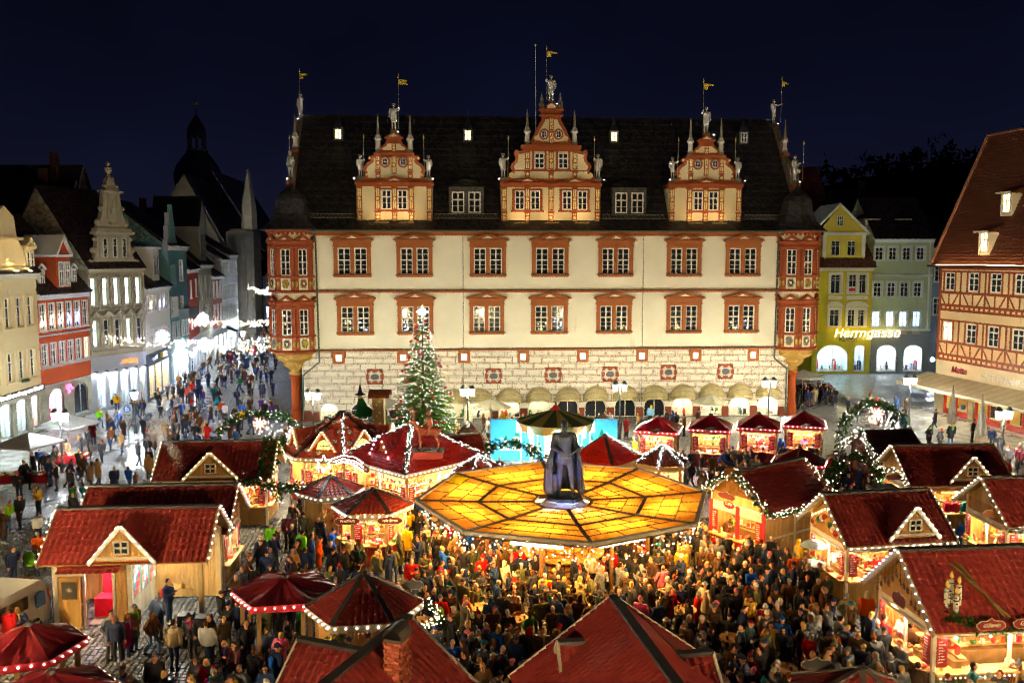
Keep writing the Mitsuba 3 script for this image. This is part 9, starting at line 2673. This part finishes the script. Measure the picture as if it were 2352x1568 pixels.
# crowd areas: outline, people, walking share, least distance
AREAS = [([(-3.6, 24.5), (10.5, 24.5), (11.6, 30), (9.2, 36), (8.8, 42), (-3.8, 43), (-4.5, 36), (-3.0, 29)], 420, 0, .43), ([(-11, 29), (-8, 29), (-6, 33.5), (-4.5, 37.5), (-8.5, 40), (-8, 46), (-11.3, 46), (-11.2, 37)], 80, .15, .5),
         ([(-11, 43.5), (-4, 41), (-3, 44.5), (-8.5, 46.5)], 46, .1, .46), ([(-3, 45), (4, 45.5), (4, 52), (-3, 52.5)], 60, .1, .5), ([(6.5, 49), (22, 48.5), (22.5, 57), (7, 55)], 92, .2, .52),
         ([(14.8, 41.5), (19.3, 42), (20.2, 47.5), (15, 47)], 34, .2, .5), ([(9.6, 25), (12.7, 25), (12.3, 34), (11.5, 38.2), (8.9, 37.5)], 46, .1, .5), ([(12.0, 21.2), (17, 22), (17.5, 25.6), (12.8, 25.8)], 34, .1, .48),
         ([(-2.2, 22.5), (2.0, 22.9), (1.5, 25), (-3, 25)], 12, 0, .5), ([(4.5, 22.5), (11, 22.3), (11, 25), (5.5, 25)], 26, 0, .48), ([(-12.2, 22.8), (-6.2, 21.8), (-4.5, 24.5), (-8.2, 30), (-10.5, 30.5)], 34, .15, .55),
         ([(-30, 56), (-20, 60), (-20, 76), (-30, 84), (-36, 98), (-34.5, 84), (-33, 70)], 88, .6, .7), ([(-36, 98), (-30, 88), (-22, 80), (-32, 120), (-39, 135), (-40, 118)], 80, .7, .7), ([(-32, 48.5), (-26.5, 48.5), (-27, 60), (-31, 62)], 16, .4, .7), ([(-26, 40), (-19.2, 40), (-19, 58), (-26, 58)], 14, .8, 1.0),
         ([(25, 79.5), (30.5, 80.5), (31.5, 87), (25.5, 86)], 54, .05, .5), ([(28, 66), (36, 70), (36, 84), (30, 82)], 10, .7, .8), ([(24, 48), (34, 50), (35, 64), (25, 58)], 15, .4, .8), ([(18.4, 47.5), (24, 45.8), (27, 50), (24, 58), (19, 50)], 14, .3, .7),
         ([(-13, 64.5), (14, 66.5), (18, 70), (-12, 68.5)], 46, .2, .7), ([(-42, 140), (-37, 130), (-41, 165), (-46, 170)], 40, .8, .7), ([(-16, 58), (-12, 58), (-13, 66), (-17, 66)], 14, .3, .6), ([(19.6, 39.5), (22.5, 41), (20, 42.2), (18.4, 38.4)], 9, .2, .55)]
for poly, n, wk, dmin in AREAS:
    P = Polygon(poly)
    x0, y0, x1, y1 = P.bounds
    k = tries = 0
    while k < n and tries < n * 40:
        tries += 1
        x, y = pr.uniform(x0, x1), pr.uniform(y0, y1)
        if P.contains(Point(x, y)) and free(x, y, dmin):
            k += 1
            put_grid(x, y)
            hat = pick(HATS)
            walk = pr.random() < wk
            people.append(dict(x=x, y=y, coat=pick(COATS), kind=pr.choice(('jacket', 'jacket', 'jacket', 'coat', 'coat', 'long coat')), hat=hat, hc=pr.choice(('red', 'burgundy', 'navy', 'olive', 'teal', 'pink', 'cream', 'white', 'beige')) if hat in ('knit hat', 'bobble hat', 'peaked cap', 'flat cap', 'hat with brim') and pr.random() < .35 else pr.choice(('black', 'grey', 'navy', 'charcoal', 'light grey', 'cream')) if hat not in ('short hair', 'long hair', 'bob', 'bald') else pr.choice(list(HAIR)),
                               pose='walking' if walk else pr.choice(('holding a cup', 'holding a cup', 'hands in pockets', 'hands in pockets', 'arms hanging', 'drinking', 'both hands raised', 'arms folded')), ang=pr.uniform(-180, 180), s=pr.choice((.93, .97, 1, 1, 1.03, 1.05)) if pr.random() > .05 else pr.uniform(.6, .8), hand=False))
            if hat in ('hood',):
                people[-1]['hc'] = people[-1]['coat']
PLACES = [('the wicker bar', 2.2, 36), ('the blue star kiosk', -4.9, 28), ('the grill hut', 12.2, 34), ('the mulled wine hut', 13.5, 26.5), ('the brass players hut', -10.5, 31), ('the waffle kiosk', -6.5, 38), ('the picture board hut', 10.2, 38.5), ('the posted red canopy', -7.9, 28.8), ('the chimney hut', -3, 23.5), ('the hut with two roof wings', 4, 23.5), ('the kiosk at the bottom edge', 9, 22.5), ('the nearest canopy', -11, 22.5),
          ('the left huts', -10.8, 37), ('the reindeer stall', -5.5, 44), ('the van', -18, 28), ('the book tables', -29, 55), ('the red stands', 14, 55), ('the carousel', 2.7, 51), ('the right fir arch', 17.5, 44.5), ('the cafe', 33, 64), ('the right oriel', 27, 82), ('the shop fronts', -33, 72), ('the left oriel', -20, 72), ('the big hut on the left', -20, 42), ('the hay bale hut', 20, 40), ('the tree', -5, 60), ('the town hall arches', 12, 68)]
def place_of(p):
    return min(PLACES, key=lambda q: (q[1] - p['x']) ** 2 + (q[2] - p['y']) ** 2)[0]
def in_view(p):
    d = p['y'] * math.cos(TILT) + 14 * math.sin(TILT)
    return abs(p['x'] / d) < .60 and (14 * math.cos(TILT) - 1.7 - p['y'] * math.sin(TILT)) / d < .40
people = [p for p in people if in_view(p) or p['hand']]
people.sort(key=lambda p: (not p['hand'], p['y']))
chosen, crowd = people[:300], people[300:]
def article(p):
    if p['hat'] in ('short hair', 'long hair', 'bob'):
        return p['hc'] + ' ' + {'bob': 'bobbed hair'}.get(p['hat'], p['hat']) if p['hc'] in HAIR else p['hc'] + ' hair'
    return 'bald head' if p['hat'] == 'bald' else f"{p['hc']} {p['hat']}"
for p in chosen:
    p['base'] = f"{'child' if p['s'] < .85 else 'person'} in {p['coat']} {p['kind']}, {article(p)}, {p['pose']}, near {place_of(p)}"
    if len(p['base'].split()) > 14:
        p['base'] = p['base'].replace(f", {p['pose']},", ',')
by = {}
for p in chosen:
    by.setdefault(p['base'], []).append(p)
for b, ps in by.items():
    ps.sort(key=lambda p: p['x'] / p['y'])
    for i, p in enumerate(ps):
        p['label'] = b if len(ps) == 1 else ('leftmost ' if i == 0 else 'rightmost ' if i == len(ps) - 1 else ('second ', 'third ', 'fourth ', 'fifth ')[min(i - 1, 3)]) + b
SKIN = ('#c48a68', '#b87f60', '#cf9a78', '#a87456', '#c9937a')
def hat_colour(p):
    return HAIR.get(p['hc'], PAL.get(p['hc'], '#4a3222')) if p['hat'] in ('short hair', 'long hair', 'bob', 'bald') else PAL.get(p['hc'], '#4a4a4a')
def build_person(p, key, mb=None):
    sex = 'f' if p['hat'] in ('long hair', 'bob', 'hat with brim') or (p['hat'] == 'bobble hat') else 'm'
    q = 8 if key else 6
    turn = (-.5, 0, .4, 0, .2)[int(abs(p['x'] * 31)) % 5] if q == 8 else 0
    fg = figure(p['pose'], p['kind'], sex, q, turn)
    fr = Frame((p['x'], p['y'], 0.0), math.radians(p['ang']))
    h = int(abs(p['x'] * 97 + p['y'] * 53))
    s = p['s'] * (.96 if sex == 'f' and p['s'] > .9 else 1)
    tc = ('#2a2b30', '#2b3249', '#36486a', '#3a3938', '#4a4034', '#435a7c')[h % 6]
    hw = hair_mesh(fg, p['hat'] if p['hat'] != 'short hair' else 'short', q)
    lx, ly = .13 * math.sin(h * 1.7), .12 * math.cos(h * 2.3) - .04
    W_ = lambda v: v + np.stack([lx * np.clip(v[:, 2] - .85, 0, 1), ly * np.clip(v[:, 2] - .85, 0, 1), 0 * v[:, 2]], 1)   # noqa: E731  the trunk leans
    cols = {'body': SKIN[h % 5], 'coat': PAL[p['coat']], 'trousers': tc, 'shoes': ('#17130f', '#2a211a', '#b8b4ac', '#221d1a')[h // 7 % 4]}
    if not key:
        for part in cols:
            mb.put(W_(fg[part][0]) * s, fg[part][1], cols[part], fr)
        mb.put(W_(hw[0]) * s, hw[1], hat_colour(p), fr)
        return
    class Lean(Frame):
        def __call__(q_, v):
            return Frame.__call__(q_, W_(np.asarray(v, float) / s) * s)
    fr = Lean((p['x'], p['y'], 0.0), math.radians(p['ang']))
    b = MB(fr, cols['body']).put(fg['body'][0] * s, fg['body'][1])
    face(b, fg, fr, s)
    add(key, 'body', b, 'matte', smooth=True)
    for part in ('coat', 'trousers', 'shoes'):
        v = fg[part][0] * s
        if part == 'coat':   # soft folds and quilting
            nrm = np.stack([v[:, 0], v[:, 1] - .01, v[:, 0] * 0], 1)
            ln_ = np.linalg.norm(nrm, axis=1, keepdims=True) + 1e-6
            am = .012 * np.sin(v[:, 2:3] * (70 if p['kind'] == 'jacket' and h % 3 == 0 else 23) / s + h) * (np.abs(v[:, :1]) < .3)
            v = v + nrm / ln_ * am
        add(key, part, MB(fr, cols[part]).put(v, fg[part][1]), 'satin' if part == 'coat' and h % 3 == 0 else 'matte', smooth=True)
    add(key, {'short hair': 'hair', 'long hair': 'hair', 'bob': 'hair', 'bald': 'hair'}.get(p['hat'], 'hood' if p['hat'] == 'hood' else 'hat'), MB(fr, hat_colour(p)).put(hw[0] * s, hw[1]), 'matte', smooth=True)
    if p['hat'] in ('knit hat', 'bobble hat', 'peaked cap', 'hat with brim') and sex == 'f' or h % 5 == 0:
        hw2 = hair_mesh(fg, 'bob', q)
        if p['hat'] not in ('short hair', 'bald', 'long hair', 'bob', 'hood'):
            add(key, 'hair', MB(fr, list(HAIR.values())[h % 5]).put(hw2[0] * s * (1, 1, .995), hw2[1]), 'matte', smooth=True)
    if h % 4 == 1:
        sc = _fig.setdefault(('scarf', q), fuse([bone((-.05, .02, 1.455), (.11, .10, .05), (.05, .02, 1.455), (.11, .10, .05), 8), bone((.06, -.09, 1.43), (.04, .03, .04), (.07, -.14, 1.22), (.035, .02, .06), 6)]))
        add(key, 'scarf', MB(fr, list(PAL.values())[h % 26]).put(sc[0] * s, sc[1]), 'matte', smooth=True)
    if h % 9 == 2:
        bp_ = _fig.setdefault('backpack', fuse([bone((0, .2, 1.08), (.15, .08, .1), (0, .2, 1.3), (.14, .08, .1), 8)]))
        add(key, 'backpack', MB(fr, list(PAL.values())[(h // 3) % 26]).put(bp_[0] * s, bp_[1]), 'matte', smooth=True)
    if p['pose'] in ('holding a cup', 'drinking'):
        w = fg['wr'] * s
        add(key, 'cup', MB(fr, ('#d8d4ca', '#7a1f22', '#1f3a6a')[h % 3]).lathe([(.034 * s, -.02 * s), (.040 * s, .085 * s), (.03 * s, .08 * s)], 8, (w[0] - .07 * s, w[1] - .06 * s, w[2] + .01)), 'gloss')
for p in chosen:
    k = thing('person', p['label'], 'person', 'visitors of the market')
    build_person(p, k)
cr = MB(WORLD, '#222222')
for p in crowd:
    build_person(p, None, cr)
t = thing('crowd', 'the rest of the crowd, farther back between the stalls and up the street', 'crowd', kind='stuff')
add(None, 'crowd', cr, 'matte', own=t, smooth=True)
# what some of them have with them
def stroller(lab, x, y, ang, col):
    t = thing('stroller', lab, 'stroller')
    f_ = Frame((x, y, 0), math.radians(ang))
    add(t, 'seat', MB(f_, col).put(*fuse([bone((0, -.15, .55), (.22, .3, .08), (0, .2, .7), (.22, .12, .16))])), 'matte', smooth=True)
    add(t, 'hood', MB(f_, col).put(*fuse([bone((0, .12, .85), (.24, .24, .2), (0, .2, .8), (.24, .16, .2))])), 'matte', smooth=True)
    add(t, 'frame', MB(f_, '#3a3b3d').path([(-.22, -.4, .15), (-.22, .1, .6), (-.22, .55, 1.02), (.22, .55, 1.02), (.22, .1, .6), (.22, -.4, .15)], .018, 5).tube((-.22, .35, .15), (-.22, -.1, .6), .016).tube((.22, .35, .15), (.22, -.1, .6), .016), 'satin')
    for x_ in (-.26, .26):
        for y_ in (-.4, .38):
            add(t, 'wheel', wheel(MB(f_.sub((x_, y_, .15), math.pi / 2)), (0, 0, 0), .13, sp=False, n=12), 'satin')
for lab, px, py, ang, col in (('lime green covered stroller pushed behind the big hut on the left', 68, 1290, 40, '#86c82a'), ('beige hooded stroller in the crowd before the blue star kiosk', 836, 1330, 10, '#6a6050'), ('dark stroller by the old lantern on the left pavement', 340, 960, -30, '#2a2c30'), ('dark stroller by the book tables', 182, 1085, 10, '#33363c'), ('black stroller near the middle of the crowd at the right', 1735, 1475, 60, '#191a1c'), ('turquoise stroller on the street before the left oriel', 497, 925, 0, '#1f8a96')):
    p = ground_at(px, py, .6)
    stroller(lab, p[0], p[1], ang, col)
tp = [p for p in people if p['pose'] == 'both hands raised' and p['coat'] == 'navy' and p['hand']][0]
t = thing('trombone', 'brass trombone played under the porch of the big hut on the left', 'trombone')
f_ = Frame((tp['x'], tp['y'], 0), math.radians(tp['ang']))
add(t, 'slide', MB(f_, '#c9a24a').path([(.05, -.12, 1.55), (.05, -.95, 1.42), (.13, -.95, 1.42), (.13, -.2, 1.54)], .014, 6).path([(.0, -.12, 1.56), (-.02, .2, 1.6), (-.1, .2, 1.6), (-.1, -.4, 1.5)], .016, 6), 'metal')
add(t, 'bell', MB(Frame(f_((-.1, -.4, 1.5)), M=f_.M @ np.array([[1, 0, 0], [0, .16, -.987], [0, .987, .16]])), '#c9a24a').lathe([(.018, 0), (.03, .15), (.06, .25), (.12, .3)], 12, cap=False), 'metal')
for i, (x, y) in enumerate(((-11.9, 30.7), (-11.2, 30.5))):
    s_ = thing('loudspeaker', ('left' if i == 0 else 'right') + ' black loudspeaker box beside the brass players on the left', 'loudspeaker')
    add(s_, 'cabinet', MB(WORLD, '#17181b').cbox(x, y, 0, .5, .45, 1.05), 'satin')
    add(s_, 'grille', MB(WORLD, '#2a2b30').box(x - .22, x + .22, y - .24, y - .225, .08, .98), 'matte')
